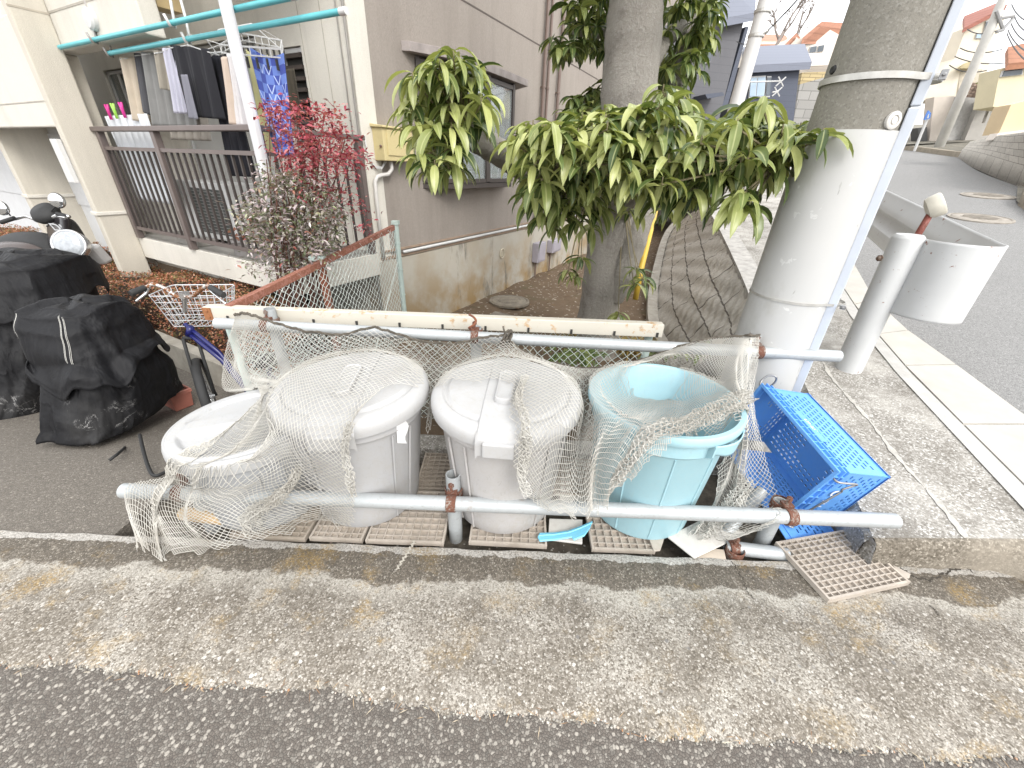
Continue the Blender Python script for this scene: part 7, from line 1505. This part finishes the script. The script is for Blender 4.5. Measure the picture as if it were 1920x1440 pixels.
# each fall of the net from the rope at the back to its free edge in front, left to right
COLS = [
 (442, [y_(428, 650, 1.93), y_(416, 722, 1.90), y_(440, 735, 1.80), z_(500, 724, .445), z_(462, 772, .46), z_(420, 822, .455), z_(372, 862, .43), z_(322, 890, .36), y_(262, 903, 1.17), y_(234, 912, 1.15), y_(236, 950, 1.10), z_(250, 1005, .07), z_(250, 1042, .005)]),
 (470, [y_(468, 650, 1.90), y_(470, 705, 1.80), z_(522, 722, .455), z_(495, 772, .465), z_(455, 828, .455), z_(408, 870, .41), y_(362, 895, 1.10), y_(320, 912, 1.13), y_(285, 925, 1.115), y_(290, 965, 1.08), z_(300, 1010, .05), z_(310, 1046, .004)]),
 (520, [y_(520, 655, 1.88), y_(530, 690, 1.76), z_(553, 716, .52), z_(530, 770, .48), z_(500, 822, .45), y_(455, 868, 1.12), y_(420, 895, 1.12), y_(390, 915, 1.12), y_(360, 945, 1.09), z_(365, 990, .05), z_(390, 1036, .004)]),
 (575, [y_(570, 655, 1.86), y_(572, 680, 1.74), z_(572, 706, .615), z_(545, 755, .615), z_(520, 808, .575), y_(512, 850, 1.15), y_(500, 885, 1.12), y_(470, 915, 1.12), y_(440, 945, 1.10), y_(450, 975, 1.10), z_(485, 1014, .005)]),
 (630, [y_(628, 660, 1.82), z_(622, 675, .62), z_(600, 720, .635), z_(570, 775, .625), z_(548, 824, .58), y_(540, 868, 1.10), y_(528, 905, 1.11), y_(505, 932, 1.115), y_(495, 955, 1.10), y_(520, 975, 1.10), z_(548, 1000, .012)]),
 (690, [y_(680, 648, 1.80), z_(672, 660, .635), z_(648, 705, .645), z_(618, 762, .645), z_(590, 822, .60), z_(584, 850, .545), y_(588, 890, 1.095), y_(598, 925, 1.11), y_(592, 950, 1.11), z_(585, 975, .07)]),
 (740, [y_(735, 655, 1.80), z_(722, 668, .630), z_(700, 705, .642), z_(668, 760, .640), z_(640, 815, .605), z_(628, 850, .535), y_(632, 888, 1.085), y_(640, 922, 1.10), y_(640, 950, 1.10), z_(640, 985, .02)]),
 (790, [y_(785, 665, 1.80), z_(768, 688, .585), z_(738, 716, .625), z_(692, 752, .632), z_(655, 792, .618), z_(650, 838, .55), y_(656, 880, 1.085), y_(662, 925, 1.10), y_(664, 955, 1.105)]),
 (797, [y_(792, 672, 1.80), z_(778, 690, .58), z_(752, 712, .625), z_(735, 728, .635)]),
 (840, [y_(832, 680, 1.78), y_(812, 705, 1.66), y_(800, 740, 1.55), y_(796, 775, 1.48), y_(798, 812, 1.42)]),
 (892, [y_(885, 670, 1.80), z_(872, 690, .595), z_(852, 712, .60), z_(838, 735, .60)]),
 (945, [y_(940, 650, 1.80), z_(935, 668, .635), z_(932, 692, .645), z_(930, 716, .640)]),
 (972, [y_(972, 664, 1.80), z_(968, 682, .64), z_(962, 704, .645), z_(958, 724, .640)]),
 (985, [y_(985, 668, 1.80), z_(985, 680, .64), z_(978, 705, .645), z_(968, 740, .645), z_(975, 790, .63), z_(978, 838, .575), y_(975, 880, 1.085), y_(978, 915, 1.09), y_(1005, 945, 1.10), y_(1015, 955, 1.10)]),
 (1040, [y_(1035, 686, 1.78), z_(1030, 700, .60), z_(1022, 740, .625), z_(1010, 785, .625), z_(1002, 828, .59), y_(1000, 868, 1.095), y_(1000, 905, 1.09), y_(1020, 940, 1.10), y_(1040, 962, 1.10)]),
 (1090, [y_(1085, 700, 1.76), z_(1070, 722, .575), z_(1064, 760, .595), z_(1048, 800, .59), y_(1038, 850, 1.14), y_(1035, 900, 1.10), y_(1048, 945, 1.10), y_(1062, 968, 1.10)]),
 (1140, [y_(1128, 702, 1.74), y_(1105, 735, 1.60), y_(1092, 780, 1.45), y_(1085, 830, 1.28), y_(1078, 885, 1.16), y_(1080, 935, 1.11), y_(1090, 966, 1.10)]),
 (1185, [y_(1165, 692, 1.74), z_(1140, 705, .61), z_(1130, 745, .56), z_(1125, 785, .585), z_(1128, 815, .60), y_(1118, 858, 1.13), y_(1110, 905, 1.12), y_(1112, 945, 1.11), y_(1118, 962, 1.10)]),
 (1235, [y_(1215, 676, 1.75), z_(1192, 684, .61), z_(1180, 735, .46), z_(1180, 775, .52), z_(1185, 805, .615), y_(1168, 848, 1.08), y_(1150, 900, 1.09), y_(1138, 940, 1.10)]),
 (1285, [y_(1265, 664, 1.75), z_(1250, 670, .612), z_(1236, 730, .40), z_(1236, 775, .52), z_(1235, 800, .625), y_(1215, 838, 1.06), y_(1200, 872, 1.06), y_(1185, 900, 1.07)]),
 (1330, [y_(1318, 666, 1.75), z_(1305, 676, .61), z_(1295, 725, .46), z_(1285, 768, .57), z_(1272, 795, .635), y_(1262, 822, 1.06), y_(1255, 840, 1.05)]),
 (1365, [y_(1355, 668, 1.74), z_(1345, 690, .615), z_(1345, 725, .58), z_(1340, 755, .635), z_(1318, 790, .635), z_(1316, 806, .60)]),
 (1395, [y_(1385, 672, 1.74), z_(1382, 715, .61), z_(1390, 745, .645), z_(1394, 765, .625), y_(1388, 800, 1.40), y_(1375, 850, 1.36), y_(1360, 900, 1.33), y_(1340, 950, 1.26), z_(1305, 985, .05), z_(1290, 1005, .012)]),
 (1412, [y_(1404, 690, 1.76), y_(1400, 735, 1.68), y_(1404, 780, 1.58), y_(1405, 830, 1.48), y_(1395, 885, 1.38), y_(1385, 935, 1.28), z_(1360, 975, .07), z_(1330, 1003, .014)]),
 (1424, [y_(1420, 680, 1.80), y_(1412, 730, 1.72), y_(1416, 785, 1.60), y_(1430, 840, 1.48), y_(1446, 890, 1.36), y_(1462, 940, 1.24), y_(1462, 968, 1.13), y_(1430, 990, 1.10), y_(1385, 1005, 1.14)]),
]
polys = []
for x, c in COLS:
    t = None
    lo, hi = 0, 1
    for _ in range(40):
        t = (lo+hi)/2
        k = t*(len(ROPE)-1); i = min(int(k), len(ROPE)-2); xx = ROPE[i][0]*(1-(k-i))+ROPE[i+1][0]*(k-i)
        if xx < x: lo = t
        else: hi = t
    P = [rope_pt(t)]+c; n = len(P); dense = [cr(P, q/(12*(n-1))) for q in range(12*(n-1)+1)]; a = np.array([tuple(p) for p in dense]); s = np.concatenate([[0], np.cumsum(np.linalg.norm(np.diff(a, axis=0), axis=1))])
    polys.append((t, a, s))
# length along each fall; columns shorter than the longest simply end earlier
HALF = .0130
NR = int(max(p[2][-1] for p in polys)/HALF)+1
def colpt(p, sv):
    t, a, s = p; sv2 = np.clip(sv, 0, s[-1]); q = np.stack([np.interp(sv2, s, a[:, k]) for k in range(3)], -1)
    ex = sv-sv2; d = a[-1]-a[-4]; d = d/np.linalg.norm(d); return q+ex[:, None]*d
sv = np.arange(NR+1)*HALF
CP_ = np.stack([colpt(p, sv) for p in polys])             # columns x rows x 3
LEN = np.array([p[2][-1] for p in polys])
# number of half meshes between neighbouring falls: enough that none is stretched, the surplus becomes folds
w_ = [0]
for k in range(len(polys)-1):
    dd = np.linalg.norm(CP_[k+1]-CP_[k], axis=1); m_ = sv < max(LEN[k], LEN[k+1]); g = np.percentile(dd[m_], 45 if 3 <= k < len(polys)-4 else 72) if m_.any() else .05
    w_.append(w_[-1]+max(3, int(round(g/HALF))))
NC = w_[-1]; ci = np.arange(NC+1)
def crn(vals, x, xs):
    """Catmull-Rom along columns"""
    k = np.clip(np.searchsorted(xs, x, 'right')-1, 0, len(xs)-2); f = (x-np.array(xs)[k])/(np.array(xs)[k+1]-np.array(xs)[k])
    i0, i1, i2, i3 = np.clip(k-1, 0, len(xs)-1), k, k+1, np.clip(k+2, 0, len(xs)-1); f = f.reshape(-1, *([1]*(vals.ndim-1)))
    p0, p1, p2, p3 = vals[i0], vals[i1], vals[i2], vals[i3]
    m1, m2 = (p2-p0)*.5*.8, (p3-p1)*.5*.8
    return p1*(2*f**3-3*f**2+1)+m1*(f**3-2*f**2+f)+p2*(-2*f**3+3*f**2)+m2*(f**3-f**2)
G_ = crn(CP_, ci, w_); LN = np.interp(ci, w_, LEN)
I, J = np.meshgrid(np.arange(NC+1), np.arange(NR+1), indexing='ij')
def push(G):
    x, y, z = G[..., 0], G[..., 1], G[..., 2]
    for c, zt, R, dome, op in ((B1C, .375, .318, .062, 0), (B2C, .56, .315, .075, 0), (B3C, .56, .315, .075, 0), (B4C, .60, .312, 0, 1)):
        dx, dy = x-c.x, y-c.y; r = np.hypot(dx, dy)+1e-9
        tr = np.where(z < zt*.86, (.232 if c is not B1C else .24)+.05*np.clip(z/(zt*.86), 0, 1)+.012, R)
        ins = r < tr
        if op:
            m_ = ins & (r > R-.055) & (z > zt-.12) & (z < zt+.008); z[m_] = zt+.008     # on the rolled rim
            m_ = ins & (r > .20) & (z < zt-.12) & (y < c.y-.12) & (r > tr-.05); k = tr/r; x[m_] = c.x+(dx*k)[m_]; y[m_] = c.y+(dy*k)[m_]
        else:
            top = zt+.034+(dome-.034+.006)*np.clip((R-.02-r)/.06, 0, 1)*1.0+.006
            hi = ins & (z < top) & (z > zt-.035)
            edge = hi & (r > R-.016) & (z < zt+.02)
            z[hi & ~edge] = top[hi & ~edge]
            lo_ = (ins & (z <= zt-.035)) | edge; k = tr/r; x[lo_] = c.x+(dx*k)[lo_]; y[lo_] = c.y+(dy*k)[lo_]
    z[:] = np.maximum(z, np.where((y > 1.12) & (x > -1.6) & (x < 1.5), .0, .004))
    # pipes
    for (py, pz, xa, xb, r_) in ((fl.y, FZ, fl.x, fr.x, .034), ((rl.y+rr.y)/2, RZ, rl.x, rr.x, .034)):
        dy, dz = y-py, z-pz; r = np.hypot(dy, dz)+1e-9; m_ = (r < r_) & (x > xa) & (x < xb); y[m_] = py+(dy/r*r_)[m_]; z[m_] = pz+(dz/r*r_)[m_]
lim = (LN/HALF).astype(int)
val = (J <= (lim+1)[:, None])
def relax(G, it, keep_rows=1):
    w4 = np.zeros(val.shape); 
    for _ in range(it):
        acc = np.zeros_like(G); cnt = np.zeros(val.shape)
        for ax_i, sh in ((0, 1), (0, -1), (1, 1), (1, -1)):
            Gs = np.roll(G, sh, ax_i); vs = np.roll(val, sh, ax_i).copy()
            sl = [slice(None)]*2; sl[ax_i] = 0 if sh == 1 else -1; vs[tuple(sl)] = False
            acc += Gs*vs[..., None]; cnt += vs
        avg = acc/np.maximum(cnt, 1)[..., None]; mv = val & (cnt == 4) & (J >= keep_rows)
        G = np.where(mv[..., None], .45*G+.55*avg, G)
    return G
for _ in range(5): G_ = relax(G_, 4); push(G_)
du = np.gradient(G_, axis=0); dv = np.gradient(G_, axis=1); nn = np.cross(du, dv); nn /= np.linalg.norm(nn, axis=2)[..., None]+1e-9
nn *= np.sign(nn[..., 2:3]-nn[..., 1:2]*.6+1e-6)
amp = np.clip((J*HALF-.05)/.25, 0, 1)
wv = np.sin(I*.27+np.sin(J*.06)*2)+.6*np.sin(I*.52-J*.045+1)+.5*np.sin(J*.13+I*.11)
comp = np.clip(.95-np.linalg.norm(du, axis=2)/HALF, 0, 1)      # gathered net folds more
G_ = G_+nn*((.0025+.010*comp)*amp*wv)[..., None]
G_ += RNG.normal(0, .0011, G_.shape)
G_ += dv/ (np.linalg.norm(dv, axis=2)[..., None]+1e-9)*(.002*np.sin(I*.5+J*.3)*amp)[..., None]
push(G_)
G_ = relax(G_, 1); push(G_)
lim = (LN/HALF).astype(int)+(2*np.sin(ci*.7)).astype(int)
ok = J <= lim[:, None]
ev = (I+J) % 2 == 0
A_, B_ = [], []
for di, dj in ((1, 1), (-1, 1)):
    ii, jj = np.nonzero(ev & ok); i2, j2 = ii+di, jj+dj; k = (i2 >= 0) & (i2 <= NC) & (j2 <= NR); ii, jj, i2, j2 = ii[k], jj[k], i2[k], j2[k]; k = ok[i2, j2]
    A_.append(G_[ii[k], jj[k]]); B_.append(G_[i2[k], j2[k]])
A_, B_ = np.concatenate(A_), np.concatenate(B_); L_ = np.linalg.norm(B_-A_, axis=1); k = L_ < .075; A_, B_ = A_[k], B_[k]
n_ = NT('net_twine'); f_ = n_.noise(1.8, 4); c_ = n_.mix(n_.ramp(f_, [(.35, 0.), (.65, 1.)]), (.44, .42, .375), (.60, .585, .54)); c_ = n_.mix(n_.ramp(n_.noise(4, 5, vec=n_.mapping(loc=(3, 1, 2))), [(.55, 0.), (.75, .6)]), c_, (.25, .215, .17))
x_ = n_.xyz()
MNET = n_.fin(c_, .85)
net = thing('net', V3(0, 1.5, 0), 'pale knotted net draped over the bins from the rear pipe to the front pipe', 'net')
mid_ = (A_+B_)/2; mid_[:, 2] -= np.minimum(.0015, .04*np.linalg.norm(B_-A_, axis=1))
# bunches: net gathered into loose ropes where it was pushed together
def bunch(path, r0, nth, fall=.9):
    a = np.array([tuple(cr(path, t)) for t in np.linspace(0, 1, 140)]); s = np.concatenate([[0], np.cumsum(np.linalg.norm(np.diff(a, axis=0), axis=1))]); n_s = int(s[-1]/.0095); ss = np.linspace(0, s[-1], n_s); C = np.stack([np.interp(ss, s, a[:, k]) for k in range(3)], 1); T = np.gradient(C, axis=0); T /= np.linalg.norm(T, axis=1)[:, None]
    Uv = np.cross(T, [0, 0, 1.]); Uv /= np.linalg.norm(Uv, axis=1)[:, None]+1e-9; Wv = np.cross(T, Uv); j = np.arange(nth); ph = RNG.random()*6
    I2, J2 = np.meshgrid(np.arange(n_s), j, indexing='ij'); th = 6.283*J2/nth+.35*np.sin(I2*.11+ph)+.25*np.sin(J2*1.9+I2*.07)
    R_ = np.asarray(r0(I2/n_s))*(.55+.45*np.sin(J2*2.399+I2*.05+ph)**2+.25*np.sin(I2*.31+J2)); P = C[:, None]+Uv[:, None]*(np.cos(th)*R_)[..., None]+Wv[:, None]*(np.sin(th)*R_*.8)[..., None]+RNG.normal(0, .002, (n_s, nth, 3))
    ev2 = (I2+J2) % 2 == 0; aa, bb2 = [], []
    for dj in (1, -1):
        i_, j_ = np.nonzero(ev2[:-1]); aa.append(P[i_, j_]); bb2.append(P[i_+1, (j_+dj) % nth])
    return np.concatenate(aa), np.concatenate(bb2)
for path, r0, nth in (([Z(1398, 742, .655), Z(1370, 757, .66), Z(1330, 776, .65), Z(1280, 795, .655), Z(1235, 805, .65), Y(1205, 830, 1.08), Y(1180, 865, 1.075), Y(1150, 905, 1.08)], lambda t: .040-.018*t, 26),
      ([Z(985, 705, .665), Z(972, 745, .665), Z(985, 795, .655), Y(985, 842, 1.09), Y(978, 885, 1.07), Y(985, 925, 1.075)], lambda t: .014+.012*t, 16),
      ([Z(655, 795, .655), Y(648, 842, 1.08), Y(654, 885, 1.07), Y(664, 930, 1.085)], lambda t: .016+.0*t, 14),
      ([Y(560, 880, 1.10), Y(540, 915, 1.09), Y(510, 940, 1.09), Y(470, 965, 1.09), Z(480, 992, .03)], lambda t: .020+.022*t, 26),
      ([Y(1405, 900, 1.32), Y(1370, 950, 1.22), Z(1335, 985, .06), Z(1305, 1000, .03)], lambda t: .026+.02*t, 26)):
    a_, b_ = bunch(path, r0, nth); A_ = np.concatenate([A_, a_]); B_ = np.concatenate([B_, b_])
mid_ = (A_+B_)/2; mid_[:, 2] -= np.minimum(.0015, .04*np.linalg.norm(B_-A_, axis=1))
rr_ = np.concatenate([np.full(len(A_), .00132)]*2)
fast_mesh('mesh', *seg_tubes(np.concatenate([A_, mid_]), np.concatenate([mid_, B_]), rr_, 3), MNET, net)
MROPE = M('dark_rope', (.11, .095, .075), .9, .4, 40, .5, 300)
rp_ = [rope_pt(k/160)+V3(0, -.004, .003*math.sin(k*1.3)) for k in range(161)]
mb = MB()
for ph in (0, 2.1, 4.2): mb.tube([p+V3(0, math.cos(k*1.1+ph)*.0045, math.sin(k*1.1+ph)*.0045) for k, p in enumerate(rp_)], .0036, 5)
mb.build('edge_rope', MROPE, net, smooth=True)
mb = MB(); c = Y(950, 634, 1.90)
for k in range(9):
    a = k*.7; P = [c+V3(.028*math.cos(a+t*.5)*(.4+.6*abs(math.sin(t*.8))), -.012+.022*math.sin(t+a), .042*math.sin(t*.6+k)) for t in np.linspace(0, 6, 18)]; mb.tube(P, .0042, 5)
for dx in (-.05, .03): mb.tube([c, c+V3(dx*.6, -.01, -.02), c+V3(dx, 0, -.055)], .005, 6)
mb.tube([c, c+V3(-.012, 0, .03), c+V3(-.02, .005, .062)], .005, 6); mb.build('knot', MROPE, net, smooth=True)
mb = MB(); c = Y(886, 628, 1.95); mb.tube([c+V3(.018*math.cos(t), .02*math.sin(t), .012*t) for t in np.linspace(0, 9, 30)], .006, 6); mb.build('tie', MRUST('tie_rust', (.16, .07, .05), .6, 30), net, smooth=True)
